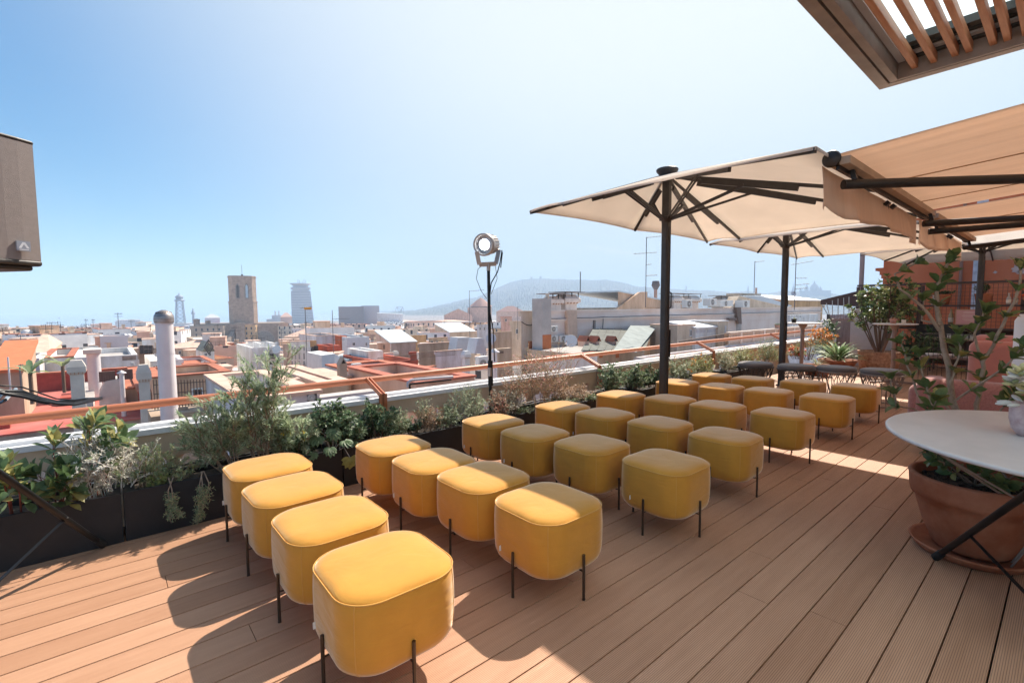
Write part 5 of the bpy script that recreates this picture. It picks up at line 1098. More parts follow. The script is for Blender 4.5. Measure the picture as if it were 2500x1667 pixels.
def octo(hh, cut): return [(c-hh+cut, 2), (c+hh-cut, 2), (c+hh, 2+cut), (c+hh, 2+2*hh-cut), (c+hh-cut, 2+2*hh), (c-hh+cut, 2+2*hh), (c-hh, 2+2*hh-cut), (c-hh, 2+cut)]
m.prism(octo(h*1.02, ct), z0-8, z0+(z1-z0)*.46); m.prism(octo(h*1.06, ct), z0+(z1-z0)*.455, z0+(z1-z0)*.475); m.prism(octo(h*.985, ct), z0+(z1-z0)*.475, z1-.9); m.prism(octo(h*1.03, ct), z1-.9, z1-.4); m.prism(octo(h*.97, ct), z1-.4, z1)
tw = m.build('tower', STN, ch)
def lancet(mb, cx_, w_, zb_, zt_, y0, y1):
    pts = [(cx_-w_/2, zb_), (cx_+w_/2, zb_), (cx_+w_/2, zt_-w_*.9), (cx_+w_*.25, zt_-w_*.3), (cx_, zt_), (cx_-w_*.25, zt_-w_*.3), (cx_-w_/2, zt_-w_*.9)]; n = 7
    mb.add([(x, y0, z) for x, z in pts]+[(x, y1, z) for x, z in pts], [tuple(range(n)), tuple(range(n, 2*n))[::-1]]+[(i, n+i, n+(i+1) % n, (i+1) % n) for i in range(n)])
for xc in (545, 566):
    u_, zt_ = cp.loc(xc, 650); _, zb_ = cp.loc(xc, 686); m = MB(); lancet(m, u_, 2.5, zb_, zt_, 1.99+0.03, 2.1); lancet(m, u_, 2.5, zb_, zt_, 1.93, 2.0)
    q_ = m.build('belfry_frame', STN2, tw); m = MB(); lancet(m, u_, 1.3, zb_+.6, zt_-.9, 1.88, 1.92); m.build('opening', mat('opening_dark', (.06, .05, .045), .9) if xc == 545 else mat('opening_sky', (.45, .55, .62), .6), q_)
m = MB(); uu, zz = cp.loc(555, 606); m.tube([(uu, 10, z1), (uu, 10, zz)], .12, 5); m.box((uu-.6, 9.4, z1), (uu+.6, 10.6, z1+1.3)); m.build('mast', IRON, tw)
# rose window
u_, zc_ = cp.loc(607, 781); R_ = 23/1101*D0*.83; m = MB(); m.lathe([(R_*.0, 0), (R_*.93, 0)], 40); o = m.build('rose_window', mat('rose_stone', (.34, .29, .25), .9, var=.25, vscale=1.4), ch); o.rotation_euler = (pi/2, 0, 0); o.location = (u_, -.04, zc_)
m = MB(); m.tube([(R_*cos(pi*k_/30), 0, R_*sin(pi*k_/30)) for k_ in range(31)], .28, 6); o2 = m.build('arch_moulding', mat('pale_stone', (.52, .44, .38), .85), ch); o2.location = (u_, -.1, zc_)
# front piers, transept and turrets
def chbox(nm, x0, x1, yt_, yb_, y0, y1, mt=STN):
    a, z1_ = cp.loc(x0, yt_, y0); b, _ = cp.loc(x1, yt_, y0); _, zb_ = cp.loc(x0, yb_, y0); m = MB(); m.box((a, y0, zb_), (b, y1, z1_)); return m.build(nm, mt, ch)
for x0, x1, yt_ in ((540, 562, 741), (645, 662, 741), (640, 646, 742)): chbox('pier', x0, x1, yt_, 830, -1.6, 0)
for x0, x1, yt_, yb_ in ((443, 458, 733, 756), (471, 477, 737, 756), (476, 483, 736, 752)):
    a, z1_ = cp.loc(x0, yt_); b, _ = cp.loc(x1, yt_); _, zb_ = cp.loc(x0, yb_); m = MB(); rr = (b-a)/2; m.lathe([(rr, zb_), (rr, z1_-1), (rr*1.12, z1_-.8), (rr*1.12, z1_-.2), (rr*.7, z1_), (0, z1_+.3)], 8, ((a+b)/2, 1+rr, 0)); m.build('turret', STN, ch)
# apse with sloping buttresses
for i, (xa, xb, yt_, yb_) in enumerate(((401, 424, 757, 792), (420, 441, 756, 795), (438, 452, 764, 798), (456, 480, 760, 792), (478, 500, 758, 790), (496, 520, 757, 788), (518, 540, 757, 786))):
    a, z1_ = cp.loc(xb, yt_); b, zb_ = cp.loc(xa, yb_); th = 2.2; m = MB(); y0 = -6-.4*i
    m.add([(a-th, 0, z1_), (a, 0, z1_), (a-th, 0, zb_), (a, 0, zb_), (b, y0, zb_+1), (b+th, y0, zb_+1), (b, y0, zb_-6), (b+th, y0, zb_-6), (a, 0, zb_-8), (a-th, 0, zb_-8)], [(0, 4, 5, 1), (0, 2, 9, 6, 4), (1, 5, 7, 8, 3), (4, 6, 7, 5)]); m.build('buttress', STN2, ch, solid=.05)
m = MB(); a, z1_ = cp.loc(452, 748); b, zb_ = cp.loc(402, 800); m.lathe([(11, zb_-8), (11, z1_-3.5)], 10, (a+1, 12, 0), capt=True); m.build('apse', STN, ch)
# steel aerial tower
lt = at(415.5, 750, 850); le = empty('lattice_tower', (lt.x, lt.y, -27), 0, 'hazy steel lattice cable car tower beside the column monument', 'tower')
LS = mat('haze_tinted_steel', (.26, .31, .38), .7); top = at(415.5, 676, 850).z+27; hw0, hw1 = 7.7, 4.9  # extra haze painted into the steel as a pale bluish colour
m = MB(); ca, sa = cos(YAW-pi/4), sin(YAW-pi/4)
def lpt(i, t): a = [( 1, 1), (-1, 1), (-1, -1), (1, -1)][i % 4]; w_ = hw0+(hw1-hw0)*t; x, y = a[0]*w_*.75, a[1]*w_*.75; return V((x*ca-y*sa, x*sa+y*ca, top*.80*t))
for i in range(4):
    m.beam(lpt(i, 0), lpt(i, 1), .8, .8)
    for j in range(7): m.beam(lpt(i, j/7), lpt(i+1, (j+1)/7), .42, .42); m.beam(lpt(i+1, j/7), lpt(i, (j+1)/7), .42, .42); m.beam(lpt(i, j/7), lpt(i+1, j/7), .42, .42)
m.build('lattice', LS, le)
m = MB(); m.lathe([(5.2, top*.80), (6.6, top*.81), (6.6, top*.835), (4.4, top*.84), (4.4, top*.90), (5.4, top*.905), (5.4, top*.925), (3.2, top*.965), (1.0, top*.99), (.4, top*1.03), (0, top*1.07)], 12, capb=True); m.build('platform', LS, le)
ct_ = at(445, 745, 760); ce = empty('column_monument', (ct_.x, ct_.y, -27), 0, 'hazy column monument with a statue on top, left of the stone tower', 'monument'); tz = at(445, 707, 760).z+27
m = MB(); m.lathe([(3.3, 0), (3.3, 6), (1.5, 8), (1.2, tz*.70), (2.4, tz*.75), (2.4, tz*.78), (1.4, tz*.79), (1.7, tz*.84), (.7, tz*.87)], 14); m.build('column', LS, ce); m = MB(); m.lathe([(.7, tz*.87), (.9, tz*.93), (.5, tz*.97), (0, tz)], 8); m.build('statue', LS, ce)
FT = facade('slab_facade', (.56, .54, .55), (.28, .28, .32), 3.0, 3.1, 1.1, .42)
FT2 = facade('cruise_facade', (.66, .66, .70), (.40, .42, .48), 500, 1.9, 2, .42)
# slab tower with saucer rim
st_, sp2, (a, b, zt, rt, dp) = bld('hazy tapering office tower with a saucer rim and aerials', 668, 713, 668, FT, dist=1000, dep=24, caph=0, name='office_tower', cat='tower')
for ch_ in st_.children:
    me = ch_.data
    for v_ in me.vertices:
        if v_.co.z < 0: v_.co.x = (v_.co.x-(a+b)/2)*(1.14)+(a+b)/2+2
z_ = lambda y: sp2.loc(690, y)[1]
m = MB(); cx = (a+b)/2; w_ = (b-a)/2
m.prism([(cx-w_*.85, 3), (cx+w_*.85, 3), (cx+w_*.85, 22), (cx-w_*.85, 22)], rt, z_(664)); m.prism([(cx-w_*1.02, -1), (cx+w_*1.02, -1), (cx+w_*1.02, 25), (cx-w_*1.02, 25)], z_(664), z_(660)); m.prism([(cx-w_*.8, 4), (cx+w_*.8, 4), (cx+w_*.8, 21), (cx-w_*.8, 21)], z_(660), z_(654)); m.lathe([(w_*.8, z_(655)), (w_*1.12, z_(652)), (w_*1.12, z_(650.5)), (w_*.3, z_(650)), (0, z_(650))], 24, (cx, 12, 0)); m.build('crown', mat('crown_grey', (.55, .54, .56), .8), st_)
m = MB()
for xx, yy in ((684, 641), (688, 643), (694, 645), (698, 641), (702, 643)): u2, z3 = sp2.loc(xx, yy); m.tube([(u2, 12, z_(651)), (u2, 12, z3)], .35, 4)
m.build('aerial', IRON, st_)
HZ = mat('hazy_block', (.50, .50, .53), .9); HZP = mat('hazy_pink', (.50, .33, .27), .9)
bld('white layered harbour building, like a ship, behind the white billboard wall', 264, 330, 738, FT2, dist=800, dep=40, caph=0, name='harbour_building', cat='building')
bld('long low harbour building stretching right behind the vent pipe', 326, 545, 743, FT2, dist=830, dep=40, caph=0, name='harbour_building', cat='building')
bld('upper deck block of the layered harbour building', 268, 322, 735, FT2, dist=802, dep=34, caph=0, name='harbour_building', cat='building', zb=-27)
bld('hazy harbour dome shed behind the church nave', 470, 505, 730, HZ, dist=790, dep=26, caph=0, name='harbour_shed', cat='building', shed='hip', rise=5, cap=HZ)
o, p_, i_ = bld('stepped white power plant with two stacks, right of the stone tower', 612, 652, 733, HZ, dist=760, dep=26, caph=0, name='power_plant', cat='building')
m = MB()
for xx in (632, 640.5): u2, z3 = p_.loc(xx, 714); _, z4 = p_.loc(xx, 740); m.lathe([(1, z4), (.9, z3)], 10, (u2, 6, 0), capt=True)
m.build('stack', HZ, o); m = MB(); u0, z3 = p_.loc(624, 724); u1, _ = p_.loc(646, 724); m.box((u0, 5, i_[2]), (u1, 20, z3)); m.build('upper_block', HZ, o)
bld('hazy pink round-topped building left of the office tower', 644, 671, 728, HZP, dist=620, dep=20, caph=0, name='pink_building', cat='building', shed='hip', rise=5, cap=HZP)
DKS = mat('theatre_cladding', (.27, .24, .25), .8)
bld('dark windowless theatre fly tower in the haze', 777, 835, 704, DKS, dist=520, dep=26, caph=0, name='theatre', cat='theatre')
bld('ribbed metal top of the theatre, right of its dark box', 829, 871, 702, mat('ribbed_metal', (.42, .42, .46), .6, var=.1), dist=540, dep=20, caph=0, name='theatre_roof_house', cat='building')
bld('pale theatre annex with a bright glazed roof', 866, 925, 722, 'lilac', dist=500, dep=22, caph=0, name='annex', cat='building', cap=CORR, shed='right', rise=1.5)
m = MB(); tb_ = [at(x, y, 1500) for x, y in ((907, 718), (911, 705), (925, 705), (929, 718), (911, 705), (917, 718), (925, 705), (920, 718))]
for i in range(7): m.beam(tb_[i], tb_[i+1], 1.4, 1.4)
tag(m.build('gantry_frame', LS, org=tuple(tb_[0])), 'hazy trapezoid steel frame standing on the far skyline', 'gantry')
# church with pyramid roof
o, p_, i_ = bld('domed church with a pyramid tiled roof over an eight sided drum, below the hill', 1074, 1129, 706, 'pink', dist=430, dep=20, caph=0, name='drum_church', cat='church')
DRM = mat('drum_plaster', (.50, .36, .29), .9, var=.1)
m = MB(); u0, zt_ = p_.loc(1081, 704); u1, _ = p_.loc(1128, 704); rr = (u1-u0)/2; cx = (u0+u1)/2; _, zp = p_.loc(1100, 683)
m.lathe([(rr*1.02, i_[2]-2), (rr*1.02, zt_+.4)], 8, (cx, rr+1, 0)); m.build('drum', DRM, o); m = MB(); m.lathe([(rr*1.16, zt_), (rr*.45, zt_+(zp-zt_)*.68), (0, zp)], 8, (cx, rr+1, 0)); m.build('roof', mat('pyramid_tile', (.34, .20, .17), .9), o)
bld('gabled nave of the drum church, left part', 1020, 1085, 724, 'pink', dist=415, dep=14, caph=0, name='gabled_house', cat='church', shed='gable', rise=5.5, cap=mat('pyramid_tile', (.34, .20, .17)))
bld('long tiled nave right of the lamp pole under the hill', 1140, 1205, 716, 'pink', dist=430, dep=16, caph=0, name='long_nave', cat='church', shed='hip', rise=5, cap=mat('pyramid_tile', (.34, .20, .17)))
# bell tower left
o, p_, i_ = bld('small square brick bell tower with a wire cage on top, left skyline', 127, 146, 750, 'tan', dist=260, dep=4.5, caph=.3, name='bell_tower', cat='tower', cap=TILE2, wins=((138, 757, 141, 765),))
m = MB()
for xx in (133, 138): u2, z3 = p_.loc(xx, 738); m.tube([(u2, 1.5, i_[2]), (u2, 1.5, z3)], .07, 4)
u2, z3 = p_.loc(135.5, 729); m.tube([(u2, 1.5, i_[2]+3), (u2, 1.5, z3)], .05, 4); m.build('cage', IRON, o)
bld('hazy long pink brick block at the far left', 12, 96, 755, 'peach', dist=500, dep=30, caph=1.5, name='far_block', cat='building', fac=True, cap=TILE2)
bld('hazy pale block with a flat top left of the bell tower', 97, 126, 756, 'white', dist=520, dep=25, caph=1, name='far_block', cat='building', fac=True)
bld('hazy white apartment slabs right of the bell tower', 150, 202, 750, 'white', dist=560, dep=25, caph=1, name='far_block', cat='building', fac=True)
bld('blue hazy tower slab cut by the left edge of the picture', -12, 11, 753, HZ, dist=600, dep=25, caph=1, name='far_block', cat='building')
# ---- filler city
ORD = ['first', 'second', 'third', 'fourth', 'fifth', 'sixth', 'seventh', 'eighth', 'ninth', 'tenth', 'eleventh', 'twelfth', 'thirteenth', 'fourteenth', 'fifteenth', 'sixteenth', 'seventeenth', 'eighteenth', 'nineteenth', 'twentieth']
sect = [(-60, 360, 'left of the white vent pipe'), (360, 520, 'between vent pipe and stone tower'), (520, 780, 'between stone tower and theatre'), (780, 1120, 'between theatre and lamp pole'), (1120, 1200, 'between lamp pole and palace-like block'), (1200, 2000, 'behind the long corniced block')]
bands = [(62, 9, 12, 'near'), (82, 11, 16, 'near'), (108, 12, 22, 'middle distance'), (145, 13, 26, 'middle distance'), (200, 15, 30, 'middle distance'), (275, 18, 32, 'far'), (380, 22, 34, 'far'), (520, 27, 34, 'hazy far'), (740, 38, 32, 'hazy far'), (1050, 52, 30, 'hazy far')]
cnt = {}
wkeys = ['white']*7+['cream']*4+['pink']*3+['peach']+['lilac']*3+['beige', 'tan', 'ochre', 'brick']
for bi, (d, wid, n, bn) in enumerate(bands):
    xs = sorted(-60+i*(1330+60)/n+RC.uniform(-12, 12) for i in range(n))
    for i, xc in enumerate(xs):
        # wider px spacing off axis is ignored: overlaps only close gaps
        dd = d*RC.uniform(.9, 1.12); wp = wid*RC.uniform(.75, 1.2)/dd*1101
        wp = max(wp, (1390/n)*1.05) if bi > 1 else wp
        zt_ = RC.uniform(-10.5, -6.0) if d < 300 else RC.uniform(-12, -5)
        if RC.random() < .1: zt_ += RC.uniform(1, 4)
        
        yt_ = 709+(CAMH-zt_)/dd*1101*.96
        if 90 < d < 345 and 385 < xc < 690: yt_ = max(yt_, RC.uniform(794, 806))
        ylim = 753 if xc < 450 else 744 if xc < 900 else 738
        if yt_ < ylim: yt_ = ylim+RC.uniform(0, 7)
        if at(xc, yt_, dd).z < -25.5: continue
        if yt_ < 727: yt_ = 727+RC.uniform(0, 6)
        kx = RC.choice(wkeys); k = (kx, next((s[2] for s in sect if s[0] <= xc < s[1]), sect[-1][2]), bn); cnt[k] = cnt.get(k, -1)+1
        lab = '%s %s house with flat roof, %s counted inward, %s' % (ORD[cnt[k] % 20], kx, bn, k[1])
        rf = RC.choice((ROOFW, ROOFW, ROOFG, TILE2, REDP if RC.random() < .3 else TILE2)); sh = RC.random()
        bld(lab, xc-wp/2, xc+wp/2, yt_, kx, dist=dd, dep=wid*RC.uniform(.6, 1.0), fac=True, roof=rf, caph=.7 if d < 400 else 0, name='city_house', cat='house', yaw=RC.uniform(-28, 28), stair=d < 220, group='flat roofed houses of the old town',
            **(dict(shed='hip', rise=RC.uniform(1, 2.2), cap=TILE2) if sh < .06 else dict(cap=RC.choice((TILE2, None, TILE, TILE2)) if d < 300 else None)))
m = MB(); rr = random.Random(8); FMi = [FM[k] for k in ('white', 'cream', 'pink', 'lilac')]
for i in range(1500):
    x = rr.uniform(-80, 2060); d = rr.uniform(320, 1900)**1.0; c = at(x, 740, d); s = rr.uniform(7, 16); z = rr.uniform(-14, -7) if d < 900 else rr.uniform(-13, -2); a = rr.uniform(-.5, .5)
    if d < 480 and 380 < x < 700: continue
    z = min(z, at(x, (754 if x < 450 else 745 if x < 900 else 738)+rr.uniform(0, 6), d).z)
    if z < -26.5: continue
    m.box((c.x-s, c.y-s, -27), (c.x+s*rr.uniform(.3, 1), c.y+s*rr.uniform(.3, 1), z), rr.randrange(4))
tag(m.build('far_city', FMi), kind='stuff')
# ================================================================== NEAR ROOFTOPS
# red painted roof, lower left
ry0 = onz(150, 980, -3.0).y; rx1 = onz(328, 912, -3.0).x; ry1 = onz(160, 893, -3.0).y
STAIN = mat('stained_plaster', (.50, .41, .35), .9, c2=(.24, .17, .13), vscale=.8, stretch=(1.6, 1.6, .5), bump=.3, bscale=8)
rf = empty('red_roof_house', (rx1-9, ry0, 0), 0, 'low house with a broad red painted flat roof and stained front wall, lower left', 'house')
W_ = 26
m = MB(); m.box((-W_+9, 0, -27), (9, ry1-ry0, -3.06)); m.build('wall', STAIN, rf)
m = MB(); m.box((-W_+9, -.08, -3.06), (9.05, ry1-ry0, -3.0)); m.build('roof', REDP, rf)
m = MB(); L_ = ry1-ry0; m.box((-W_+9, L_-.35, -3), (9, L_, -2.05)); m.build('back_parapet', mat('red_wall_paint', (.36, .075, .05), .8, var=.15), rf); m = MB(); m.box((-W_+9, L_-.42, -2.05), (9.05, L_+.06, -1.97)); m.box((8.6, .4, -2.05), (9.08, L_, -1.97)); m.build('coping', TILE, rf)
m = MB(); m.box((8.7, .4, -3), (9, L_-.35, -2.05)); m.build('side_parapet', MATS['red_wall_paint'], rf)
for (xd, yd, w_, h_, dd) in ((22, 935, .55, .8, .9), (3, 955, .4, .5, .8), (175, 928, 1.1, .35, 1.5), (10, 985, .3, .3, .3)):
    q = onz(xd, yd, -3.0); m = MB(); m.box((q.x-rf.location.x-w_/2, q.y-ry0, -3), (q.x-rf.location.x+w_/2, q.y-ry0+dd, -3+h_)); m.build('upstand', MATS['red_wall_paint'], rf)
cb = [onY(x, y, Y_) for x, y, Y_ in ((-20, 897, 13), (10, 906, 13), (50, 909, 13.2), (90, 920, 13.5), (130, 929, 14), (170, 928, 14.5), (200, 922, 15), (234, 917, ry0+2.25))]
m = MB()
for k in range(5): m.tube([p+V((0, .03*k, .014*k+.02*sin(i*2+k))) for i, p in enumerate(cb)], .03, 6)
m.tube([p+V((0, 0, .13+.05*sin(i*.8))) for i, p in enumerate(cb)], .015, 5); m.tube([p+V((0, 0, .02-.06*sin(i*.5))) for i, p in enumerate(cb)], .012, 5)
free('cable_bundle', 'thick bundle of black cables sagging over the red roof', 'cable', m, BLACK, tuple(cb[0]))
# light frame panel left edge
m = MB(); a = onz(-5, 925, -2.4); q = [onY(-20, 935, 16), onY(5, 906, 16), onY(36, 893, 17), onY(12, 918, 15.5)]
m.tube(q+[q[0]], .04, 6); free('metal_lounger', 'bent aluminium frame lying on the red roof at the left edge', 'frame', m, STEEL, tuple(q[0]))
# ac box on red parapet
def onroof_box(label, x0, x1, yt, yb, Y, dep, mt, name='roof_box', cat='box', extra=None, bevel=.02):
    a = onY(x0, yb, Y); b = onY(x1, yb, Y); t = onY((x0+x1)/2, yt, Y); m = MB(); m.box((0, 0, 0), (b.x-a.x, dep, t.z-a.z)); o = m.build(name, mt, bevel=bevel); o.location = (a.x, Y, a.z); return tag(o, label, cat)
Y1 = ry1-.3
onroof_box('white meter box on a plinth against the red parapet', 167, 184, 876, 905, Y1-.6, .35, ROOFW, 'meter_box', 'box')
# chamfered grey chimney block
CHB = mat('chimney_grey_plaster', (.64, .57, .50), .88, var=.1, vscale=2)
YB = ry0+2.2; P_ = [onY(x, y, YB) for x, y in ((228, 985), (228, 905), (242, 876), (284, 868), (289, 985))]
m = MB(); vs = [tuple(p) for p in P_]+[(p.x, p.y+1.4, p.z) for p in P_]; n = 5; m.add(vs, [tuple(range(n)), tuple(range(n, 2*n))[::-1]]+[(i, n+i, n+(i+1) % n, (i+1) % n) for i in range(n)])
free('chimney_slab', 'grey plaster chimney slab with one slanted corner rising over the red roof', 'chimney', m, CHB, tuple(P_[0]))
def vpipe(label, xd, yt, yb, Y, rad, mt, cone=False, dome=False, name='vent_pipe'):
    t = onY(xd, yt, Y); b = onY(xd, yb, Y); e = empty(name, (t.x, Y, b.z-2), 0, label, 'vent pipe'); H_ = t.z-b.z+2; m = MB(); m.tube([(0, 0, 0), (0, 0, H_)], rad, 20)
    for zz in (.3, .62, .85): m.lathe([(rad*1.03, H_*zz), (rad*1.03, H_*zz+.03)], 20)
    m.build('pipe', mt, e)
    if cone: m = MB(); m.lathe([(rad*1.9, H_-.02), (rad*1.9, H_+.0), (0, H_+rad*1.3)], 16, capb=True); m.build('cowl', mt, e)
    if dome:
        m = MB(); m.lathe([(rad*1.12, H_-.06), (rad*1.15, H_), (rad*1.1, H_+rad*.5), (rad*.8, H_+rad*.95), (rad*.35, H_+rad*1.18), (0, H_+rad*1.22)], 28); m.build('cowl', mat('cowl_steel', (.33, .29, .27), .4, .7, var=.3, vscale=14, stretch=(1, 1, 6)), e)
        m = MB()
        for i in range(20): a = 2*pi*i/20; m.tube([(rad*1.13*cos(a), rad*1.13*sin(a), H_), (rad*.86*cos(a+.5), rad*.86*sin(a+.5), H_+rad*.9), (rad*.2*cos(a+.9), rad*.2*sin(a+.9), H_+rad*1.19)], .006, 4)
        m.build('vane', mat('vane_dark', (.10, .08, .075), .5, .5), e)
    return e
WPIPE = mat('pipe_white', (.66, .63, .64), .45, var=.07, vscale=3)
vpipe('tall wide white vent pipe with a finned steel cowl, crossing the skyline', 376.5, 733, 980, 9.6, .122, WPIPE, dome=True)
vpipe('thin white vent pipe with a small conical cap beside the grey chimney slab', 279, 856, 985, ry0+.8, .085, WPIPE, cone=True)
e = vpipe('white pipe under a flat capped box on the white walled terrace', 214, 812, 890, 32, .27, WPIPE)
onroof_box('flat concrete duct box crowning the white pipe', 190, 233, 803, 814, 31.5, 1.5, 'x' if False else CHB, 'duct_box', 'box')
# beige block right of pipe with tiles
bld('small beige wall block with terracotta edge between the two white pipes', 290, 342, 892, 'beige', Y=ry0+2.6, dep=5, name='wall_block', cat='house', cap=TILE, caph=.1)
# mushroom hoods
def hood(label, x0, x1, yt, yb, Y, mt=CHB, base=27):
    xm = (x0+x1)/2; a = onY(x0, yb, Y); b = onY(x1, yb, Y); t = onY(xm, yt, Y); w_ = (b.x-a.x)/2; H_ = t.z-a.z; e = empty('hood_chimney', ((a.x+b.x)/2, Y+w_, a.z), 0, label, 'chimney')
    m = MB(); d = w_*.8
    def ring(hw, hd, z): return [(-hw, -hd, z), (hw, -hd, z), (hw, hd, z), (-hw, hd, z)]
    L_ = [ring(w_*.72, d*.72, -base), ring(w_*.72, d*.72, H_*.38), ring(w_, d, H_*.5), ring(w_, d, H_*.72), ring(w_*.6, d*.6, H_)]
    m.add([v for r_ in L_ for v in r_], [(i*4+k, i*4+(k+1) % 4, (i+1)*4+(k+1) % 4, (i+1)*4+k) for i in range(4) for k in range(4)]+[(16, 17, 18, 19)]); m.build('shaft', mt, e)
    m = MB()
    for i in range(4): m.box((-w_*.6+w_*.4*i-.04*w_, -d*.98, H_*.40), (-w_*.6+w_*.4*i+.04*w_, -d*.72, H_*.5))
    m.build('corbel', mat('corbel_brick', (.42, .22, .13), .85), e)
    return e
hood('beige flared hood chimney on the white terrace, left one', 155, 200, 828, 884, 24, base=5)
hood('beige flared hood chimney left of the tall white vent pipe, right one', 316, 351, 838, 905, 20, base=6)
# white walled terraces
bld('long white wall with a rounded end, far left behind the palms', -40, 90, 826, 'lilac', Y=38, dep=5, name='white_wall_house', cat='house', caph=.3)
bld('white painted long wall with thin terracotta edge behind the hood chimney', 92, 168, 822, 'white', Y=41, dep=9, name='white_wall_house', cat='house', cap=TILE, caph=.4)
BRST = mat('brown_stain', (.33, .25, .20), .9, var=.3, vscale=3)
bld('white wall with a big brown peeling stain, left of the tall vent pipe', 168, 316, 818, 'white', Y=39, dep=8, name='white_wall_house', cat='house', caph=.35, wins=((281, 816.5, 312, 828, 'patch', BRST),))
bld('blank white gable wall standing like a billboard above the roofs', 229, 293, 771, mat('billboard_white', (.56, .56, .60), .85, var=.03), dist=88, dep=6, name='blank_wall', cat='building', caph=.2)
bld('orange roofed brown shed at the left edge', -20, 50, 852, 'tan', Y=27, dep=5, name='shed', cat='shed', shed='back', rise=.9, cap=mat('orange_tile', (.55, .17, .07), .8, var=.1))
for (x0, x1, yt, yb, l) in ((228, 266, 853, 878, 'brown reed screen on the terrace, left panel with the frame'), (270, 306, 849, 873, 'brown reed screen on the terrace, right panel with plants above')): onroof_box(l, x0, x1, yt, yb, 27, .15, mat('reed_screen', (.17, .095, .07), .85, var=.25, vscale=2, stretch=(30, 1, 1)), 'reed_screen', 'screen', bevel=0)
def palm(label, xd, yb, h, Y, seed, n=10):
    q = onY(xd, yb, Y); r_ = random.Random(seed); e = empty('banana_plant', q, 0, label, 'plant'); m = MB(); s = MB(); s.tube([(0, 0, -.5), (0, 0, h*.45)], .06, 6)
    for i in range(n):
        a = r_.random()*6.28; d = V((cos(a), sin(a), r_.uniform(.3, 1.3))); m.bigleaf(V((0, 0, h*.4)), d, UP, h*r_.uniform(.5, .8), h*.15, .3, r_.choice((0, 1, 2)))
    s.build('stem', STEM, e); m.build('foliage', [LM['big'][0], LM['pale'][0], LM['yel'][0]], e)
palm('banana plant on the terrace behind the red roof, left one', 72, 893, 1.15, 22, 1); palm('banana plant beside the left hood chimney', 146, 872, 1.2, 25, 2)
# antennas
def antenna(label, xd, yt, yb, dist, booms, th=.02, dish=None, col=None):
    t = at(xd, yt, dist); b = at(xd, yb, dist); e = empty('roof_antenna', (t.x, t.y, b.z), 0, label, 'antenna'); H_ = t.z-b.z; col = col or mat('antenna_metal', (.16, .16, .17), .5, .4)
    m = MB(); m.tube([(0, 0, 0), (0, 0, H_)], th, 6); m.build('mast', col, e)
    sd = CR.copy(); sd.z = 0; sd.normalize(); fw = V((CF.x, CF.y, 0)).normalized()
    for (yy, xa, xb, tilt, els) in booms:
        z = at(xd, yy, dist).z-b.z; s = dist/1101; a = sd*((xa-xd)*s); c = sd*((xb-xd)*s)+V((0, 0, tilt*s)); m = MB(); m.tube([V((0, 0, z))+a, V((0, 0, z))+c], th*.6, 5)
        for i in range(els):
            p = (V((0, 0, z))+a).lerp(V((0, 0, z))+c, (i+.5)/els); L_ = s*3.2*(1-.4*i/max(1, els)); ax = (fw*.8+V((0, 0, .6))).normalized(); m.tube([p-ax*L_, p+ax*L_], th*.35, 4)
        m.build('boom', col, e)
    if dish:
        for (dx, dy, dr) in dish: disc(e, sd*((dx-xd)*dist/1101)+V((0, 0, at(xd, dy, dist).z-b.z)), dr*dist/1101, col)
    return e
DISHM = mat('dish_white', (.66, .65, .64), .5, var=.05)
def disc(parent, p, rad, col=None, label=None, aim=None):
    m = MB(); m.lathe([(0, 0), (rad*.5, rad*.06), (rad, rad*.22), (rad*.98, rad*.24), (rad*.5, rad*.09), (0, rad*.03)], 24); m.tube([(0, -rad*.9, rad*.2), (0, 0, rad*.85)], rad*.03, 4)
    o = m.build('satellite_dish' if label else 'dish', DISHM, parent); aim = aim or V((-.55, -.6, .35)); o.rotation_euler = aim.to_track_quat('Z', 'Y').to_euler(); o.location = p
    if label: tag(o, label, 'satellite dish')
    return o
antenna('lattice aerial with an orange dipole box over the church roof', 700.5, 705, 862, 42, [(708, 690, 716, 3, 3)], .03)
antenna('tall thin aerial with a long side rod, near the theatre', 763, 712, 850, 40, [(733, 762, 800, 1, 2), (781, 763, 788, 1, 1)], .025)
m = MB(); q = at(707, 708.5, 41.8); m.box((-.28, -.1, -.09), (.28, .1, .09)); o = m.build('dipole_box', mat('dipole_orange', (.75, .33, .05), .5), bevel=.04); o.location = q; tag(o, 'orange dipole box on the lattice aerial', 'antenna')
antenna('slender rooftop aerial with a level boom, left of the lamp pole', 1078, 667, 780, 60, [(669, 1078, 1112, 3, 9)], .03)
antenna('thin mast right of the lamp pole by the corniced wall', 1189, 705, 780, 55, [(705.5, 1186, 1193, 0, 2)], .025)
antenna('tall aerial with three booms above the gabled attic, left of the mast', 1485, 545, 706, 34, [(546, 1484, 1517, 3, 5), (583, 1457, 1508, 3, 6), (608, 1485, 1497, 1, 1), (633, 1485, 1510, 1, 9)], .028)
antenna('whip aerial on the paired hood chimneys of the corniced block', 1333, 624, 672, 30, [], .03)
antenna('aerial with a small grid reflector between the two masts', 1734, 600, 672, 38, [(602, 1734, 1753, 2, 4)], .025)
antenna('aerial with several Yagi booms right of the second mast', 1829, 585, 712, 40, [(608, 1820, 1863, 7, 5), (639, 1829, 1852, 0, 3), (655, 1829, 1857, 3, 4), (664, 1829, 1853, 2, 6)], .028, dish=[(1826, 675, 5)])
antenna('grey pole aerial on the left white wall', 45, 838, 900, 26, [(839, 43, 51, 1, 2)], .03); antenna('white pole standing at the left edge before the long wall', 18, 820, 905, 26, [], .03, col=WPIPE)
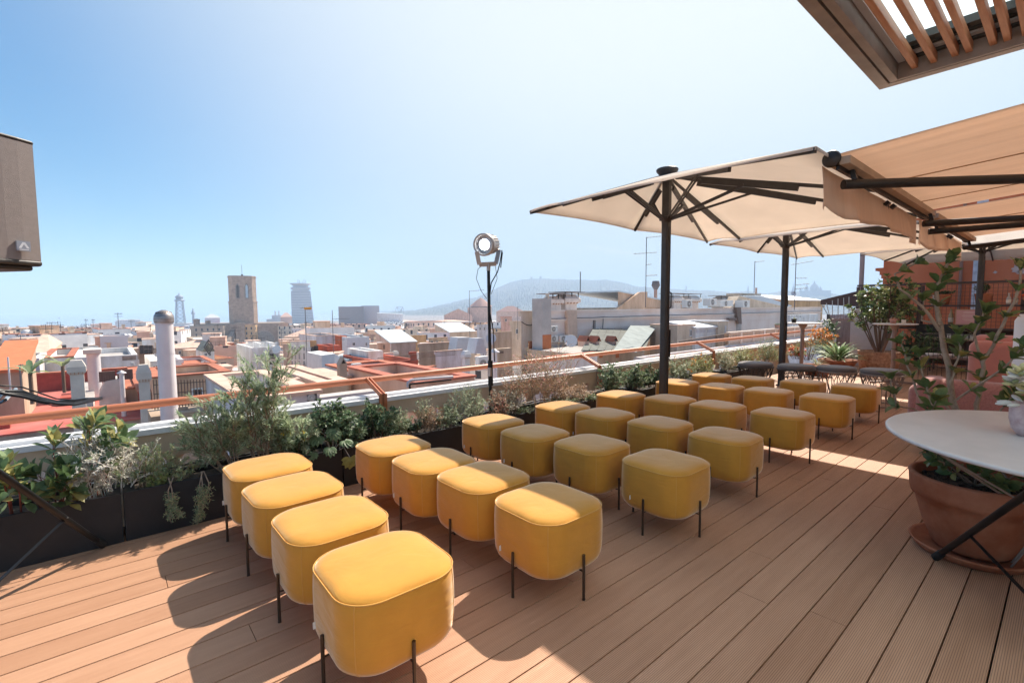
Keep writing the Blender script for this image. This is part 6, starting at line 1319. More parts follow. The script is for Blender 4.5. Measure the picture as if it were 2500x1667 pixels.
# tall vent pipe fence and peach wall
pe_, pp_, pi_ = bld('peach walled terrace behind the wire fence', 350, 528, 862, 'peach', Y=24, dep=4, name='peach_house', cat='house', caph=.3, cap=TILE, wins=((444, 893, 463, 910),))
m = MB(); n = 26
for i in range(n):
    x = 352+(530-352)*i/(n-1); a = onY(x, 872-.04*(x-352)*.2, 16); m.tube([(a.x, 16, a.z), (a.x, 16, a.z-2.1)], .012, 4)
for yy in (884, 905, 935, 955): m.tube([onY(352, yy, 16), onY(530, yy-12, 16)], .011, 4)
free('wire_fence', 'rusty wire fence in front of the peach wall, behind the vent pipe', 'fence', m, mat('rust_wire', (.13, .08, .06), .7), tuple(onY(352, 900, 16)))
bld('low concrete wall under the wire fence beside the vent pipe', 346, 470, 950, 'tan', Y=15, dep=1.2, name='low_wall', cat='wall', caph=.1)
bld('small white house with two barred windows and a dark door', 422, 499, 836, 'white', Y=44, dep=7, name='white_house', cat='house', cap=TILE, caph=.25, roof=TILE, wins=((438, 844, 452, 855, 'bars'), (462, 842, 477, 854, 'bars'), (483, 836, 496, 855, 'door')))
bld('grey plain annex left of the barred window house', 390, 422, 826, 'lilac', Y=45, dep=7, name='annex_house', cat='house', caph=.2, roof=ROOFW, wins=((393, 843, 397, 850),))
bld('white flat roofed room with a glazed door left of the annex', 345, 368, 829, 'white', Y=40, dep=6, name='white_room', cat='house', caph=.3, wins=((353, 840, 361, 856),))
# house with patterned gable
g_, gp, gi = bld('little white house with a diamond patterned tile gable', 466, 492, 806, 'white', Y=70, dep=6, name='tiled_gable_house', cat='house', caph=0, wins=((470, 811, 475, 817), (480, 811, 484, 817)))
m = MB(); a, z0 = gp.loc(464, 808); b, _ = gp.loc(494, 804); c, z1 = gp.loc(479, 786); m.add([(a, -.05, z0), (b, -.05, z0), (c, -.05, z1), (a, 5, z0), (b, 5, z0), (c, 5, z1)], [(0, 1, 2), (0, 2, 5, 3), (1, 4, 5, 2)]); m.build('gable', mat('gable_tile', (.42, .38, .26), .6, c2=(.16, .15, .10), vscale=2.5), g_)
m = MB(); c, zc = gp.loc(479, 797); 
for s_, y_ in ((.9, -.07), (.55, -.09)): m.add([(c, y_, zc+1.1*s_), (c+.62*s_, y_, zc), (c, y_, zc-1.1*s_), (c-.62*s_, y_, zc), (c, y_, zc+.8*s_), (c+.45*s_, y_, zc), (c, y_, zc-.8*s_), (c-.45*s_, y_, zc)], [(i, (i+1) % 4, 4+(i+1) % 4, 4+i) for i in range(4)])
m.build('diamond', mat('tile_dark', (.10, .09, .08), .5), g_)
# cream and white blocks in front of church
bld('cream block with a white service roof before the church nave', 446, 512, 778, 'cream', Y=115, dep=12, name='cream_block', cat='house', roof=ROOFW, caph=.3, wins=((486, 781, 508, 789, 'shut'),))
bld('long terracotta brick wall before the church', 508, 575, 793, 'brick', Y=100, dep=6, name='brick_wall', cat='house', caph=.3, cap=TILE)
bld('white rear facade with balcony window right of the willowy shrub', 578, 642, 797, 'white', Y=66, dep=9, name='balcony_house', cat='house', caph=.6, roof=ROOFW, wins=((619, 812, 629, 820, 'balc'), (619, 829, 630, 837), (589, 815, 592, 819), (600, 814, 603, 818)))
bld('white stair tower on top of the balcony house', 598, 632, 788, 'white', Y=69, dep=4, name='stair_tower', cat='house', caph=.2)
bld('white town house with three rows of tall windows', 668, 712, 784, 'white', Y=64, dep=10, skew=True, name='tall_window_house', cat='house', caph=.5, cap=TILE2, wins=tuple((x, y, x+2.6, y+h_) for (y, h_) in ((796, 9), (811, 14), (829, 10)) for x in (669.5, 677, 686, 697)))
bld('narrow ochre facade with balconies beside the white town house', 712, 727, 782, 'ochre', Y=64, dep=8, skew=True, name='ochre_house', cat='house', caph=.3, wins=((714, 799, 718, 812, 'balc'), (720, 799, 724, 810, 'balc')))
bld('pinkish tall party wall left of the white town house', 650, 668, 790, 'pink', Y=60, dep=9, skew=True, name='party_wall', cat='house', caph=.3)
bld('grey ribbed wall with red end strip', 726, 782, 771, 'lilac', Y=72, dep=8, name='grey_house', cat='house', caph=.4, cap=TILE2)
bld('vivid red wall strip left of the bright white block', 781, 797, 772, mat('orange_red', (.52, .13, .05), .85, var=.1), Y=70, dep=3, name='red_strip_house', cat='house', caph=.2)
bld('bright bluish white block with two small openings', 797, 848, 774, mat('bluewhite', (.62, .65, .68), .85, var=.05), Y=68, dep=9, name='blue_white_house', cat='house', caph=.3, wins=((810, 787, 815, 793), (840, 787, 843, 794)))
bld('dark red low wall behind the big dish', 752, 782, 794, 'red', Y=62, dep=4, name='dark_red_house', cat='house', caph=.3)
# near centre: white tapering chimney, big dish, beige cowl chimney, ac
WCH = mat('lime_white', (.66, .66, .67), .85, var=.06)
def poly_block(label, pts, Y, dep, mt, name='chimney', cat='chimney'):
    P_ = [onY(x, y, Y) for x, y in pts]; m = MB(); n = len(P_); vs = [tuple(p) for p in P_]+[(p.x, p.y+dep, p.z) for p in P_]
    m.add(vs, [tuple(range(n)), tuple(range(n, 2*n))[::-1]]+[(i, n+i, n+(i+1) % n, (i+1) % n) for i in range(n)]); return free(name, label, cat, m, mt, tuple(P_[0]))
poly_block('broad white plastered chimney stack with a rust streak, left of the dish', ((742, 905), (740, 858), (739, 816), (770, 812), (765, 860), (757, 905)), 25, 2.4, WCH)
poly_block('rust streak running down the white chimney stack', ((745, 838), (745, 815), (746.5, 815), (746, 838)), 24.97, .02, TILE, 'rust_streak', 'stain') if False else None
c_ = at(771, 829, 30); disc(None, c_, 13/1101*30*.95, label='big white satellite dish on the aerial beside the white chimney stack')
q_ = onY(790, 900, 17); e = empty('cowl_chimney', (q_.x, 17, q_.z-3), 0, 'beige square chimney with a pitched cowl just above the pipe rail', 'chimney'); H_ = onY(790, 831, 17).z-q_.z+3; w_ = (onY(799, 840, 17).x-onY(782, 840, 17).x)/2
m = MB(); m.box((-w_, 0, 0), (w_, w_*1.8, H_-.1)); m.build('shaft', CHB if False else mat('cowl_beige', (.43, .34, .27), .85, var=.08), e)
m = MB(); m.add([(-w_*1.1, -.05, H_-.1), (w_*1.1, -.05, H_-.1), (0, -.05, H_+w_*1.2), (-w_*1.1, w_*2, H_-.1), (w_*1.1, w_*2, H_-.1), (0, w_*2, H_+w_*1.2)], [(0, 1, 2), (3, 5, 4), (0, 2, 5, 3), (1, 4, 5, 2)]); m.build('cowl', MATS['cowl_beige'], e)
m = MB(); m.add([(-w_*.55, -.06, H_-.05), (w_*.55, -.06, H_-.05), (0, -.06, H_+w_*.7)], [(0, 1, 2)]); m.build('opening', mat('opening_black', (.01, .01, .01), .9), e)
def acunit(label, x0, x1, yt, yb, Y=None, dist=None, fan=True, group='outdoor air conditioning units on the roofs'):
    pl2 = (lambda x, y: onY(x, y, Y)) if Y else (lambda x, y: at(x, y, dist))
    a = pl2(x0, yb); b = pl2(x1, yb); t = pl2(x1, yt); w2 = (b-a).length; h2 = t.z-b.z; e = empty('ac_unit', a, atan2((b-a).y, (b-a).x), label, 'air conditioner', group); m = MB(); m.box((0, 0, 0), (w2, w2*.5, h2)); m.build('casing', mat('ac_white', (.66, .65, .63), .5), e, bevel=.02)
    if fan:
        m = MB(); rr = min(w2*.33, h2*.42); m.lathe([(0, 0), (rr, 0)], 20); o = m.build('fan', mat('ac_fan', (.20, .17, .15), .6), e); o.rotation_euler = (pi/2, 0, 0); o.location = (w2*.42, -.012, h2*.5)
        m = MB(); m.lathe([(rr*.28, 0), (0, .01)], 12); o2 = m.build('fan_hub', mat('ac_white', (.66, .65, .63), .5), e); o2.rotation_euler = (pi/2, 0, 0); o2.location = (w2*.42, -.03, h2*.5)
        m = MB()
        for k_ in range(4): m.tube([(rr*(k_+1)/4*cos(2*pi*j/20), 0, rr*(k_+1)/4*sin(2*pi*j/20)) for j in range(21)], .008, 4, cap=False)
        o3 = m.build('grille', mat('ac_white', (.66, .65, .63), .5), e); o3.location = (w2*.42, -.03, h2*.5)
    return e
acunit('large white box unit with a brown grille beside the cowl chimney', 811, 832, 836, 876, Y=20, fan=False)
m = MB(); a = onY(818, 869, 19.97); b = onY(830, 850, 19.97); m.box((0, 0, 0), (b.x-a.x, .03, b.z-a.z)); o = m.build('brown_grille', mat('grille_brown', (.30, .24, .20), .7, var=.2)); o.location = a; tag(o, 'brown slatted air grille on the large box unit', 'grille')
acunit('small condenser standing right of the large box unit', 833, 841, 858, 872, Y=20.5)
acunit('condenser seen between the willow shrub and rail, on the white sunken roof', 704, 730, 903, 925, Y=11)
bld('dark red wall right of the cowl chimney, behind the box unit', 805, 869, 838, 'red', Y=30, dep=2, name='red_wall', cat='wall', caph=.3, cap=TILE)
bld('grey blue parapet behind the red wall', 800, 846, 824, mat('slate_blue', (.35, .42, .47), .85), Y=40, dep=4, name='blue_grey_house', cat='house', caph=.2)
bld('pale blank white cube house in the centre', 846, 880, 806, 'white', Y=38, dep=4.5, name='white_cube_house', cat='house', caph=.2, wins=((855, 826, 863, 832),))
bld('red walled roof terrace with thin railing', 880, 960, 829, 'red', Y=34, dep=8, name='red_terrace_house', cat='house', caph=.5, roof=TILE2)
bld('large white wall with terracotta coping just beyond the rail, centre', 868, 1010, 862, 'lilac', Y=17, dep=5.5, name='white_parapet_house', cat='house', cap=TILE, caph=.6, roof=TILE)
def railing(label, x0, y0, x1, y1, hpx, Y, n, th=.012):
    a = onY(x0, y0, Y); b = onY(x1, y1, Y); h = (onY(x0, y0-hpx, Y).z-a.z); m = MB()
    for i in range(n): p = a.lerp(b, i/(n-1)); m.tube([p, p+V((0, 0, h))], th, 4)
    m.tube([a+V((0, 0, h)), b+V((0, 0, h))], th*1.3, 4); m.tube([a+V((0, 0, h*.1)), b+V((0, 0, h*.1))], th, 4)
    return free('roof_railing', label, 'railing', m, mat('rust_wire', (.13, .08, .06), .7), tuple(a))
railing('thin iron railing on the red terrace, centre', 868, 836, 965, 826, 14, 32, 40)
railing('thin iron railing behind the white sunken roof', 968, 822, 1045, 816, 13, 36, 34)
railing('iron railing on the white parapet wall above the pipe rail', 1020, 905, 1110, 893, 17, 15, 30)
railing('iron railing to the right of the lamp pole', 1135, 886, 1170, 882, 14, 15, 14); railing('iron railing behind the reddish twiggy shrub', 1140, 868, 1210, 862, 18, 20, 24)
bld('house with red tiled parapet round a sunken white roof, centre right', 955, 1090, 874, 'pink', Y=13.2, dep=5.4, name='sunken_roof_house', cat='house', roof=ROOFW, caph=.5, cap=mat('parapet_red', (.44, .13, .08), .8, var=.15))
bld('long lilac parapet wall under the railing right of the lamp', 1010, 1290, 905, 'lilac', Y=13, dep=.5, name='long_parapet', cat='wall', caph=.05, cap=TILE2)
bld('sunken bluish white roof with broad terracotta edge behind the willowy shrub', 560, 735, 912, 'lilac', Y=11, dep=4.8, name='white_roof_house', cat='house', roof=ROOFW, caph=.55, cap=TILE2)
bld('long lilac front wall with red coping left of the rail bracket', 735, 865, 900, 'lilac', Y=10.9, dep=.4, name='coped_wall', cat='wall', caph=.05, cap=TILE)
poly_block('terracotta tiled sloping ledge beside the sunken white roof', ((675, 872), (690, 868), (740, 930), (700, 935)), 14, .3, TILE2, 'tiled_ledge', 'ledge')
bld('beige low ledge wall beside the cowl chimney', 765, 805, 868, 'beige', Y=18, dep=3, name='beige_ledge', cat='wall', caph=.1, cap=TILE2)
bld('dull brown roof patch behind the coped wall, left of centre', 735, 800, 880, 'tan', Y=14, dep=5, name='brown_roof_house', cat='house', caph=.2, cap=TILE2)
# right centre clutter
for (lab, x0, x1, yt_, k_, Y_, dp, kw) in (
  ('small white cube hut with a brown door, right of the white cube house', 884, 903, 812, 'white', 41, 3, dict(cap=TILE2, wins=((889, 818, 893, 828, 'door'),))),
  ('red stair box with a dark slit on the railed terrace', 942, 957, 808, 'red', 33, 2, dict()),
  ('pale pink hut with an arched opening left of the orange cube', 868, 896, 787, 'pink', 58, 4, dict(wins=((880, 792, 884, 802, 'door'),))),
  ('long low white parapet with toothed cornice, centre', 1000, 1062, 806, 'white', 40, 2, dict(cap=TILE2)),
  ('cream flat with a row of three windows before the sheet roof hut', 985, 1028, 776, 'cream', 66, 5, dict(cap=TILE2, wins=((990, 783, 994, 789), (1002, 783, 1006, 789), (1014, 783, 1018, 789)))),
  ('lilac block with grey roof in front of the drum church', 1095, 1122, 745, 'lilac', 80, 6, dict(wins=((1101, 752, 1104, 758), (1111, 752, 1114, 758)))),
  ('pink house with one dark attic window under the hill', 1150, 1176, 728, 'pink', 90, 6, dict(cap=TILE, wins=((1160, 733, 1164, 738),))),
  ('small beige cube with a black opening behind the twiggy shrub', 1140, 1175, 800, 'cream', 30, 3, dict(wins=((1148, 806, 1156, 812, 'door'),))),
  ('white terrace wall with two small vents, right of the dish', 925, 1000, 846, 'white', 26, 3, dict(cap=TILE)),
  ('ochre stair tower among white roofs, left of the theatre', 746, 760, 765, 'ochre', 85, 4, dict(wins=((750, 770, 754, 777),))),
  ('pale brick house with green shutters before the church apse', 405, 440, 800, 'cream', 95, 6, dict(cap=TILE2, wins=((411, 806, 415, 813), (423, 806, 427, 813)))),
  ('brown stone house with a row of balconies left of the vent pipe', 318, 352, 795, 'tan', 78, 6, dict(cap=TILE2, wins=((323, 802, 327, 809, 'balc'), (333, 802, 337, 809, 'balc'), (343, 802, 347, 809, 'balc')))),
  ('peach house with a low hipped roof, middle of the left side', 102, 140, 788, 'peach', 90, 7, dict(shed='hip', rise=1.6, cap=TILE2, wins=((120, 793, 124, 798), (127, 793, 131, 798)))),
  ('white penthouse with dark shade cloth on the left skyline', 20, 78, 800, 'white', 62, 5, dict(cap=TILE2, wins=((28, 806, 36, 813, 'door'), (55, 806, 60, 812)))),
  ('small white hut with two openings left of the blank white gable', 178, 226, 796, 'white', 66, 5, dict(wins=((184, 801, 195, 808, 'door'), (214, 800, 219, 808))))):
    kw.setdefault('caph', .25)
    bld(lab, x0, x1, yt_, k_, Y=Y_, dep=dp, skew=True, name='town_house', cat='house', **kw)
hood('white flared hood chimney left of the reddish twiggy shrub', 1068, 1084, 806, 836, 30, WCH, base=3); hood('small beige hood chimney on the red walled terrace', 905, 918, 806, 826, 44, CHB, base=3)
disc(None, at(1128, 778, 50), .55, label='small pale dish on a pole right beside the lamp pole'); disc(None, at(636, 803, 60), .5, label='small dish above the balcony house roof')
for (lab, x0, x1, yt_, yb_, Y_) in (('condenser by the toothed cornice house, low wall', 1030, 1040, 806, 815, 42), ('condenser on the barred window house roof', 462, 469, 830, 836, 46), ('condenser on the white flat roof left of the tall vent pipe', 300, 309, 832, 840, 38), ('condenser on the blue white house roof', 826, 834, 768, 775, 69)): acunit(lab, x0, x1, yt_, yb_, Y=Y_)
antenna('low bushy aerial on the balcony house', 615, 770, 795, 70, [(772, 610, 621, 0, 4), (778, 612, 619, 1, 3)], .03); antenna('aerial standing left of the orange cube house', 930, 745, 790, 70, [(747, 924, 938, 1, 5)], .03); antenna('short aerial over the white penthouse on the left', 47, 770, 802, 62, [(772, 40, 54, 0, 4)], .03); antenna('thin aerial left of the small bell tower', 110, 760, 800, 80, [(763, 104, 117, 1, 5)], .03); antenna('double boom aerial right of the church rose window', 646, 755, 800, 66, [(757, 640, 654, 1, 5), (765, 642, 651, 0, 4)], .03)

def taper(label, x0, x1, xt0, xt1, yt, yb, Y, cap=None, mt=WCH):
    poly_block(label, ((x0, yb), (xt0, yt), (xt1, yt), (x1, yb)), Y, 1.6, mt, 'white_chimney')
taper('pair of white tapering chimney hoods, the broad one left of the lamp pole', 1045, 1085, 1052, 1080, 775, 812, 46); taper('narrow white tapering chimney hood right beside the lamp pole', 1091, 1118, 1098, 1110, 777, 812, 40)
bld('white sloping sheet roof over a beige hut', 1033, 1090, 762, 'cream', Y=60, dep=4, skew=True, name='sheet_roof_hut', cat='house', shed='back', rise=1.2, cap=CORR); bld('white sheet roof on a pink house left of centre', 898, 955, 786, 'pink', Y=52, dep=4, skew=True, name='sheet_roof_house', cat='house', shed='back', rise=1.3, cap=CORR)
bld('orange painted cube house', 938, 979, 770, 'ochre', Y=75, dep=7, skew=True, name='orange_cube_house', cat='house', caph=.3)
bld('beige house with toothed brick cornice', 962, 1045, 788, 'tan', Y=48, dep=7, skew=True, name='toothed_cornice_house', cat='house', caph=.4, cap=TILE2)
bld('broad beige blank facade right of the lamp pole', 1125, 1176, 762, 'beige', Y=44, dep=6, skew=True, name='beige_blank_house', cat='house', caph=.3, wins=((1127, 768, 1134, 792, 'shut'),))
bld('cream house with one tall window left of the corniced block', 1172, 1198, 738, 'cream', Y=60, dep=6, skew=True, name='window_house', cat='house', cap=TILE2, caph=.6, wins=((1185, 756, 1189, 766),))
vpipe('white flue with a black pointed cap just right of the lamp pole', 1135, 808, 870, 18, .14, WPIPE, cone=True)
acunit('white louvred unit left of the lamp pole, above the railing', 1100, 1122, 820, 852, Y=19)
# ---- corniced block
CB = mat('cornice_plaster', (.84, .73, .66), .88, c2=(.74, .60, .52), vscale=.5, bump=.1, bscale=5); CBS = mat('weathered_plaster', (.56, .42, .31), .9, c2=(.74, .64, .55), vscale=.7, stretch=(2, 2, .5))
YC = onY(1350, 790, 1).y*1; DC = 26.5
c0 = onz(1350, 705, 0) if False else None
def P(x, y, Y=24.0): return onY(x, y, Y)
zc = P(1400, 710).z
ORG = mat('orange_band', (.50, .16, .06), .85, var=.1)
cbk, cpl, ci = bld('long pale palace-like block with a moulded cornice crossing the right skyline', 1246, 1885, 709, CB, Y=24, dep=14, skew=True, name='corniced_block', cat='building', caph=.3, roof=ROOFG, wins=())
m = MB(); a, b = ci[0], ci[1]; zt = ci[2]
for (z0, z1, pr) in ((-.10, .0, .10), (-.62, -.55, .10), (-.70, -.62, .18), (-.80, -.70, .10), (-1.45, -1.41, .04)): m.box((a-.05, -pr, zt+z0), (b, -.001, zt+z1))
m.build('cornice', CB, cbk)
m = MB(); pts = [(a+(b-a)*i/60, -.14, zt-.56-.04*abs(sin(i*.9))) for i in range(61)]; m.tube(pts, .022, 5); m.tube([(a+(b-a)*.115+.02*sin(i), -.12, zt-.55-i*.2) for i in range(8)], .03, 5); m.build('cable', IRON, cbk)
for x_ in (1362, 1365.5):
    u_, z_ = cpl.loc(x_, 729); m = MB(); m.tube([(u_, -.06, z_), (u_, -.06, z_-1.3)], .03, 5); m.build('conduit', IRON, cbk)
for (x0, x1, yt_, yb_, col) in ((1510, 1533, 752, 795, SHUT), (1691, 1702, 743, 760, ROOFG)):
    a_, z1_ = cpl.loc(x0, yt_); b_, z0_ = cpl.loc(x1, yb_); m = MB(); m.box((a_, -.03, z0_), (b_, -.002, z1_)); m.build('shutter', col, cbk)
bld('weathered end wing with stained wall left of the grey flue stack', 1197, 1250, 716, CBS, Y=24.3, dep=10, skew=True, name='end_wing', cat='building', caph=.3, roof=ROOFG, cap=CBS, wins=((1213, 781, 1249, 815, 'patch', ORG),))
m = MB(); pts = [P(1198+48*t, 739+12*sin(pi*t)-16*t*t*1.3, 24.2) for t in [i/12 for i in range(13)]]; m.tube(pts, .03, 5); free('sagging_cable', 'cable sagging across the weathered end wing', 'cable', m, IRON, tuple(pts[0]))
GRP = mat('grey_render', (.48, .43, .40), .88, var=.12, vscale=1)
st0 = bld('tall grey rendered flue stack with an orange foot', 1246, 1266, 685, GRP, Y=22.8, dep=1.0, name='flue_stack', cat='chimney', caph=.02, wins=((1246, 768, 1266, 815, 'patch', ORG),))
e = vpipe('ribbed round cowl on the grey flue stack', 1257, 674, 686, 23.3, .12, CBS)
for (x0, x1, yt_, yb_, l) in ((1270, 1299, 680, 712, 'pale hood chimney with flat canopy, left of the pair'), (1302, 1338, 676, 712, 'pale hood chimney with flat canopy, right of the pair')):
    e = hood(l, x0, x1, yt_, yb_, 25.5, mat('pale_hood', (.78, .66, .58), .88, var=.1), base=1)
    a_ = P(x0-3, yt_-5, 25.5); b_ = P(x1+4, yt_-6, 25.5); xx = e.location; m = MB(); zz = P(x0, yt_-5, 25.5).z-xx.z
    m.box((a_.x-xx.x, -1, zz), (b_.x-xx.x, 1, zz+.05)); m.build('canopy', mat('slate_canopy', (.24, .18, .15), .8), e)
    m = MB()
    for q_ in (.15, .5, .85): m.box((a_.x-xx.x+(b_.x-a_.x)*q_-.03, -.6, zz-.35), (a_.x-xx.x+(b_.x-a_.x)*q_+.03, -.54, zz))
    m.build('canopy_post', IRON, e)
poly_block('orange and beige flue strip running down the corniced block', ((1304, 800), (1304, 712), (1325, 712), (1327, 800)), 23.7, .28, mat('flue_strip', (.64, .46, .35), .88, var=.1), 'flue_strip', 'chimney')
acunit('condenser on the corniced block wall, topmost of three', 1265, 1281, 749, 763, Y=23.6); acunit('condenser on the corniced block wall, lower left of three', 1265, 1282, 771, 786, Y=23.6); acunit('condenser on the corniced block wall, lower right of three', 1287, 1304, 771, 786, Y=23.6)
disc(None, P(1311, 784, 20), .40, label='round white dish above the sunken roof below the corniced block')
# metal lean-to roof with dormer vents
mr_ = empty('metal_roof', P(1400, 800, 18), 0, 'grey standing seam lean-to roof with three small terracotta vents', 'roof'); o0 = mr_.location
ZR = mat('zinc_roof', (.15, .155, .14), .85, 0, var=.2, vscale=1.2, spec=.2); ZR2 = mat('zinc_bright', (.28, .31, .30), .85, 0, var=.15, vscale=1.5, spec=.2)
q = [onY(1335, 805, 18)-o0, onY(1480, 807, 18)-o0, P(1500, 758, 23.9)-o0, P(1362, 755, 23.9)-o0]
m = MB(); m.add(q, [(0, 1, 2, 3)]); m.build('sheet', ZR, mr_, solid=.06)
for i in range(1, 9): t = i/9; m = MB(); m.beam(q[0].lerp(q[1], t)+V((0, 0, .04)), q[3].lerp(q[2], t)+V((0, 0, .04)), .05, .06); m.build('seam', ZR, mr_)
q2 = [onY(1408, 806, 17.6)-o0, onY(1462, 809, 17.6)-o0, P(1510, 749, 23.3)-o0, P(1448, 748, 23.3)-o0]
m = MB(); m.add(q2, [(0, 1, 2, 3)]); m.build('bright_sheet', ZR2, mr_, solid=.05)
for xd in (1349, 1373, 1412):
    c = onY(xd, 783, 19.2)-o0; m = MB(); w_ = .17; m.box((c.x-w_, c.y, c.z-.35), (c.x+w_, c.y+.6, c.z)); v_ = m.build('vent', WM['pink'], mr_)
    m = MB(); m.add([(c.x-w_*1.25, c.y-.1, c.z-.02), (c.x+w_*1.25, c.y-.1, c.z-.02), (c.x, c.y-.1, c.z+.30), (c.x-w_*1.25, c.y+.65, c.z-.02), (c.x+w_*1.25, c.y+.65, c.z-.02), (c.x, c.y+.65, c.z+.30)], [(0, 2, 5, 3), (1, 4, 5, 2)]); m.build('vent_tile', TILE, v_, solid=.03)
    m = MB(); m.add([(c.x-w_, c.y-.03, c.z), (c.x+w_, c.y-.03, c.z), (c.x, c.y-.03, c.z+.24)], [(0, 1, 2)]); m.build('vent_opening', MATS['opening_black'], v_)
bld('wall below the metal lean-to roof with orange pilasters', 1335, 1480, 806, 'beige', Y=19, dep=4.8, name='lean_to_wall', cat='wall', caph=.0, zb=-10, wins=((1350, 808, 1357, 822, 'patch', ORG), (1376, 808, 1384, 822, 'patch', ORG), (1414, 808, 1422, 822, 'patch', ORG)))
bld('sunken white roof with terracotta parapet below the round dish', 1262, 1372, 817, 'white', Y=15.5, dep=8.5, skew=True, name='white_roof_house', cat='house', roof=ROOFW, caph=.3, cap=TILE)
# lattice window bay
m = MB(); a = P(1495, 800, 22.5); b = P(1519, 762, 22.5)
for i in range(9): t = i/8; m.tube([(a.x+(b.x-a.x)*t, 22.5, a.z), (a.x+(b.x-a.x)*t, 22.5, b.z)], .02, 4)
for i in range(13): t = i/12; m.tube([(a.x, 22.5, a.z+(b.z-a.z)*t), (b.x, 22.5, a.z+(b.z-a.z)*t)], .02, 4)
free('iron_lattice', 'dark lattice screen beside the metal roof', 'screen', m, IRON, tuple(a))
# attic gable on corniced roof
bld('rooftop attic with a white sheet roof above the cornice, behind the parasol mast', 1420, 1600, 706, 'peach', Y=29, dep=6, name='attic_house', cat='house', shed='right', rise=1.6, cap=CORR, zb=-1)
poly_block('peach gable front of the attic above the cornice', ((1412, 712), (1470, 671), (1487, 670), (1487, 712)), 28.6, .3, WM['peach'], 'attic_gable', 'house')
e = vpipe('dark hexagonal lantern chimney against the hill', 1506, 664, 700, 34, .2, mat('lantern_base', (.42, .25, .20), .8), name='lantern_chimney')
m = MB(); q_ = onY(1506, 664, 34); m.lathe([(.2, -.1), (.52, .45), (.42, .95), (.40, 1.0), (0, 1.02)], 6, capb=True); o = m.build('lantern', mat('lantern_slate', (.16, .13, .13), .7), e); o.location = V((0, 0, q_.z))-V((0, 0, e.location.z))
for (x0, x1, yt_, yb_, l) in ((1577, 1590, 689, 707, 'condenser beside the attic roof on the cornice, leftmost'), (1630, 1646, 686, 702, 'condenser above the cornice facing the terrace, with big fan'), (1655, 1684, 690, 704, 'wide condenser above the cornice left of the striped skylight'), (1706, 1722, 690, 706, 'narrow white cabinet unit under the striped skylight')): acunit(l, x0, x1, yt_, yb_, Y=26)
for (x0, x1, yt_, yb_, l) in ((1552, 1575, 678, 705, 'small canopied chimney just right of the parasol mast'), (1592, 1617, 679, 705, 'plastered canopied chimney on the corniced roof'), (1668, 1690, 683, 703, 'low canopied chimney behind the wide condenser')):
    e = hood(l, x0, x1, yt_, yb_, 28, MATS['pale_hood'], base=1); a_ = P(x0-3, yt_-4, 28); b_ = P(x1+2, yt_-4, 28); m = MB(); zz = a_.z-e.location.z; m.box((a_.x-e.location.x, -.9, zz), (b_.x-e.location.x, .9, zz+.05)); m.build('canopy', MATS['slate_canopy'], e)
    m = MB(); m.box((a_.x-e.location.x+.1, -.8, zz-.4), (a_.x-e.location.x+.15, -.75, zz)); m.box((b_.x-e.location.x-.15, -.8, zz-.4), (b_.x-e.location.x-.1, -.75, zz)); m.build('canopy_post', IRON, e)
STRP = mat('striped_sheet', (.70, .71, .72), .5, var=.02)
sk = empty('striped_skylight_house', P(1745, 706, 27), 0, 'roof hut with a long white striped sheet roof between both masts', 'house'); o0 = sk.location
A_ = [P(1700, 680, 27)-o0, P(1808, 706, 27)-o0, onY(1818, 703, 30)-o0, onY(1745, 679, 30)-o0]
m = MB(); m.add(A_, [(0, 1, 2, 3)]); m.build('sheet', STRP, sk, solid=.06)
m = MB()
for i in range(8): t = i/7; m.beam(A_[0].lerp(A_[3], t)+V((0, 0, .05)), A_[1].lerp(A_[2], t)+V((0, 0, .05)), .08, .08)
m.build('rib', mat('rib_grey', (.50, .52, .55), .5), sk)  # ribs a greyer tone than the white sheet
m = MB(); b_ = [P(1680, 706, 27.05)-o0, P(1698, 680, 27.05)-o0, P(1808, 707, 27.05)-o0]; m.add(b_+[p+V((0, 3, 0)) for p in b_], [(0, 2, 1), (0, 1, 4, 3), (3, 4, 5)]); m.build('gable', WM['cream'], sk)
bld('beige upstand with a little flue behind the striped roof', 1700, 1748, 674, 'cream', Y=31, dep=2, name='roof_upstand', cat='wall', caph=.1, zb=-1)
vpipe('tiny brick flue with a flat cap on the upstand', 1737, 661, 676, 31.5, .15, WM['pink'])
bld('peach hut with corrugated roof right of the second mast', 1800, 1890, 690, 'ochre', Y=30, dep=5, name='peach_hut', cat='house', shed='back', rise=.9, cap=CORR, zb=-2)
poly_block('gabled sheet roof right of the second mast', ((1788, 706), (1836, 683), (1850, 683), (1895, 700), (1895, 706)), 33, 5, WM['cream'], 'gable_hut', 'house')
# huts on the lower terrace in front of the corniced block
bld('white flat roofed hut with a small window on the lower terrace', 1556, 1598, 747, 'cream', Y=20.5, dep=2.5, name='terrace_hut', cat='hut', caph=.15, cap=TILE2, wins=((1584, 758, 1588, 771),))
bld('white walled hut with a sloping white roof and wide opening', 1598, 1650, 752, 'white', Y=20.2, dep=2.5, name='terrace_hut', cat='hut', shed='back', rise=.45, cap=ROOFW, wins=((1598, 757, 1620, 765, 'shut'), (1624, 756, 1643, 763, 'shut')))
bld('taller white hut with a grey door right of the sloping roof', 1650, 1672, 738, 'cream', Y=20, dep=3, name='terrace_hut', cat='hut', caph=.15, cap=ROOFW, wins=((1664, 748, 1668, 765, 'shut'),))
railing('brown slatted terrace railing below the white huts', 1560, 797, 1662, 779, 13, 17, 50, .02)
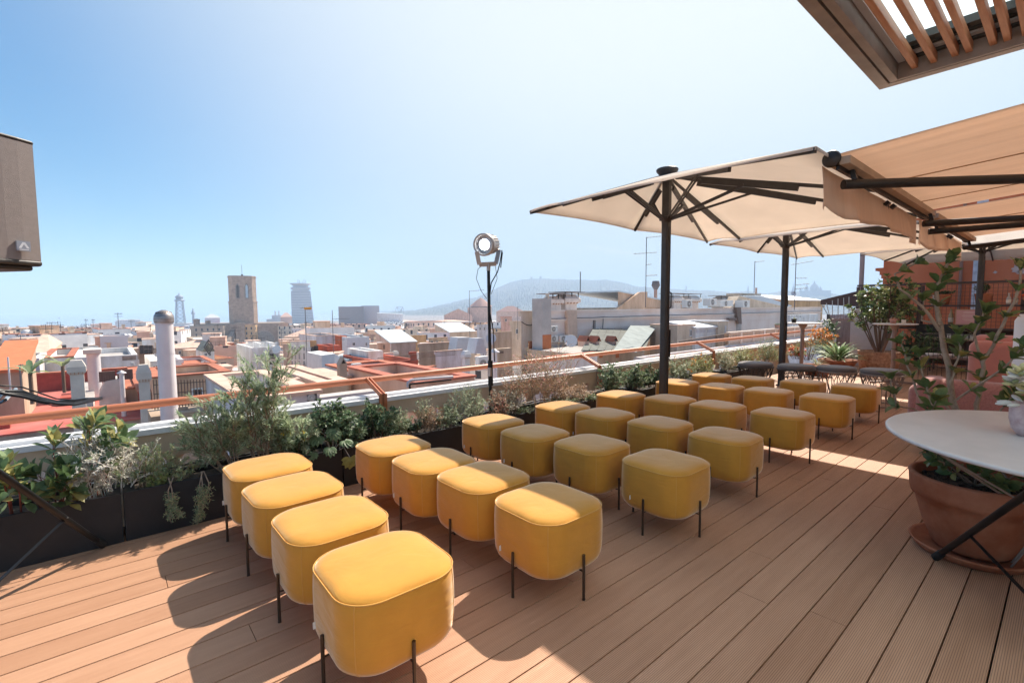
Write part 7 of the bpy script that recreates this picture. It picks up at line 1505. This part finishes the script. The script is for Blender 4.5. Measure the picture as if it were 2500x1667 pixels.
# brown wicker duct
poly_block('brown wicker covered duct running down the corniced block', ((1697, 744), (1691, 706), (1702, 706), (1704, 744)), 23.6, .3, mat('wicker', (.20, .14, .11), .9, var=.3, vscale=8), 'wicker_duct', 'duct'); poly_block('brown wicker panel at the foot of the duct', ((1675, 736), (1675, 730), (1693, 730), (1693, 736)), 23.55, .3, MATS['wicker'], 'wicker_duct', 'duct')
# neighbour balustrade with urns
nb = empty('stone_balustrade', P(1740, 780, 18), 0, 'neighbouring stone balustrade with urns beyond the pipe rail', 'balustrade'); o0 = nb.location
a = onY(1672, 763, 18)-o0; b = onY(1890, 769, 18)-o0; m = MB(); m.box((a.x, -.15, a.z-.12), (b.x, .2, a.z)); m.build('top_rail', CBS, nb); m = MB(); m.box((a.x, -.12, a.z-1.35), (b.x, .18, a.z-1.0)); m.build('plinth', CBS, nb); m = MB(); m.box((a.x, .3, a.z-1.3), (b.x, .34, a.z-.14)); m.build('brick_back', WM['tan'], nb)
bal = None; x = a.x+.25; i = 0
while x < b.x:
    if i % 8 == 7: m = MB(); m.box((x-.15, -.12, a.z-1), (x+.2, .18, a.z-.12)); m.build('pier', CBS, nb); x += .42; i += 1; continue
    if bal is None: m = MB(); m.lathe([(.07, a.z-1), (.05, a.z-.93), (.10, a.z-.75), (.095, a.z-.65), (.045, a.z-.45), (.06, a.z-.40), (.05, a.z-.25), (.08, a.z-.12)], 10); bal = m.build('baluster', CBS, nb); bal.location = (x, 0, 0)
    else: c = bal.copy(); COL.objects.link(c); c.location = (x, 0, 0)
    x += .27; i += 1
def urn(xd, yb, Y, s, lab, seed):
    q = onY(xd, yb, Y); e = empty('stone_urn', q, 0, lab, 'urn', 'clay urns on the neighbouring balustrade'); m = MB(); m.lathe([(0, 0), (.20*s, 0), (.20*s, .06*s), (.10*s, .12*s), (.08*s, .2*s), (.18*s, .3*s), (.26*s, .55*s), (.27*s, .72*s), (.31*s, .76*s), (.31*s, .82*s), (0, .8*s)], 20); m.build('urn_body', mat('urn_clay', (.50, .30, .22), .85), e)
    m = MB(); r_ = random.Random(seed)
    for i in range(70): a_ = r_.random()*6.28; m.leaf(V((.15*s*cos(a_), .15*s*sin(a_), .8*s)), V((cos(a_), sin(a_), r_.uniform(.2, 1.4))), UP, .2*s, .07*s, .2, r_.choice((0, 1, 2)))
    m.build('foliage', LM['rose'], e)
urn(1787, 767, 18, 1.05, 'clay urn with trailing plants just left of the second mast', 1); urn(1885, 765, 20, .9, 'clay urn with plants on the balustrade right of the second mast', 2)
bld('lower roof terrace wall behind the stone balustrade', 1520, 1900, 800, 'lilac', Y=16, dep=2, name='lower_terrace', cat='terrace', caph=.1, roof=TILE2, zb=-8)
bld('white plastered wall with hanging plates right of the second mast', 1815, 1880, 722, 'white', Y=23, dep=.8, name='plate_wall', cat='wall', caph=.1, zb=-6)
for i, (xd, yd, s_) in enumerate(((1823, 721, .05), (1830, 725, .08), (1838, 720, .05), (1838, 727, .09), (1846, 731, .05))):
    m = MB(); m.lathe([(0, .02), (s_, .02), (s_*1.1, 0)], 12); o = m.build('wall_plate', mat('plate_blue', (.18, .19, .18), .5)); o.location = onY(xd, yd, 22.95); o.rotation_euler = (pi/2, 0, 0); tag(o, 'small dark round ornament on the white wall, ' + ('leftmost', 'second', 'upper middle', 'largest', 'rightmost low')[i], 'ornament', 'round ornaments on the white wall')
# bits between the rail and the parapet
m = MB(); p0, p1, p2 = onY(1243, 944, 9), onY(1243, 0, 9), None
q_ = [onY(x, y, 8.5) for x, y in ((937, 889), (937, 878), (944, 873), (1040, 865))]; m.tube(q_, .03, 8); free('grey_duct_pipe', 'grey plastic pipe elbow running right below the pipe rail', 'pipe', m, mat('pvc_grey', (.42, .42, .45), .5), tuple(q_[0]))
q_ = [onY(x, y, 8.2) for x, y in ((941, 893), (941, 882), (1036, 872))]; m = MB(); m.beam(q_[0], q_[1], .03, .03); m.beam(q_[1], q_[2], .03, .03); free('black_bracket_bar', 'thin black bar bracket under the grey pipe', 'bracket', m, BLACK, tuple(q_[0]))
for xd, yt_, yb_, lab in ((1432, 869, 889, 'pale plastic floodlight back hanging outside the parapet, nearer one'), (1712, 835, 858, 'white bulky ventilation hood outside the parapet, farther one')):
    pass
def flood(lab, x0, x1, yt_, yb_, Y):
    a = onY(x0, yb_, Y); b = onY(x1, yt_, Y); w2 = b.x-a.x; h2 = b.z-a.z; m = MB(); m.prism([(0, 0), (w2, 0), (w2*.85, w2*.7), (w2*.15, w2*.7)], 0, h2); o = m.build('vent_hood', mat('hood_pale', (.50, .48, .46), .6), bevel=.04); o.location = a; tag(o, lab, 'vent hood')
flood('grey plastic vent hood outside the parapet near the twiggy shrub', 1351, 1367, 872, 893, 6.5); flood('white vent hood outside the parapet right of the parasol mast', 1606, 1628, 837, 858, 7.5)
# ================================================================== HAZE
m = MB(); m.box((-7000, -7000, -36), (7000, 7000, 260)); hz = m.build('haze', None); hz.data.materials.clear()
hm = bpy.data.materials.new('haze_air'); hm.use_nodes = True; t = hm.node_tree; t.nodes.remove(t.nodes['Principled BSDF']); pv_ = t.nodes.new('ShaderNodeVolumePrincipled'); pv_.inputs['Color'].default_value = (.58, .76, 1, 1); pv_.inputs['Density'].default_value = .00038; pv_.inputs['Anisotropy'].default_value = .0
t.links.new(pv_.outputs[0], t.nodes['Material Output'].inputs['Volume']); hz.data.materials.append(hm); tag(hz, kind='stuff')
